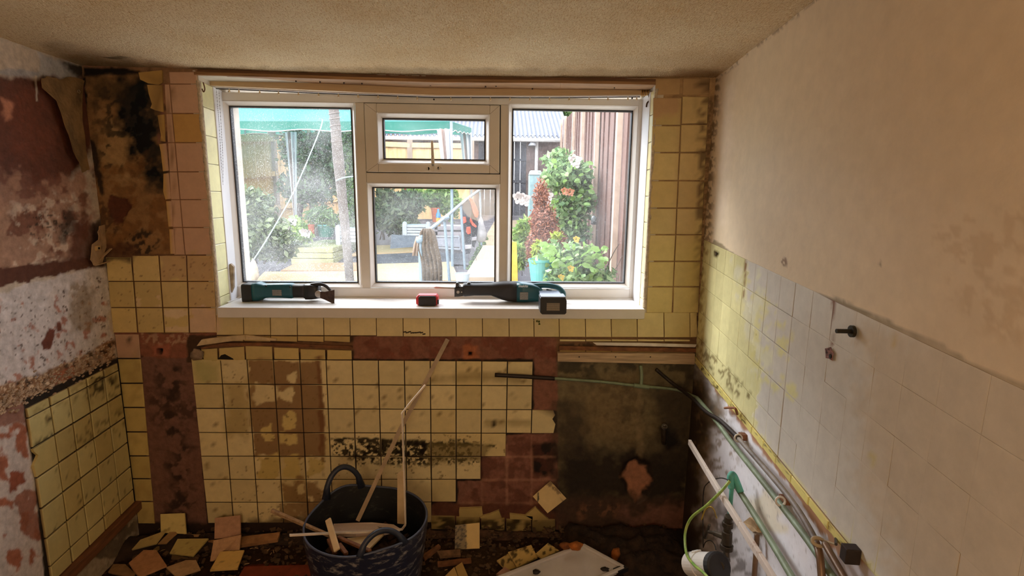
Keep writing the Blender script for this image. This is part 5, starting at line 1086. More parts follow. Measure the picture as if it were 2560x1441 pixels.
tag(tubeobj('brown_stub_pipe', [SW(1893, 1336, .02), SW(1890, 1380, .024), SW(1884, 1470, .03)], .0070, BRNP), 'short upright brown pipe between the slanting batten and the lowest green pipe', 'water pipe')
# tap tail on the dark wall, wall fixings on the tiles
tt = empty('tap_outlet', on_back(1660, 1085, .02), 'old brass pipe outlet sticking out of the dark cement wall', 'pipe outlet')
tubeobj('pipe_stub', [on_back(1660, 1108, .002), on_back(1659, 1100, .03), on_back(1660, 1080, .04), on_back(1661, 1066, .04)], .0105, VB, tt); q = MB(); c = on_back(1661, 1068, .042); q.lathe([(.0, -.004), (.013, -.004), (.013, .006), (.008, .006), (.008, 0), (0, 0)], c, (0, -.5, .85), 12); q.build('nut', STEEL, tt)
bo = empty('wall_bolt', on_right(2136, 828, .01), 'blackened bolt with round washer sticking out of the tiled right wall', 'bolt')
q = MB(); c = on_right(2134, 829, .006); q.cyl(c, c + NR * .006, .012, n=14); q.build('washer', mat('blackened_steel', (52, 46, 34), .5, metal=.5), bo)
q = MB(); d_ = on_right(2116, 828, .022); q.cyl(c + NR * .004, c + NR * .034 + np.array([0, -.002, 0]), .0045, n=10); q.build('shank', mat('blackened_steel', (52, 46, 34), .5, metal=.5), bo)
sheet('wall_plug_hole', [(2062, 872, .001), (2076, 868, .001), (2084, 884, .001), (2080, 902, .001), (2064, 896, .001)], on_right, .0055, mat('raw_plug_hole', (150, 108, 100), .9, var=.5, scale=120), wall_right, seed=11)
q = MB(); c = on_right(2078, 891, .0058); q.cyl(c, c + NR * .003, .0045, n=8); q.build('plug_hole_core', mat('screw_recess', (14, 14, 16), .5), wall_right)
q = MB(); c = on_right(1792, 635, .004); q.cyl(c, c + NR * .003, .006, n=10); q.build('small_hole', mat('dark_hole', (36, 30, 20), .6), wall_right)  # dark disc standing in for the shade inside a small hole

# ================================================================== BUCKET AND WHAT IS IN IT
def bucket_mat(name, base, scuff, thr, bump=.2):
    m, nt, b = _base(name); N = nt.nodes; K = nt.links; ge = N.new('ShaderNodeNewGeometry')
    mp = N.new('ShaderNodeMapping'); mp.inputs['Scale'].default_value = (22, 22, 64); K.new(ge.outputs['Position'], mp.inputs[0])
    nz = N.new('ShaderNodeTexNoise'); nz.inputs['Scale'].default_value = 1; nz.inputs['Detail'].default_value = 8; nz.inputs['Roughness'].default_value = .7; K.new(mp.outputs[0], nz.inputs['Vector'])
    r = N.new('ShaderNodeValToRGB'); r.color_ramp.elements[0].position = thr; r.color_ramp.elements[1].position = thr + .16; r.color_ramp.elements[0].color = L(*base); r.color_ramp.elements[1].color = L(*scuff)
    K.new(nz.outputs[0], r.inputs[0]); K.new(r.outputs[0], b.inputs['Base Color']); b.inputs['Roughness'].default_value = .5; return m
BC = np.array(at_z(917, 1298, .36)); BC[2] = 0; RT_, RB_, BH = .214, .160, .36
bk = empty('rubble_bucket', BC, 'dark navy flexible rubble bucket with two handles, scuffed with plaster dust', 'bucket')
hA, hB = math.radians(128), math.radians(-62)
def lift(t):
    s = 0
    for h, am in ((hA, .030), (hB, .012)):
        d = (t - h + math.pi) % (2 * math.pi) - math.pi; s += am * math.exp(-(d / .42) ** 2)
    return s
def bk_pt(t, f, inner=0):
    z = f * (BH + lift(t) * f ** 3); r = RB_ + (RT_ - RB_) * f ** .8 - inner * .0045
    return BC + np.array([math.cos(t) * r * 1.0, math.sin(t) * r * .97, z])
n = 72; q = MB(); V = []; Fc = []; fo = []
rows = []
for i in range(25):
    f = i / 24; rows.append((f, 0.0))
for (f, _) in rows:
    ribz = .0042 * max(0, math.cos(f * 2 * math.pi * 12)) ** 6 if f < .98 else .002
    for k in range(n):
        t = 2 * math.pi * k / n; p = bk_pt(t, f); d = np.array([math.cos(t), math.sin(t), 0]); V.append(p + d * ribz)
for i in range(24): Fc += [(i * n + k, i * n + (k + 1) % n, (i + 1) * n + (k + 1) % n, (i + 1) * n + k) for k in range(n)]
q.add(V, Fc); q.build('outer_wall', bucket_mat('scuffed_navy_rubber', (30, 34, 56), (160, 156, 152), .53), bk, smooth=True)
q = MB(); V = [bk_pt(2 * math.pi * k / n, f, 1) for f in np.linspace(1, .02, 12) for k in range(n)]
Fc = [(i * n + k, i * n + (k + 1) % n, (i + 1) * n + (k + 1) % n, (i + 1) * n + k) for i in range(11) for k in range(n)] + [tuple(range(11 * n, 12 * n))]
q.add(V, Fc); q.build('inner_wall', bucket_mat('dusty_black_rubber', (24, 26, 28), (74, 72, 66), .55), bk, smooth=True)
q = MB(); q.tube([bk_pt(2 * math.pi * k / n, 1.0, .5) for k in range(n)], .0042, 6, closed=True); q.build('rim', mat('rim_rubber', (74, 82, 104), .4), bk, smooth=True)
def handle(h, half, height, outw, r, m):
    P = []
    for s in np.linspace(-1, 1, 15):
        t = h + s * half; a = max(0, 1 - s * s) ** .5; p = bk_pt(t, 1.0, .5); d = np.array([math.cos(t), math.sin(t), 0]); P.append(p + np.array([0, 0, a * height - .006]) + d * outw * a)
    q = MB(); q.tube(P, [r * 1.5] + [r] * 13 + [r * 1.5], 10); return q.build('handle', m, bk, smooth=True)
handle(hA, .34, .085, .004, .0105, mat('handle_rubber', (36, 42, 58), .45)); handle(hB, .36, .050, -.035, .0095, mat('handle_rubber', (36, 42, 58), .45))
def W_(x, y, Y): return at_y(x, y, Y)
WST = mat('weathered_stick', (176, 142, 104), .75, var=.25, scale=6, stretch=(8, 8, 8), bump=.4); WPL = mat('pale_offcut', (214, 186, 142), .65, var=.15, scale=8, bump=.2)
# rubble filling
q = MB(); rr = random.Random(8)
for k in range(90):
    t = rr.uniform(0, 6.28); r = .15 * rr.random() ** .5; c = BC + np.array([math.cos(t) * r, math.sin(t) * r, .215 + rr.uniform(-.03, .03)]); e = Euler((rr.uniform(-.7, .7), rr.uniform(-.7, .7), rr.uniform(0, 6))).to_matrix(); s = rr.uniform(.008, .03)
    q.obox(c, np.array(e @ Vector((s, 0, 0))), np.array(e @ Vector((0, s * rr.uniform(.4, 1), 0))), np.array(e @ Vector((0, 0, .004))))
q.lathe([(0, .195), (.165, .195), (.16, .05)], BC, n=24); o = q.build('bucket_rubble', mat('bucket_rubble', (88, 66, 48), .9, var=.4, scale=40)); tag(o, 'dark broken rubble filling the lower part of the navy bucket', 'rubble', kind='stuff')
q = MB(); pts = [W_(724, 1339, 1.60), W_(860, 1332, 1.68), W_(960, 1329, 1.715), W_(1005, 1324, 1.73), W_(1014, 1312, 1.733), W_(1011, 1200, 1.75), W_(1005, 1034, 1.77), W_(1020, 1014, 1.785), W_(1063, 963, 1.83)]
for i in range(len(pts) - 1): q.bar(pts[i], pts[i + 1], .0050, .014, up=(0, -1, .35) if i < 3 else (0, -1, 0))
q2 = MB(); 
tag(q.build('bent_edging_strip', mat('dirty_white_edging', (222, 206, 186), .45, var=.12, scale=20)), 'long white plastic edging bent into an L, sticking out of the bucket', 'edging strip')
q = MB(); q.bar(W_(894, 1303, 1.83), W_(1000, 1075, 1.90), .016, .003, up=(0, -1, .2)); q.bar(W_(1000, 1075, 1.90), W_(1060, 963, 1.935), .016, .003, up=(0, -1, .2)); q.bar(W_(1060, 963, 1.935), W_(1119, 849, 1.965), .016, .003, up=(0, -1, .2))
tag(q.build('tall_edging_strip', mat('beige_edging', (176, 152, 122), .5, var=.2, scale=14)), 'tall flat beige edging strip leaning out of the bucket up to the red plaster band', 'edging strip')
q = MB(); q.prism([W_(x, y, 1.80) for x, y in ((993, 1310), (993, 1186), (1003, 1178), (1009, 1180), (1011, 1312))], (0, .008, 0)); tag(q.build('board_offcut', WPL, bevel=.001), 'narrow pale board offcut standing upright at the back of the bucket', 'board offcut')
q = MB(); q.bar(W_(679, 1277, 1.72), W_(833, 1344, 1.66), .013, .012, up=(0, 0, 1), w1=.010); tag(q.build('grey_stick', WST, bevel=.002), 'weathered stick poking out over the left rim of the bucket', 'stick')
q = MB(); q.bar(W_(820, 1299, 1.66), W_(843, 1378, 1.555), .021, .008, up=(0, -1, .6)); tag(q.build('short_wood_offcut', WPL, bevel=.003), 'short pale wood offcut with rounded top, lying across the white strip in the bucket', 'wood offcut')
q = MB(); q.bar(W_(845, 1344, 1.63), W_(926, 1379, 1.53), .012, .010, up=(0, 0, 1)); tag(q.build('dark_stick', WBRN, bevel=.002), 'dark brown stick across the front of the bucket below the white strip', 'stick')
q = MB(); q.prism([W_(832, 1335, 1.71), W_(834, 1310, 1.80), W_(880, 1308, 1.81), W_(930, 1307, 1.81), W_(984, 1312, 1.80), W_(1000, 1322, 1.76), W_(960, 1332, 1.72), W_(890, 1336, 1.70)], (0, 0, -.012))
tag(q.build('plaster_slab', mat('mouldy_plaster_slab', (212, 190, 174), .85, var=.2, scale=22, col2=(60, 48, 40), thr=(.34, .4), bump=.6)), 'cream plaster slab with black mould spots inside the bucket', 'plaster slab')
q = MB(); q.prism([W_(868, 1346, 1.69), W_(960, 1336, 1.71), W_(946, 1350, 1.66), W_(922, 1374, 1.60), W_(880, 1362, 1.62)], (0, 0, -.006)); tag(q.build('board_piece', mat('tan_board_piece', (204, 176, 128), .7, var=.15, scale=14)), 'flat tan board piece in the bucket under the white strip', 'board piece')
q = MB(); q.bar(W_(822, 1350, 1.62), W_(838, 1384, 1.56), .014, .012); q.bar(W_(848, 1362, 1.60), W_(866, 1386, 1.54), .013, .010); tag(q.build('splintered_wood', WBRN, bevel=.001), 'splintered reddish wood piece below the short pale offcut in the bucket', 'wood splinter')

# ================================================================== LOOSE TILES AND DEBRIS ON THE FLOOR
BACKM = colmat('tile_back_clay', bump=.5, bscale=60, grain=.25, gscale=40, spec=.2)
def loose(pts, label, col, group=None, name='loose_tile', back=False, lay=(), cat='tile', th=.007):
    """pts: (px, py, z) where the corner lies, or (px, py, -Y) for a corner standing at depth Y"""
    P = [at_z(x, y, z) if z >= 0 else at_y(x, y, -z) for x, y, z in pts]; n = len(P)
    c = sum(P) / n; nn = sum(np.cross(P[i] - c, P[(i + 1) % n] - c) for i in range(n)); nn /= np.linalg.norm(nn)
    if nn @ (CAM - c) < 0: nn = -nn
    k = (22 if len(lay) == 2 else 12) if n == 4 and lay else 1
    if n == 4:
        g = k + 1; G = [(P[0] * (1 - i / k) + P[1] * i / k) * (1 - j / k) + (P[3] * (1 - i / k) + P[2] * i / k) * j / k for j in range(g) for i in range(g)]
        o1 = g * g; V = G + [p - nn * th for p in P]; idx = [0, k, g * g - 1, g * g - g]
        Fc = [(j * g + i, j * g + i + 1, (j + 1) * g + i + 1, (j + 1) * g + i) for j in range(k) for i in range(k)]
        rim = [[i for i in range(g)], [j * g + k for j in range(g)], [k * g + k - i for i in range(g)], [(k - j) * g for j in range(g)]]
        for s in range(4): Fc.append(tuple([o1 + s, o1 + (s + 1) % 4] + rim[s][::-1]))
        Fc.append((o1 + 3, o1 + 2, o1 + 1, o1))
    else:
        V = P + [p - nn * th for p in P]; Fc = [tuple(range(n)), tuple(range(n, 2 * n))[::-1]] + [(i, n + i, n + (i + 1) % n, (i + 1) % n) for i in range(n)]
    f0 = Fc[0]
    if np.cross(V[f0[1]] - V[f0[0]], V[f0[2]] - V[f0[1]]) @ nn < 0: Fc = [f[::-1] for f in Fc]
    V = np.array(V); o0 = c - nn * th; cc = paint(proj(V), lin(col), list(lay), .8 if back else .3)
    root_z = V[:, 2].min(); loc = np.array([c[0], c[1], root_z])
    o = mesh_obj(name, V - loc, Fc, BACKM if back else M_TILE, None, False, cc); o.location = loc; tag(o, label, cat, group); return o
YT = (216, 196, 128)
SP = [Layer([(260, 1300), (620, 1300), (620, 1441), (260, 1441)], (120, 96, 58), 10, 10, .6, sp=(9, .42), seed=400)]
loose([(401, 1286, -2.125), (461, 1284, -2.125), (465, 1336, -2.09), (402, 1333, -2.09)], 'whole yellow tile standing against the red strip near the left corner', YT, lay=SP)
loose([(537, 1296, -2.10), (600, 1289, -2.10), (601, 1344, -2.06), (536, 1348, -2.06)], 'pinkish tile standing with its back against the wall, left of the grey stick', (188, 146, 118), back=True)
loose([(534, 1352, .05), (602, 1338, .075), (598, 1376, .03), (574, 1378, .02), (532, 1404, .01), (525, 1404, .01)], 'broken beige tile leaning below the standing pinkish tile', (196, 156, 120), back=True)
loose([(551, 1380, .035), (611, 1376, .035), (594, 1422, .03), (525, 1426, .03)], 'bright yellow whole tile lying flat nearest the bucket', (224, 188, 112), lay=SP)
loose([(351, 1350, .05), (414, 1327, .075), (389, 1360, .05), (329, 1375, .03)], 'yellow tile lying on the left pile, topmost at its back', (190, 168, 110), lay=SP)
loose([(424, 1331, .06), (449, 1330, .05), (416, 1360, .035), (394, 1361, .04)], 'brownish tile sliver tucked under the back tile of the left pile', (150, 118, 78), back=True)
loose([(357, 1376, .02), (428, 1358, .02), (430, 1367, .018), (395, 1382, .012)], 'thin tile edge showing under the back of the left pile', (140, 116, 76), back=True)
loose([(444, 1348, .055), (521, 1347, .05), (482, 1391, .03), (424, 1384, .03)], 'mottled olive-yellow tile lying in the middle of the left pile', (184, 166, 102), lay=SP)
loose([(430, 1388, .012), (480, 1396, .012), (490, 1398, .012), (428, 1398, .008)], 'dark broken tile edge under the olive-yellow tile', (120, 96, 66), back=True)
RC = [Layer([(352, 1398), (372, 1395), (380, 1408), (396, 1420), (350, 1436), (346, 1415)], (150, 84, 50), 6, 5, .9, rough=.85, seed=401)]
loose([(322, 1408, .045), (359, 1376, .05), (391, 1376, .045), (417, 1415, .04), (349, 1443, .035), (336, 1430, .035)], 'upturned tile with orange clay back, at the front of the left pile', (182, 134, 96), back=True, lay=RC)
loose([(270, 1431, .02), (283, 1411, .025), (313, 1411, .025), (338, 1434, .02), (330, 1446, .012)], 'broken brown tile corner at the far left of the pile', (140, 108, 74), back=True)
loose([(415, 1419, .03), (465, 1401, .03), (490, 1401, .03), (501, 1424, .025), (442, 1443, .02)], 'beige broken tile lying front centre of the left pile', (178, 146, 108), back=True)
loose([(437, 1336, .03), (512, 1337, .03), (510, 1343, .025), (437, 1344, .025)], 'thin beige tile strip lying behind the olive-yellow tile', (168, 134, 96), back=True)
q = MB(); q.prism([at_z(520, 1352, .03), at_z(700, 1331, .045), at_z(694, 1349, .03), at_z(596, 1364, .02)], (0, 0, -.014)); tag(q.build('rotten_board', mat('rotten_board', (168, 122, 78), .85, var=.3, scale=14, bump=.8)), 'short rotten board lying on the floor left of the bucket', 'board')
loose([(1332, 1242, -2.125), (1376, 1203, -2.145), (1416, 1247, -2.125), (1369, 1284, -2.10)], 'cracked yellow tile hanging as a diamond beside the dark cement patch', (216, 188, 130), lay=[Layer([(1376, 1200), (1420, 1245), (1408, 1256), (1368, 1212)], (110, 86, 54), 5, 5, .8, sp=(8, 0.0), seed=402), Layer([(1343, 1232), (1347, 1230), (1348, 1250), (1343, 1258)], (30, 22, 14), 1, 1.5, 1, seed=403)])
loose([(1138, 1314, -2.05), (1199, 1308, -2.05), (1199, 1372, -2.01), (1137, 1375, -2.01)], 'upright tile half stained brown and half clean yellow, right of the bucket', (222, 188, 116), lay=[Layer([(1130, 1305), (1166, 1305), (1166, 1380), (1130, 1380)], (132, 112, 74), 1, 2, .95, seed=404), Layer([(1130, 1305), (1166, 1305), (1166, 1380), (1130, 1380)], (46, 36, 24), 2, 3, .9, sp=(5, .12), seed=405)])
MS = [Layer([(1240, 1350), (1400, 1350), (1400, 1430), (1240, 1430)], (60, 46, 28), 6, 6, .9, sp=(8, .22), seed=406)]
loose([(1270, 1381, .04), (1328, 1363, .045), (1344, 1394, .035), (1292, 1419, .03)], 'mould-streaked yellow tile against the left edge of the white tray', (216, 186, 116), lay=MS)
loose([(1242, 1402, .025), (1270, 1385, .03), (1292, 1419, .022), (1267, 1427, .02)], 'mould-streaked tile half under another, left of the white tray', (196, 168, 104), lay=MS)
loose([(1339, 1385, .05), (1370, 1358, .05), (1398, 1377, .045), (1355, 1397, .045)], 'small yellow tile piece beside the upper left edge of the white tray', (214, 186, 116), lay=MS)
loose([(1108, 1445, .02), (1136, 1418, .035), (1147, 1448, .02)], 'pointed yellow tile shard at the bottom edge, left one of two', (190, 156, 92))
loose([(1138, 1418, .03), (1155, 1406, .035), (1173, 1448, .02), (1148, 1448, .02)], 'pointed yellow tile shard at the bottom edge, right one of two', (176, 144, 84))
loose([(1240, 1436, .02), (1262, 1418, .03), (1284, 1432, .025), (1270, 1446, .02)], 'pinkish plaster lump by the lower left edge of the white tray', (190, 150, 130), back=True, name='plaster_chunk', cat='plaster lump', th=.015)
q = MB(); q.prism([at_z(1056, 1388, .02), at_z(1096, 1360, .05), at_z(1102, 1366, .045), at_z(1062, 1398, .02)], (0, 0, -.012)); tag(q.build('wood_scrap', WBRN, bevel=.001), 'brown wood scrap on the floor close to the right side of the bucket', 'wood scrap')
q = MB(); q.prism([at_z(1092, 1378, .03), at_z(1150, 1374, .03), at_z(1152, 1388, .02), at_z(1100, 1392, .02)], (0, 0, -.01)); tag(q.build('plaster_chunk', mat('brown_plaster', (130, 96, 66), .9, var=.3, scale=30, bump=.6)), 'brown plaster chunk in front of the half stained tile', 'plaster lump')
q = MB(); q.bar(at_z(1094, 1412, .02), at_z(1178, 1402, .02), .022, .012); tag(q.build('wood_scrap', WBRN, bevel=.001), 'brown lath on the floor above the two pointed tile shards', 'wood scrap')
# white tray, corner up
TRY = mat('white_enamel_tray', (206, 200, 196), .4, var=.12, scale=5, bump=.08)
A, B, Dd = at_z(1457, 1358, .13), at_z(1560, 1414, .12), at_z(1238, 1443, .10)
e1 = B - A; e2 = Dd - A; e1 *= 1.0; e2 *= 1.25; nT = np.cross(e2, e1); nT /= np.linalg.norm(nT); nT = nT if nT[2] > 0 else -nT
tr = empty('white_tray', A * .5 + (A + e1 + e2) * .5 - nT * .05, 'large white enamel tray lying in the rubble below the dark cement patch', 'tray')
f_ = lambda u, v, h: A + e1 * u + e2 * v + nT * h
q = MB(); q.add([f_(.01, .01, -.016), f_(.99, .01, -.016), f_(.99, 1, -.016), f_(.01, 1, -.016), f_(.0, .0, -.03), f_(1, 0, -.03), f_(1, 1, -.03), f_(0, 1, -.03)], [(0, 3, 2, 1), (4, 5, 6, 7), (0, 1, 5, 4), (1, 2, 6, 5), (2, 3, 7, 6), (3, 0, 4, 7)]); q.build('panel', TRY, tr)
l1, l2 = np.linalg.norm(e1), np.linalg.norm(e2)
for (u0, v0, u1, v1) in ((0, 0, 1, 0), (0, 0, 0, 1), (1, 0, 1, 1)):
    q = MB(); a, b = f_(u0, v0, -.012), f_(u1, v1, -.012); q.bar(a, b, .016, .012, up=nT); q.build('raised_edge', TRY, tr, bevel=.004)
q = MB(); q.obox(f_(1.0, .03, -.016), e1 / l1 * .0125, e2 / l2 * .022, nT * .009); q.build('end_slot', BLKP, tr)
# orange foam scraps and black fragments
ORG = mat('orange_foam', (184, 104, 34), .8, var=.35, scale=30, bump=.6)
tag(blob('orange_foam_scrap', at_z(1440, 1364, .16) , .030, ORG, seed=4, flat=(1.0, .6, .55)), 'orange foam scrap resting on the top corner of the white tray', 'foam scrap')
tag(blob('orange_foam_scrap', at_z(1413, 1366, .13), .020, mat('orange_foam_dark', (140, 80, 32), .8, var=.35, scale=30), seed=5, flat=(1.3, .5, .7)), 'darker orange foam scrap just left of the tray corner', 'foam scrap')
tag(blob('orange_foam_scrap', at_z(1540, 1386, .05), .026, ORG, seed=6, flat=(.75, .6, 1.1)), 'pear-shaped orange foam scrap on the earth right of the white tray', 'foam scrap')
BF = mat('black_fragment', (36, 28, 26), .7, var=.3)
for (x, y, w, lb) in ((1341, 1434, .1, 'curled black fragment on the lower left of the white tray'), (1512, 1427, .1, 'curled black fragment near the right corner of the white tray')):
    tag(blob('black_fragment', at_z(x, y, w) + nT * .006, .013, BF, seed=int(x), flat=(1.2, .9, .55)), lb, 'fragment')
# small rubble: crumbs, splinters, dust heaps along the wall
q = MB(); rr = random.Random(21)
def chip(c, s, h=.35):
    e = Euler((rr.uniform(-.5, .5), rr.uniform(-.5, .5), rr.uniform(0, 6.3))).to_matrix(); q.obox(c, np.array(e @ Vector((s, 0, 0))), np.array(e @ Vector((0, s * rr.uniform(.3, .9), 0))), np.array(e @ Vector((0, 0, s * h))))
for k in range(1500):
    x = rr.uniform(-1.5, .8); y = D - abs(rr.gauss(0, .28)); y = min(y, D - .01)
    if y < 1.3: continue
    chip(np.array([x, y, rr.uniform(0, .012) + .02 * max(0, 1 - (D - y) / .1)]), rr.uniform(.002, .012))
o = q.build('floor_crumbs', mat('floor_crumbs', (108, 80, 54), .9, var=.5, scale=25, col2=(40, 28, 18))); tag(o, 'brown rubble crumbs scattered over the earth floor along the walls', 'rubble', kind='stuff')
q = MB()
for k in range(60):
    x = rr.uniform(-1.2, .6); y = rr.uniform(1.4, 2.1); s = rr.uniform(.004, .012); c = np.array([x, y, .012]); a = rr.uniform(0, 6.3); q.bar(c, c + np.array([math.cos(a), math.sin(a), .1]) * s * 2, .0022, .0016)
o = q.build('pale_splinters', mat('pale_splinters', (196, 162, 116), .8)); tag(o, 'tiny pale wood splinters strewn on the dark floor', 'splinters', kind='stuff')
def heap(name, poly, h, m, seed, label):
    """low mound with a noisy top over a floor outline given in the calibrated frame"""
    pts = [at_z(x, y, 0)[:2] for x, y in poly]; pl = np.array(pts); lo, hi = pl.min(0), pl.max(0); nx, ny = max(int((hi[0] - lo[0]) / .012), 8), max(int((hi[1] - lo[1]) / .012), 5)
    X, Y_ = np.meshgrid(np.linspace(lo[0], hi[0], nx), np.linspace(lo[1], min(hi[1], D - .003), ny)); P = np.stack([X.ravel(), Y_.ravel()], 1); sd = -sdist(P, pl); sd = np.minimum(sd, RX + RS * (P[:, 1] - D) - .012 - P[:, 0])
    z = np.clip(sd / .05, -.2, 1) * h * (1 + .9 * fbm(P[:, 0] * 24, P[:, 1] * 24, seed, 4)); V = np.c_[P, z]; Fc = [(j * nx + i, j * nx + i + 1, (j + 1) * nx + i + 1, (j + 1) * nx + i) for j in range(ny - 1) for i in range(nx - 1)]
    Fc = [f for f in Fc if V[list(f), 2].max() > 0 and V[list(f), 2].min() > -.004]; o = mesh_obj(name, V, Fc, m, None, True); tag(o, label, 'rubble', kind='stuff')
ER = mat('dark_earth', (62, 44, 30), .95, var=.5, scale=30, bump=1.0, bscale=90, col2=(24, 16, 11))
heap('earth_heap', [(300, 1340), (900, 1328), (900, 1350), (640, 1372), (330, 1400), (240, 1420)], .030, ER, 1, 'dark earth and dust heaped along the foot of the back wall, left of the bucket')
heap('earth_heap', [(1040, 1325), (1400, 1330), (1420, 1345), (1260, 1352), (1060, 1350)], .032, mat('brown_earth', (92, 64, 46), .95, var=.45, scale=30, bump=1.0, bscale=90, col2=(36, 24, 16)), 2, 'brown dust heaped under the bottom tiles, right of the bucket')
heap('earth_heap', [(1400, 1320), (1730, 1330), (1800, 1400), (1700, 1500), (1500, 1420), (1400, 1370)], .05, ER, 3, 'dark damp earth heaped in the right corner under the cement patch')
q = MB(); q.prism([at_z(612, 1417, .012), at_z(780, 1412, .012), at_z(800, 1500, .012), at_z(560, 1500, .012)], (0, 0, -.01)); tag(q.build('red_floor_board', mat('red_painted_board', (132, 52, 30), .6, var=.25, scale=20), bevel=.001), 'red-brown painted board lying on the floor left of the bucket', 'board')

# ================================================================== GARDEN SEEN THROUGH THE WINDOW
GS, G0 = 0.08, 0.07                                   # the garden rises away from the house: z = G0 + GS*y
ALB[0] = 0.60
def gz(y): return G0 + GS * y
def on_g(px, py):
    d = ray(px, py); t = (G0 + GS * CAM[1] - CAM[2]) / (d[2] - GS * d[1]); return CAM + d * t
def gy(px, Y): a = at_y(px, 600, Y); return np.array([a[0], Y, gz(Y)])
rg = random.Random(77)
GRD = mat('garden_ground', (112, 108, 114), .95, var=.35, scale=3, bump=.8, bscale=14, col2=(72, 68, 74))
q = MB(); gx_ = np.linspace(-14, 14, 30); gyy = np.linspace(2.56, 40, 40)
V = [(x, y, gz(min(y, 16)) + .02 * rg.uniform(-1, 1) * (y > 3)) for y in gyy for x in gx_]
q.add(V, [(j * 30 + i, j * 30 + i + 1, (j + 1) * 30 + i + 1, (j + 1) * 30 + i) for j in range(39) for i in range(29)]); o = q.build('garden_ground', GRD, smooth=True); o['kind'] = 'structure'
BRD = mat('pale_deck_board', (214, 186, 142), .8, var=.10, scale=2, stretch=(2, 14, 4), bump=.2); PTH = mat('sandy_paving', (170, 152, 122), .9, var=.15, scale=5)
def slab(name, pts, m, label, cat, h=.03, lift=.02, group=None):
    P = [on_g(x, y) + np.array([0, 0, lift]) for x, y in pts]; q = MB(); q.prism(P, (0, 0, h)); return tag(q.build(name, m, bevel=.003), label, cat, group)
slab('deck_board', [(640, 712), (662, 690), (905, 688), (905, 712)], BRD, 'wide pale board lying nearest the left pane, at its bottom', 'board')
slab('deck_board', [(702, 687), (738, 668), (905, 666), (905, 686)], mat('pinkish_deck_board', (196, 150, 114), .8, var=.12, scale=2, stretch=(2, 14, 4)), 'pinkish board lying behind the nearest pale board, left pane', 'board')
slab('deck_board', [(934, 712), (934, 670), (1128, 664), (1150, 712)], BRD, 'pale board across the bottom of the lower middle pane', 'board')
slab('deck_board', [(876, 646), (915, 622), (1046, 620), (1046, 637), (934, 642)], BRD, 'pale board lying in front of the dark slab, middle pane', 'board')
slab('deck_board', [(1160, 712), (1208, 628), (1246, 628), (1262, 712)], mat('cream_plank', (216, 190, 156), .8, var=.08, scale=2), 'long cream plank pointing away beside the path, lower middle pane', 'board', h=.05, lift=.035)
slab('paving_path', [(1196, 625), (1236, 556), (1330, 552), (1330, 580), (1300, 640), (1290, 712), (1262, 712), (1246, 630)], PTH, 'sandy garden path leading to the black shed door', 'path', h=.012, lift=.015)
slab('stone_block', [(628, 712), (634, 690), (640, 690), (644, 712)], BRD, 'small pale stone block at the foot of the rope, left pane', 'stone')
q = MB(); ps = 0  # unseen pale slabs added to bounce daylight up into the room
for ix in range(9):
    for iy in range(3):
        xa_, ya_ = -2.9 + ix * .62, 2.56 + iy * .62; P_ = [(xa_, ya_, gz(ya_) + .02), (xa_ + .61, ya_, gz(ya_) + .02), (xa_ + .61, ya_ + .61, gz(ya_ + .61) + .02), (xa_, ya_ + .61, gz(ya_ + .61) + .02)]; q = MB(); q.prism(P_, (0, 0, .03)); o = q.build('bounce_slab', mat('pale_bounce_slab', (250, 244, 232), .9, var=.05, scale=4), bpy.data.objects['garden_ground']); put_parent(o, bpy.data.objects['garden_ground'])
# ---- fences: every board a part
FGD = mat('golden_fence_wood', (252, 208, 148), .8, var=.12, scale=3, stretch=(8, 8, 1.2), bump=.2); FPO = mat('concrete_fence_post', (176, 156, 136), .9, var=.12)
def fence(name, pxa, pxb, Ya, Yb, top_a, top_b, label, m, n, rails=True, post=True, group=None):
    a = gy(pxa, Ya); b = gy(pxb, Yb); ta, tb = at_y(pxa, top_a, Ya)[2], at_y(pxb, top_b, Yb)[2]; f = empty(name, (a + b) / 2, label, 'fence', group)
    d = (b - a); d[2] = 0; ln = np.linalg.norm(d); d /= ln; nn = np.cross(d, [0, 0, 1]); w = ln / n
    for i in range(n):
        t0, t1 = i / n, (i + 1) / n; p0 = a + (b - a) * t0; p1 = a + (b - a) * t1; z = ta + (tb - ta) * (t0 + t1) / 2
        q = MB(); o_ = nn * (.006 if i % 2 else .0)
        q.prism([(p0[0], p0[1], p0[2] + .03), (p1[0], p1[1], p1[2] + .03), (p1[0], p1[1], z), (p0[0], p0[1], z)], nn * .014 + o_); q.build('fence_board', m, f)
    if rails:
        for fr in (.04, .38, .72):
            q = MB(); za, zb_ = ta - (ta - a[2]) * fr, tb - (tb - b[2]) * fr; s = 1 if nn[1] < 0 else -1
            q.bar(np.array([a[0], a[1], za]) + nn * .035 * s, np.array([b[0], b[1], zb_]) + nn * .035 * s, .05, .08, up=(0, 0, 1)); q.build('rail', m, f)
    if post:
        q = MB(); q.box((b[0] - .05, b[1] - .06, b[2]), (b[0] + .05, b[1] + .04, tb + .06)); q.prism([(b[0] - .05, b[1] - .06, tb + .06), (b[0] + .05, b[1] - .06, tb + .06), (b[0] + .02, b[1] - .01, tb + .11), (b[0] - .02, b[1] - .01, tb + .11)], (0, .05, 0)); q.build('post', FPO, f)
    return f
fence('garden_fence', 560, 697, 8.2, 9.3, 338, 338, 'golden close-board fence panel seen at the left of the left pane', FGD, 11)
fence('garden_fence', 120, 556, 7.0, 8.1, 330, 338, 'golden fence panel left of the view, hidden behind the window jamb', FGD, 20)
fence('garden_fence', 700, 868, 9.4, 11.2, 342, 348, 'golden fence panel behind the small tree, left pane', FGD, 18)
fence('garden_fence', 870, 1030, 11.3, 11.4, 350, 357, 'golden fence panel seen through the left of the small top pane', FGD, 15)
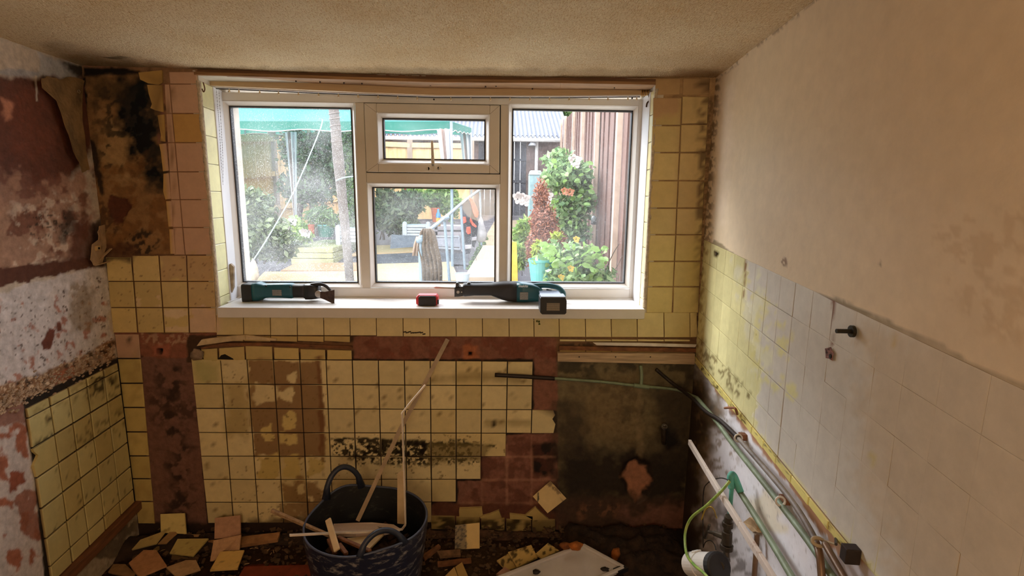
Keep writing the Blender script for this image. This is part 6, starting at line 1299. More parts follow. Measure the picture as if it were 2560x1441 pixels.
fence('garden_fence', 1032, 1180, 11.4, 11.5, 357, 359, 'golden fence panel behind the striped gazebo curtains', FGD, 13)
FBR = mat('brown_fence_wood', (122, 84, 72), .8, var=.22, scale=4, stretch=(10, 10, .8), bump=.25); FBP = mat('sunlit_batten', (240, 208, 184), .8, var=.1)
fb = empty('brown_fence', gy(1500, 7), 'tall brown close-board fence with pale battens, receding along the right pane', 'fence')
fa, fc = at_y(1596, 600, 3.7), at_y(1400, 550, 12.2); fdir = (fc - fa)[:2]; 
def fpt(Y): t = (Y - 3.7) / (12.2 - 3.7); return np.array([fa[0] + fdir[0] * t, Y, gz(Y)])
Y = 3.3; i = 0
while Y < 12.1:
    w = .17; p0, p1 = fpt(Y), fpt(Y + w); h = 2.16 + rg.uniform(-.015, .015)
    if int(Y * 1) % 2: h += .0
    o_ = np.array([.014 if i % 2 else 0, 0, 0]); q = MB(); q.prism([p0 + o_, p1 + o_, p1 + o_ + [0, 0, h], p0 + o_ + [0, 0, h]], (.018, 0, 0)); q.build('fence_board', FBR, fb); Y += w; i += 1
for px in (1547, 1493, 1457, 1434, 1413, 1402):
    Ys = np.linspace(3.5, 12.1, 400); Pp = proj(np.array([fpt(y) + [0, 0, 1.0] for y in Ys])); Yb = Ys[np.argmin(abs(Pp[:, 0] - px))]
    p = fpt(Yb); q = MB(); q.box((p[0] - .05, Yb - .03, p[2]), (p[0] - .004, Yb + .03, p[2] + 2.18)); q.build('batten', FBP, fb)
# ---- shed with corrugated roof
shed = empty('garden_shed', gy(1250, 12.4), 'low brick shed with a corrugated pale roof and a black door, behind the garden', 'shed')
SHW = mat('weathered_brick', (128, 106, 100), .9, var=.3, scale=7, bump=.6, bscale=20)
zE = at_y(1300, 344, 12.2)[2]
xa, xb = at_y(922, 400, 12.3)[0], at_y(1412, 400, 12.3)[0]; dx0, dx1 = at_y(1196, 400, 12.3)[0], at_y(1316, 400, 12.3)[0]; dz = gz(12.3) + .02
q = MB(); q.box((xa, 12.35, gz(12)), (dx0, 12.5, zE)).box((dx1, 12.35, gz(12)), (xb, 12.5, zE)); q.build('brick_wall', SHW, shed)
q = MB(); nb = 8
for k in range(nb):
    x0, x1 = dx0 + (dx1 - dx0) * k / nb, dx0 + (dx1 - dx0) * (k + 1) / nb; q = MB(); q.box((x0 + .004, 12.33, dz), (x1 - .004, 12.38, zE - .05)); q.build('door_board', mat('black_door_board', (56, 60, 70), .7, var=.2, scale=6), shed)
q = MB(); q.box((dx0, 12.315, dz + .75), (dx1, 12.33, dz + .82)).box((dx0, 12.315, dz + 1.25), (dx1, 12.33, dz + 1.30)); q.build('door_rail', mat('black_door_board', (56, 60, 70), .7), shed)
q = MB(); nr = 260; V = []
for j, (yy, zz) in enumerate(((12.15, zE + .02), (16.5, zE + 2.1))):
    for k in range(nr): x = xa - .2 + (xb + .12 - xa + .2) * k / (nr - 1); V.append((x, yy, zz + .03 * math.sin(k * 2 * math.pi / 5.2)))
q.add(V, [(k, k + 1, nr + k + 1, nr + k) for k in range(nr - 1)]); q.add([v + np.array([0, 0, -.02]) for v in V], [(nr + k, nr + k + 1, k + 1, k) for k in range(nr - 1)]); q.build('corrugated_roof', mat('corrugated_sheet', (104, 112, 134), .6, var=.08, scale=2), shed, smooth=True)
q = MB(); q.cyl((xa, 12.12, zE - .06), (xb, 12.12, zE - .06), .045, n=8); q.build('gutter', mat('white_gutter', (236, 234, 230), .5), shed)
a = at_y(1341, 400, 12.3); q = MB(); q.cyl((a[0], 12.30, dz + .9), (a[0], 12.28, zE - .05), .04, n=8); q.build('downpipe', mat('white_gutter', (236, 234, 230), .5), shed)
lp_ = at_y(1331, 360, 12.2); q = MB(); q.lathe([(.02, .12), (.03, .06), (.10, -.04), (.02, -.045)], lp_, n=12); q.tube([lp_ + [0, 0, .12], lp_ + [0, .05, .2], lp_ + [0, .15, .2]], .015, 6); q.build('wall_lamp', mat('white_lamp', (226, 232, 240), .4), shed, smooth=True)
# ---- foliage
def leafmat(name, c1, c2, trans=.35):
    m, nt, b = _base(name); N = nt.nodes; K = nt.links; ge = N.new('ShaderNodeNewGeometry')
    r = N.new('ShaderNodeValToRGB'); r.color_ramp.elements[0].color = tuple(lin(c1) * .66) + (1,); r.color_ramp.elements[1].color = tuple(lin(c2) * .66) + (1,); K.new(ge.outputs['Random Per Island'], r.inputs[0])
    K.new(r.outputs[0], b.inputs['Base Color']); b.inputs['Roughness'].default_value = .5; tr = N.new('ShaderNodeBsdfTranslucent'); K.new(r.outputs[0], tr.inputs[0])
    ms = N.new('ShaderNodeMixShader'); ms.inputs[0].default_value = trans; K.new(b.outputs[0], ms.inputs[1]); K.new(tr.outputs[0], ms.inputs[2]); K.new(ms.outputs[0], N['Material Output'].inputs[0]); return m
def leaves(name, blobs, n, size, m, parent, seed, elong=1.6, droop=.0, shell=.5):
    r = np.random.RandomState(seed); vol = np.array([b[3] * b[4] * b[5] for b in blobs]); vol = vol / vol.sum(); which = r.choice(len(blobs), n, p=vol); B = np.array(blobs)[which]
    d = r.normal(size=(n, 3)); d /= np.linalg.norm(d, axis=1)[:, None]; rad = (shell + (1 - shell) * r.rand(n)) * (1 + .18 * r.normal(size=n) * .6); C = B[:, :3] + d * B[:, 3:6] * rad[:, None]
    u = r.normal(size=(n, 3)); u[:, 2] -= droop; u /= np.linalg.norm(u, axis=1)[:, None]; v = np.cross(u, d + .6 * r.normal(size=(n, 3))); v /= np.linalg.norm(v, axis=1)[:, None]; w = np.cross(u, v)
    s = (size * (.6 + .8 * r.rand(n)))[:, None]
    P = np.stack([C - u * s * elong * .5, C + v * s * .42 + w * s * .08, C + u * s * elong * .5, C - v * s * .42 + w * s * .08], 1).reshape(-1, 3)
    me = bpy.data.meshes.new(name); me.vertices.add(n * 4); me.vertices.foreach_set('co', P.ravel()); me.loops.add(n * 4); me.loops.foreach_set('vertex_index', np.arange(n * 4, dtype=np.int32)); me.polygons.add(n)
    me.polygons.foreach_set('loop_start', (np.arange(n) * 4).astype(np.int32)); me.polygons.foreach_set('loop_total', np.full(n, 4, np.int32)); me.update(calc_edges=True); me.materials.append(m)
    o = bpy.data.objects.new(name, me); COL.objects.link(o); put_parent(o, parent); o['kind'] = 'stuff'; return o
BARK = mat('bark', (112, 98, 84), .9, var=.3, scale=10, bump=.6)
def E_(px, py, Y, rx, rz, ry=None): c = at_y(px, py, Y); k = (Y) / F; return (c[0], c[1], c[2], rx * k, (ry or rx * .8) * k, rz * k)
def bush(name, label, cat, base_px, Y, blobs, n, size, m, stems=(), seed=1, **kw):
    b = gy(base_px, Y); f = empty(name, b, label, cat); leaves('foliage', [E_(*x) for x in blobs], n, size, m, f, seed, **kw)
    for k, st in enumerate(stems): tubeobj('stem', [at_y(x, y, Y) if y < 9000 else gy(x, Y) for x, y in st[:-1]], [st[-1], st[-1] * .55], BARK, f, n=6)
    return f
DG = leafmat('dark_green_leaf', (38, 66, 36), (122, 152, 96)); MG = leafmat('mid_green_leaf', (60, 104, 44), (150, 186, 104)); LG = leafmat('light_green_leaf', (104, 154, 60), (200, 224, 130)); RGm = leafmat('rose_leaf', (76, 128, 66), (186, 216, 150)); GGm = leafmat('grey_green_leaf', (70, 92, 62), (150, 166, 120)); BRm = leafmat('dead_conifer_leaf', (130, 66, 48), (206, 136, 104), .2); YG_ = leafmat('lime_leaf', (150, 180, 30), (214, 230, 90))
bush('garden_shrub', 'dark green shrub filling the left edge of the left pane', 'shrub', 640, 5.6, [(640, 520, 5.6, 50, 45), (650, 590, 5.6, 75, 55), (690, 620, 5.8, 50, 35), (610, 560, 5.5, 40, 90)], 6500, .045, GGm, [((640, 660), (630, 560), (640, 500), .015), ((660, 660), (690, 590), (700, 560), .012)], 11)
bush('hydrangea', 'bright green hydrangea with white flower heads beside the insulation slabs', 'shrub', 738, 6.9, [(735, 575, 6.9, 34, 30), (750, 592, 6.8, 30, 18)], 1300, .05, LG, [((738, 610), (736, 580), .01)], 12)
bush('small_tree', 'small bushy tree with forked trunk in the middle of the left pane', 'tree', 775, 8.6, [(775, 400, 8.6, 62, 70), (740, 370, 8.8, 45, 45), (815, 450, 8.5, 42, 60), (770, 480, 8.6, 55, 35), (830, 380, 8.8, 45, 60), (720, 470, 8.5, 25, 40)], 5200, .06, leafmat('tree_leaf', (52, 84, 44), (150, 180, 116)), [((748, 590), (746, 540), (756, 500), (770, 450), .07), ((792, 590), (786, 540), (775, 500), (760, 470), .05), ((800, 560), (806, 510), (820, 470), .035)], 13)
bush('climber_shrub', 'green climber at the right edge of the left pane, behind the leaning pole', 'shrub', 880, 8.0, [(880, 380, 8, 26, 60), (885, 480, 8, 22, 60), (882, 560, 8, 24, 50)], 3000, .045, MG, [((882, 620), (884, 500), (878, 400), .02)], 14)
bush('garden_hedge', 'dark hedge showing above the golden fence, left pane', 'hedge', 740, 13.2, [(650, 330, 13.5, 90, 40), (770, 325, 13.5, 80, 45), (840, 330, 13.5, 60, 36)], 5000, .10, DG, [((700, 9999), (700, 340), .08)], 15)
bush('fern_plant', 'feathery pale fern rising from the green pot, left pane', 'plant', 808, 7.4, [(800, 542, 7.4, 34, 24), (828, 548, 7.4, 22, 22)], 900, .03, MG, [((806, 575), (800, 540), .006)], 16, elong=4.0)
bush('garden_shrub', 'spreading shrub with dry stems behind the dark slab, middle pane', 'shrub', 990, 8.2, [(985, 545, 8.2, 55, 40), (1020, 510, 8.3, 42, 34), (965, 505, 8.2, 30, 40)], 4600, .045, GGm, [((960, 600), (952, 540), (945, 480), .02), ((970, 590), (1000, 520), (1030, 480), .014), ((950, 600), (965, 540), (990, 490), .012)], 17, elong=2.4)
bush('garden_shrub', 'light green leafy shrub at the top of the lower middle pane', 'shrub', 1105, 9.4, [(1040, 490, 9.4, 36, 20), (1100, 492, 9.4, 40, 34), (1128, 510, 9.2, 26, 40)], 3200, .055, LG, [((1100, 560), (1100, 500), .015)], 18)
bush('distant_tree', 'green tree top showing beyond the brown fence, top of the right pane', 'tree', 1430, 18, [(1440, 282, 18, 45, 34), (1424, 262, 18, 36, 20)], 2000, .13, MG, [((1440, 9999), (1440, 300), .12)], 19)
rose = bush('rose_bush', 'tall leafy rose bush with pale blooms in front of the brown fence', 'shrub', 1440, 5.9, [(1420, 440, 5.9, 62, 46), (1455, 500, 5.9, 36, 60), (1400, 400, 6.0, 34, 26), (1410, 540, 5.9, 44, 50), (1430, 580, 5.9, 48, 40), (1370, 395, 6.1, 18, 14)], 3600, .05, RGm, [((1420, 690), (1425, 600), (1440, 520), (1420, 440), .012), ((1410, 690), (1405, 600), (1395, 480), (1380, 390), .008)], 20)
rose2 = bush('rose_bush', 'low yellow-flowered rose across the bottom of the right pane', 'shrub', 1450, 4.2, [(1440, 650, 4.2, 60, 44), (1390, 640, 4.3, 44, 40), (1500, 690, 4.2, 50, 30), (1420, 690, 4.1, 70, 26)], 900, .045, RGm, [((1430, 730), (1440, 660), (1400, 610), .006), ((1470, 730), (1486, 640), (1484, 590), .005), ((1490, 730), (1530, 640), (1548, 610), .005), ((1500, 720), (1540, 670), (1556, 640), .004)], 21)
# nearest rose leaves: each its own part
lm_ = bpy.data.meshes.new('leaf'); s_ = .034
lm_.from_pydata([(-s_, 0, 0), (-.4 * s_, -.62 * s_, .10 * s_), (.5 * s_, -.5 * s_, .12 * s_), (s_, 0, -.1 * s_), (.5 * s_, .5 * s_, .12 * s_), (-.4 * s_, .62 * s_, .10 * s_), (0, 0, -.05 * s_)], [], [(0, 1, 6), (1, 2, 6), (2, 3, 6), (3, 4, 6), (4, 5, 6), (5, 0, 6)]); lm_.materials.append(leafmat('rose_leaf_large', (96, 150, 70), (176, 214, 120)))
for k in range(150):
    if k < 100: px, py, Y, par = rg.uniform(1335, 1530), rg.uniform(610, 705), rg.uniform(3.95, 4.2), rose2
    else: px, py, Y, par = rg.uniform(1360, 1480), rg.uniform(400, 570), rg.uniform(5.5, 5.8), rose
    o = bpy.data.objects.new('leaf', lm_); COL.objects.link(o); put_parent(o, par); o.location = [float(v) for v in at_y(px, py, Y)]; o.rotation_euler = (rg.uniform(.5, 1.9), rg.uniform(-.6, .6), rg.uniform(0, 6.3)); s = rg.uniform(.75, 1.35); o.scale = (s, s, s)
def bloom(name, pts, m, parent, r):
    for (x, y, Y) in pts:
        c = at_y(x, y, Y); q = MB()
        for k in range(11):
            a = k * 2.4; rr_ = r * (.25 + .75 * k / 11); d = np.array([math.cos(a), -.6, math.sin(a)]); u = np.array([-math.sin(a), 0, math.cos(a)]); p = c + d * rr_ * np.array([1, .3, 1]); q.add([p - u * r * .45, p + d * r * .35 - u * r * .3, p + d * r * .5, p + d * r * .35 + u * r * .3, p + u * r * .45, p - d * r * .2], [(0, 1, 2, 3, 4, 5)])
        q.build(name, m, parent)
bloom('rose_bloom', [(1366, 492, 5.5), (1437, 402, 5.6), (1310, 498, 5.7), (1298, 495, 5.7)], mat('white_petal', (244, 232, 226), .6, trans=.3), rose, .06); bloom('rose_bloom', [(1426, 480, 5.5), (1412, 478, 5.5)], mat('peach_petal', (232, 160, 120), .6, trans=.3), rose, .035)
bloom('rose_bloom', [(1427, 671, 3.95), (1403, 693, 3.95), (1441, 598, 4.0)], mat('yellow_petal', (246, 214, 96), .6, trans=.3), rose2, .022)
hyd = [o for o in bpy.data.objects if o.name == 'hydrangea'][0]
bloom('flower_head', [(712, 560, 6.5), (733, 553, 6.5), (718, 572, 6.5), (760, 581, 6.5), (768, 583, 6.5)], mat('white_petal', (244, 232, 226), .6, trans=.3), hyd, .045)
bush('dead_conifer', 'rust-brown dead conifer in front of the rose bush, right pane', 'shrub', 1355, 4.9, [(1352, 500, 4.9, 20, 50), (1358, 560, 4.9, 34, 50), (1370, 600, 4.9, 44, 34), (1335, 620, 4.9, 22, 40), (1350, 660, 4.9, 30, 30)], 15000, .015, BRm, [((1352, 700), (1352, 600), (1350, 480), .014)], 22, elong=2.6, shell=.3)
bush('lime_shrub', 'small lime green conifer sprig at the foot of the dead conifer', 'plant', 1352, 4.5, [(1345, 628, 4.55, 15, 26), (1392, 590, 4.6, 14, 10)], 700, .022, YG_, [((1345, 660), (1345, 625), .005)], 23, elong=2.5)
bush('grass_clump', 'tall grass and weeds along the path, left side of the right pane', 'grass', 1305, 5.6, [(1310, 600, 5.6, 22, 46), (1296, 640, 5.2, 16, 30), (1320, 570, 6.2, 20, 20)], 1600, .05, LG, [((1305, 690), (1305, 620), .004)], 24, elong=3.0)
bush('weed_patch', 'low weeds growing along the left edge of the garden path', 'weeds', 1175, 6.6, [(x_, y_ - 5, on_g(x_, y_)[1], 9, 8) for x_, y_ in ((1176, 676), (1182, 664), (1188, 652), (1194, 640), (1200, 628), (1206, 616), (1211, 604))], 2600, .02, MG, [((1190, 652), (1190, 640), .004)], 25)
# ---- gazebo
GZ = mat('teal_canopy_cloth', (84, 178, 178), .8, var=.05, scale=1.5, trans=.5); GZV = mat('teal_valance_cloth', (72, 160, 142), .8, var=.08, scale=2, trans=.45)
gaz = empty('garden_gazebo', gy(850, 8), 'teal cloth garden gazebo with white piped valance and striped tied curtains', 'gazebo')
c1 = at_y(300, 302, 6.5); c2 = at_y(1128, 304, 6.5); c3 = at_y(1178, 320, 9.4); c4 = c3 + (c1 - c2) * 1.0; ap = (c1 + c2 + c3 + c4) / 4 + np.array([0, 0, 1.05])
V = [c1, c2, c3, c4]; q = MB()
for i in range(4):
    a, b = V[i], V[(i + 1) % 4]; nn = 14; R0 = [a + (b - a) * t - np.array([0, 0, .05 * math.sin(math.pi * t)]) * (0) for t in np.linspace(0, 1, nn)]
    rows = [[p + (ap - p) * s - np.array([0, 0, .16 * math.sin(math.pi * s)]) for p in R0] for s in (0, .33, .66, .97)]
    flat = [p for r in rows for p in r]; q.add(flat, [(j * nn + k, j * nn + k + 1, (j + 1) * nn + k + 1, (j + 1) * nn + k) for j in range(3) for k in range(nn - 1)])
q.build('canopy_roof', GZ, gaz, smooth=True)
q = MB(); pip = MB()
for i in range(4):
    a, b = V[i], V[(i + 1) % 4]; nn = 60; low = []
    for k, t in enumerate(np.linspace(0, 1, nn)):
        p = a + (b - a) * t; dr = .105 + .012 * math.sin(t * 5 * 2 * math.pi); low.append(p - np.array([0, 0, dr]))
    up_ = [a + (b - a) * t for t in np.linspace(0, 1, nn)]; q.add(up_ + low, [(k, k + 1, nn + k + 1, nn + k) for k in range(nn - 1)]); pip.tube(low, .007, 5)
q.build('valance', GZV, gaz, smooth=True); pip.build('white_piping', mat('white_piping', (240, 240, 236), .6), gaz, smooth=True)
POL = mat('pale_blue_steel_pole', (146, 170, 186), .4, var=.05)
for c, Yc in ((c2, 6.5), (c3, 9.4), (c4, 9.4), (c1, 6.5)):
    b = np.array([c[0], c[1], gz(c[1])]); q = MB(); q.cyl(b + [0, 0, .01], c, .018, n=8); q.build('leg', POL, gaz)
def curtain(x0t, x1t, yt_, x0b, x1b, yb_, Y, parent):
    m, nt, b = (MATS['striped_curtain'], None, None) if 'striped_curtain' in MATS else _base('striped_curtain')
    if nt:
        N = nt.nodes; K = nt.links; at = N.new('ShaderNodeAttribute'); at.attribute_name = 'Col'; K.new(at.outputs['Color'], b.inputs['Base Color']); b.inputs['Roughness'].default_value = .8; MATS['striped_curtain'] = m
    nx, nz = 25, 14; V = []; C = []; cols = [(244, 244, 246), (232, 234, 240), (176, 152, 140), (196, 176, 168), (244, 244, 246), (244, 244, 246), (160, 170, 186), (240, 240, 244)]
    for j in range(nz):
        f = j / (nz - 1)
        for i in range(nx):
            t = i / (nx - 1); x = (x0t + (x1t - x0t) * t) * (1 - f) + (x0b + (x1b - x0b) * t) * f; p = at_y(x, yt_ + (yb_ - yt_) * f, Y) + np.array([0, .035 * math.sin(t * 6 * math.pi), 0]); V.append(p); C.append(tuple(lin(cols[int(t * 7.99)]) * .68) + (1,))
    mesh_obj('curtain', V, [(j * nx + i, j * nx + i + 1, (j + 1) * nx + i + 1, (j + 1) * nx + i) for j in range(nz - 1) for i in range(nx - 1)], m, parent, True, C)
curtain(712, 742, 330, 736, 742, 560, 7.6, gaz); curtain(1092, 1130, 322, 1112, 1134, 470, 6.45, gaz); curtain(1149, 1179, 332, 1164, 1182, 470, 9.3, gaz)
# ---- leaning pole with wire, guy rope
pole = empty('leaning_pole', gy(872, 5.0), 'grey weathered pole leaning to the left across the left pane, bound with wire', 'pole')
tubeobj('trunk', [at_y(824, 200, 5.0), at_y(836, 290, 5.0), at_y(846, 400, 5.0), at_y(856, 500, 5.0), at_y(866, 600, 5.0), at_y(876, 712, 5.0), gy(882, 5.0)], [.046, .044, .050, .043, .042, .040, .04], mat('weathered_pole', (128, 120, 114), .9, var=.2, scale=14, bump=.7, bscale=40), pole, n=14)
q = MB()
for yy in (284, 296, 316, 328, 352): x = 836 + (yy - 290) * .09; c = at_y(x, yy, 5.0); q.tube([c + np.array([.048 * math.cos(t), .048 * math.sin(t), .012 * math.sin(t + yy)]) for t in np.linspace(0, 2 * math.pi, 15)[:-1]], .0035, 5, closed=True)
q.build('wire_binding', mat('binding_wire', (150, 138, 130), .6), pole)
ROPE = mat('pale_blue_rope', (190, 228, 236), .6)
gr = tubeobj('guy_rope', [at_y(806, 300, 6.3), at_y(798, 330, 6.1), at_y(740, 468, 5.5), at_y(690, 560, 5.1), at_y(660, 610, 4.9), at_y(634, 650, 4.8)], .006, ROPE, None, n=6); tag(gr, 'pale blue guy rope running diagonally from the canopy down to the left, left pane', 'rope')
tag(tubeobj('guy_rope', [at_y(840, 452, 4.92), at_y(862, 444, 4.92), at_y(900, 440, 5.4)], .006, ROPE, None, n=6), 'short pale cord tied round the leaning pole at mid height', 'rope')
tag(blob('tied_stone_bag', at_y(632, 680, 4.7), .07, mat('pale_sack', (226, 206, 176), .9, var=.15), seed=9, flat=(.7, .7, 1.8)), 'pale upright stone post holding the lower end of the guy rope', 'stone post')
# ---- stacked insulation slabs
INS = mat('mineral_wool_slab', (196, 194, 146), .95, var=.08, scale=10, bump=.6)
Yi = on_g(780, 662)[1]; ip = [at_y(x, y, Yi)[2] for x, y in ((780, 619), (780, 633), (780, 647), (780, 662))]; xi0, xi1 = at_y(727, 640, Yi)[0], at_y(833, 640, Yi)[0]
for k in range(3):
    q = MB(); z1_, z0_ = ip[k] - .002, ip[k + 1]; j = rg.uniform(-.01, .01); q.box((xi0 + j, Yi + j, z0_), (xi1 + j, Yi + 1.25, z1_)); o = q.build('insulation_slab', INS, bevel=.01)
    tag(o, ('top', 'middle', 'bottom')[k] + ' slab in the stack of pale yellow insulation slabs, left pane', 'insulation slab', 'stacked insulation slabs')
# ---- planters and boxes with slatted sides
def slat_box(px0, px1, pyt, pyb, Y, depth, label, posts=True):
    a, b = at_y(px0, pyb, Y), at_y(px1, pyt, Y); f = empty('slatted_planter', ((a[0] + b[0]) / 2, Y, gz(Y)), label, 'planter'); z0 = a[2]; z1 = b[2]; n = 4; h = (z1 - z0) / n
    for k in range(n): q = MB(); q.box((a[0], Y, z0 + k * h + .004), (b[0], Y + depth, z0 + (k + 1) * h - .004)); q.build('slat', mat('white_planter_plastic', (212, 220, 226), .5), f, bevel=.003)
    for x in (a[0], b[0]): q = MB(); q.box((x - .03, Y - .015, z0 - .05), (x + .03, Y + .045, z1 + .02)); q.lathe([(.03, 0), (.028, .018), (.0, .03)], (x, Y + .015, z1 + .02), n=10); q.build('post', mat('white_planter_plastic', (212, 220, 226), .5), f)
    return f
slat_box(846, 912, 572, 606, 7.2, .35, 'white slatted planter behind the leaning pole, left pane'); slat_box(1012, 1070, 563, 590, 7.6, .35, 'pale slatted planter in the lower middle pane'); 
q = MB(); q.prism([at_y(975, 622, 6.6), at_y(979, 587, 6.9), at_y(1048, 592, 6.9), at_y(1046, 617, 6.6)], (0, .05, 0)); tag(q.build('dark_slab', mat('slate_slab', (92, 98, 108), .8, var=.2)), 'dark slate-coloured slab leaning in front of the pale planter, middle pane', 'slab')
slab('dark_membrane', [(934, 666), (934, 641), (1060, 634), (1170, 640), (1172, 668), (1060, 662)], mat('ground_membrane', (92, 94, 104), .9, var=.25, scale=5), 'dark ground membrane between the pale boards, middle pane', 'membrane', h=.01)
q = MB(); 
for (x0, x1, y0_, y1_) in ((1086, 1160, 566, 574), (1086, 1160, 580, 588)): a, b = at_y(x0, y1_, 7.8), at_y(x1, y0_, 7.8); q.box((a[0], 7.8, a[2]), (b[0], 8.2, b[2]))
for x in (1090, 1156): a = at_y(x, 566, 7.8); q.box((a[0] - .02, 7.8, gz(7.8)), (a[0] + .02, 7.84, a[2]))
tag(q.build('garden_bench', mat('pinkish_white_bench', (190, 180, 186), .6)), 'low pinkish white garden bench behind the handrail posts', 'bench')
q = MB(); Yf_ = 6.9
for (a, b) in (((1090, 592), (1148, 592)), ((1090, 620), (1150, 624)), ((1090, 592), (1090, 620)), ((1148, 592), (1152, 624))): q.cyl(at_y(*a, Yf_), at_y(*b, Yf_), .014, n=6)
q.prism([at_y(1092, 594, Yf_), at_y(1146, 594, Yf_), at_y(1149, 618, Yf_), at_y(1092, 616, Yf_)], (0, .01, 0)); tag(q.build('framed_panel', mat('grey_framed_panel', (170, 176, 190), .6, var=.2)), 'grey framed panel propped behind the handrail, lower middle pane', 'panel')
# ---- pots
def pot(name, px0, px1, pyt, pyb, Y, m, rim, label, ribs=0, soil=True):
    a, b = at_y(px0, pyt, Y), at_y(px1, pyb, Y); r = (b[0] - a[0]) / 2; h = a[2] - b[2]; c = np.array([(a[0] + b[0]) / 2, Y + r, b[2]]); f = empty(name, c, label, 'pot'); prof = [(r * .72, 0), (r * .80, h * .3), (r * .88, h * .6), (r * .94, h * .9)]
    q = MB(); q.lathe([(0, 0)] + prof + [(r * .88, h * .9), (r * .84, h * .8), (0, h * .8)], c, n=24); q.build('pot_body', m, f, smooth=False)
    q = MB(); q.lathe([(r * .94, h * .88), (r, h * .9), (r, h), (r * .92, h), (r * .9, h * .9)], c, n=24); q.build('pot_rim', rim, f, smooth=False)
    return f
GP = mat('green_glazed_pot', (40, 128, 112), .4, var=.1); TR = mat('turquoise_rim', (120, 216, 208), .4); TC_ = mat('terracotta', (206, 112, 78), .8, var=.12)
pot('plant_pot', 783, 832, 562, 594, 7.3, GP, TR, 'large green pot with turquoise rim beside the insulation slabs, left pane'); pot('plant_pot', 738, 768, 560, 588, 7.6, GP, TR, 'smaller green pot half hidden behind the hydrangea, left pane'); pot('plant_pot', 766, 785, 562, 594, 7.25, TC_, TC_, 'ribbed terracotta pot between the two green pots, left pane'); pot('plant_pot', 1076, 1099, 520, 556, 8.0, TC_, TC_, 'terracotta pot with a leafy plant, middle pane')
pt = pot('plant_pot', 1322, 1386, 652, 712, 4.1, mat('turquoise_planter', (98, 190, 186), .45, var=.06), mat('turquoise_planter', (98, 190, 186), .45), 'turquoise tub under the low rose, bottom of the right pane')
bt = empty('spray_bottle', at_y(1096, 566, 7.4), 'yellow bottle with a blue top standing on the white bench, middle pane', 'bottle'); c = at_y(1096, 566, 7.4); q = MB(); q.lathe([(0, 0), (.032, 0), (.034, .10), (.030, .13)], c, n=12); q.build('bottle_body', mat('yellow_bottle', (240, 176, 60), .4), bt, smooth=True); q = MB(); q.lathe([(.034, .12), (.032, .17), (.014, .20), (.014, .24), (0, .24)], c, n=12); q.build('blue_top', mat('blue_bottle_top', (70, 150, 210), .4), bt, smooth=True)
# ---- handrail
hr = empty('handrail', gy(1055, 4.6), 'pale blue tubular handrail rising away up the garden steps, lower middle pane', 'handrail')
rp = [at_y(1050, 596, 4.6), at_y(1060, 586, 4.7), at_y(1112, 545, 5.6), at_y(1165, 500, 6.8), at_y(1206, 470, 8.0), at_y(1228, 456, 8.8)]
tubeobj('top_rail', rp, .019, POL, hr); q = MB(); q.cyl(gy(1052, 4.6) - [0, 0, .1], at_y(1050, 602, 4.6), .019, n=12); q.build('post', POL, hr); q = MB(); q.lathe([(0, -.03), (.028, -.026), (.032, 0), (.026, .022), (0, .028)], at_y(1049, 600, 4.6), n=12); q.build('elbow_joint', POL, hr, smooth=True)
for (x, y, Yp, xb_) in ((1111, 548, 5.6, 1122), (1152, 512, 6.5, 1160), (1200, 474, 7.9, 1202)):
    q = MB(); q.cyl(gy(xb_ + 2, Yp), at_y(x, y, Yp), .016, n=10); q.build('post', POL, hr)
q = MB(); q.cyl(at_y(1105, 549, 5.55), at_y(1120, 544, 5.62), .026, n=10); q.build('tee_joint', POL, hr)
# towel over the rail
def cloth(name, rows, Y, m, label, cat, depth=.05, folds=5, th=.01):
    nx = 17; V = []; 
    for j, (y, x0, x1) in enumerate(rows):
        for i in range(nx): t = i / (nx - 1); V.append(at_y(x0 + (x1 - x0) * t, y, Y) + np.array([0, -depth * abs(math.sin(t * folds * math.pi + j * .15)) * (.3 + .7 * min(1, j / 3)), 0]))
    n0 = len(V); V += [v + np.array([0, th + depth * .6, 0]) for v in V]; m_ = len(rows); Fc = [(j * nx + i, (j + 1) * nx + i, (j + 1) * nx + i + 1, j * nx + i + 1) for j in range(m_ - 1) for i in range(nx - 1)]; Fc += [tuple(n0 + k for k in f[::-1]) for f in Fc]
    bd = [i for i in range(nx)] + [j * nx + nx - 1 for j in range(1, m_)] + [(m_ - 1) * nx + i for i in range(nx - 2, -1, -1)] + [j * nx for j in range(m_ - 2, 0, -1)]; Fc += [(bd[k], bd[(k + 1) % len(bd)], n0 + bd[(k + 1) % len(bd)], n0 + bd[k]) for k in range(len(bd))]
    return tag(mesh_obj(name, V, Fc, m, None, True), label, cat)
cloth('draped_towel', [(572, 1056, 1078), (580, 1050, 1086), (600, 1046, 1092), (620, 1044, 1096), (640, 1050, 1102), (670, 1056, 1106), (712, 1058, 1106)], 4.62, mat('dirty_towel', (122, 106, 88), .95, var=.3, scale=12, bump=.6), 'dirty grey-brown towel draped over the handrail, lower middle pane', 'towel')
cloth('draped_cloth', [(592, 1040, 1052), (612, 1034, 1050), (640, 1030, 1048)], 4.68, mat('beige_cloth', (186, 160, 138), .95, var=.15, scale=12), 'small beige end of the towel hanging left of the handrail post', 'towel', depth=.02, folds=2)
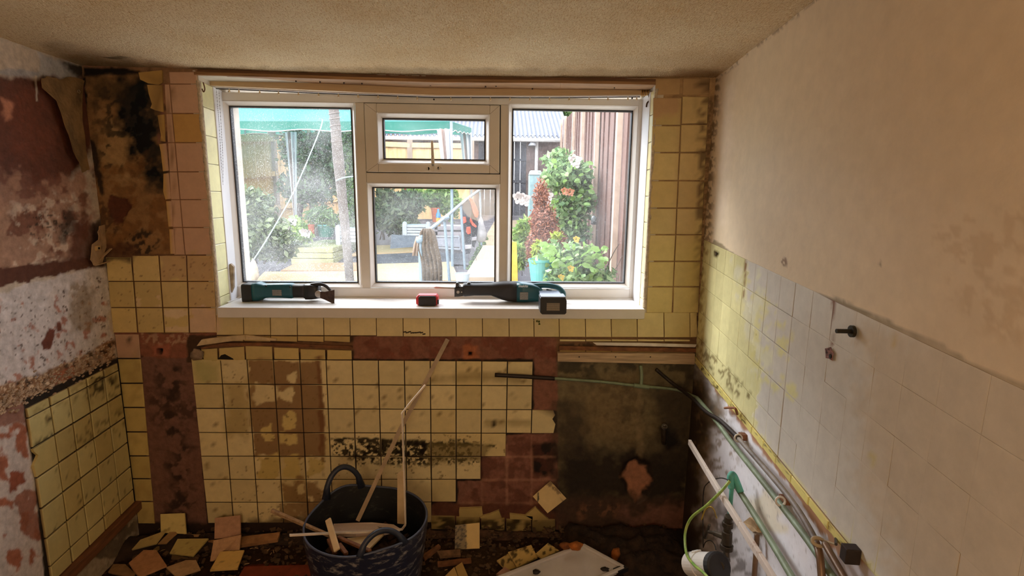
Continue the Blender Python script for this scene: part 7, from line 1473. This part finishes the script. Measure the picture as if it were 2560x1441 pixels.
# hi-vis work wear and bag
NV = mat('navy_workwear', (52, 54, 66), .9, var=.3, scale=14, bump=.4); HV = mat('orange_hivis', (255, 92, 62), .7, var=.08); RFm = mat('reflective_strip', (196, 194, 202), .4)
ww = empty('work_overalls', gy(1172, 6.8), 'navy and orange hi-vis work trousers hung on the handrail, lower middle pane', 'overalls')
def part_cloth(name, poly, Y, m, d=.04): q = MB(); q.prism([at_y(x, y, Y) for x, y in poly], (0, d, 0)); return q.build(name, m, ww, bevel=.008)
part_cloth('trouser_leg', [(1155, 506), (1172, 498), (1180, 520), (1178, 560), (1178, 612), (1176, 634), (1164, 636), (1162, 600), (1157, 560)], 6.74, NV); part_cloth('trouser_leg', [(1174, 500), (1184, 510), (1190, 540), (1196, 560), (1190, 606), (1186, 620), (1180, 616), (1178, 560), (1176, 520)], 6.80, NV)
part_cloth('orange_panel', [(1172, 493), (1180, 496), (1190, 514), (1196, 532), (1194, 544), (1187, 543), (1182, 530), (1178, 514)], 6.70, HV, .03); part_cloth('orange_pocket', [(1156, 543), (1164, 542), (1166, 556), (1158, 560)], 6.71, HV, .03); part_cloth('orange_pocket', [(1166, 568), (1176, 567), (1177, 584), (1170, 587), (1165, 580)], 6.71, HV, .03); part_cloth('orange_panel', [(1176, 544), (1182, 556), (1192, 566), (1190, 570), (1180, 564), (1174, 552)], 6.71, HV, .03)
part_cloth('reflective_band', [(1162, 613), (1178, 612), (1178, 622), (1163, 624)], 6.71, RFm, .03); part_cloth('reflective_band', [(1179, 594), (1192, 592), (1191, 601), (1179, 603)], 6.76, RFm, .03)
q = MB(); c = at_y(1202, 578, 6.9); q.lathe([(.004, .19), (.03, .14), (.05, .06), (.085, -.03), (.07, -.12), (.03, -.145), (0, -.15)], c, n=14, sy=.6); q.tube([c + [0, 0, .19], at_y(1198, 500, 7.0)], .005, 5); tag(q.build('plastic_bag', mat('white_plastic_bag', (240, 240, 244), .4, trans=.3), smooth=True), 'white plastic bag hanging from the handrail beside the hi-vis trousers', 'bag')
q = MB(); c = gy(1156, 4.5); c = at_y(1156, 712, 4.5); q.lathe([(0, 0), (.05, 0), (.065, .10), (.068, .10), (.066, .09), (0, .08)], c, n=18); tag(q.build('small_bucket', mat('pale_blue_bucket', (206, 226, 240), .4), smooth=False), 'small pale blue bucket at the bottom of the lower middle pane', 'bucket')
q = MB(); q.prism([at_y(1281, 604, 4.6), at_y(1292, 606, 4.6), at_y(1295, 712, 4.6), at_y(1278, 712, 4.6)], (0, .03, 0)); tag(q.build('yellow_plank', mat('yellow_painted_plank', (250, 214, 84), .5), bevel=.002), 'upright yellow plank at the left edge of the right pane', 'plank')
bn = empty('grey_green_bin', gy(1340, 9.5), 'pale turquoise bin with lid beside the black shed door, right pane', 'bin'); a, b = at_y(1324, 470, 9.5), at_y(1356, 426, 9.5); q = MB(); q.box((a[0], 9.5, gz(9.5)), (b[0], 9.9, b[2] - .08)); q.build('bin_body', mat('pale_turquoise', (168, 206, 210), .5), bn, bevel=.01); q = MB(); q.prism([(a[0] - .01, 9.48, b[2] - .08), (b[0] + .01, 9.48, b[2] - .08), (b[0] - .02, 9.6, b[2]), (a[0] + .02, 9.6, b[2])], (0, .3, 0)); q.build('bin_lid', mat('pale_turquoise', (168, 206, 210), .5), bn, bevel=.01)
sl = empty('solar_light', at_y(1484, 570, 5.2), 'black garden solar light on the brown fence behind the rose', 'lamp'); c = at_y(1484, 562, 5.2); q = MB(); q.lathe([(0, 0), (.028, 0), (.03, .02), (.03, .022), (.02, .03)], c, n=12); q.build('lamp_base', BLKP, sl); q = MB(); q.lathe([(.026, .026), (.03, .06), (.018, .085), (0, .09)], c, n=12); q.build('lamp_globe', mat('dark_globe', (90, 100, 100), .15), sl, smooth=True)
for (x0, x1, y1_, col, lb) in ((1007, 1016, 487, (220, 30, 60), 'red garment hanging on the washing line, middle pane'), (1019, 1026, 484, (40, 44, 56), 'black garment on the washing line beside the red one'), (1028, 1037, 486, (190, 226, 120), 'lime green garment on the washing line, middle pane'), (1039, 1048, 488, (60, 64, 76), 'dark striped garment at the right end of the washing line')):
    cloth('hanging_garment', [(463, x0, x1), (476, x0, x1), (y1_, x0 + 1, x1 - 1)], 9.8, mat('garment_%d' % x0, col, .9), lb, 'clothes', depth=.02, folds=2)
tag(tubeobj('washing_line', [at_y(940, 462, 9.8), at_y(1020, 465, 9.8), at_y(1130, 463, 9.8)], .004, ROPE, None, n=5), 'thin washing line across the top of the lower middle pane', 'washing line')
# neighbouring buildings beyond, so that light and view stay closed
q = MB(); q.box((-12, 19, 0), (-3.5, 22, 4.2)); o = q.build('far_house', mat('far_house_wall', (176, 150, 132), .9)); tag(o, 'plain brick house wall far behind the garden hedge', 'house')
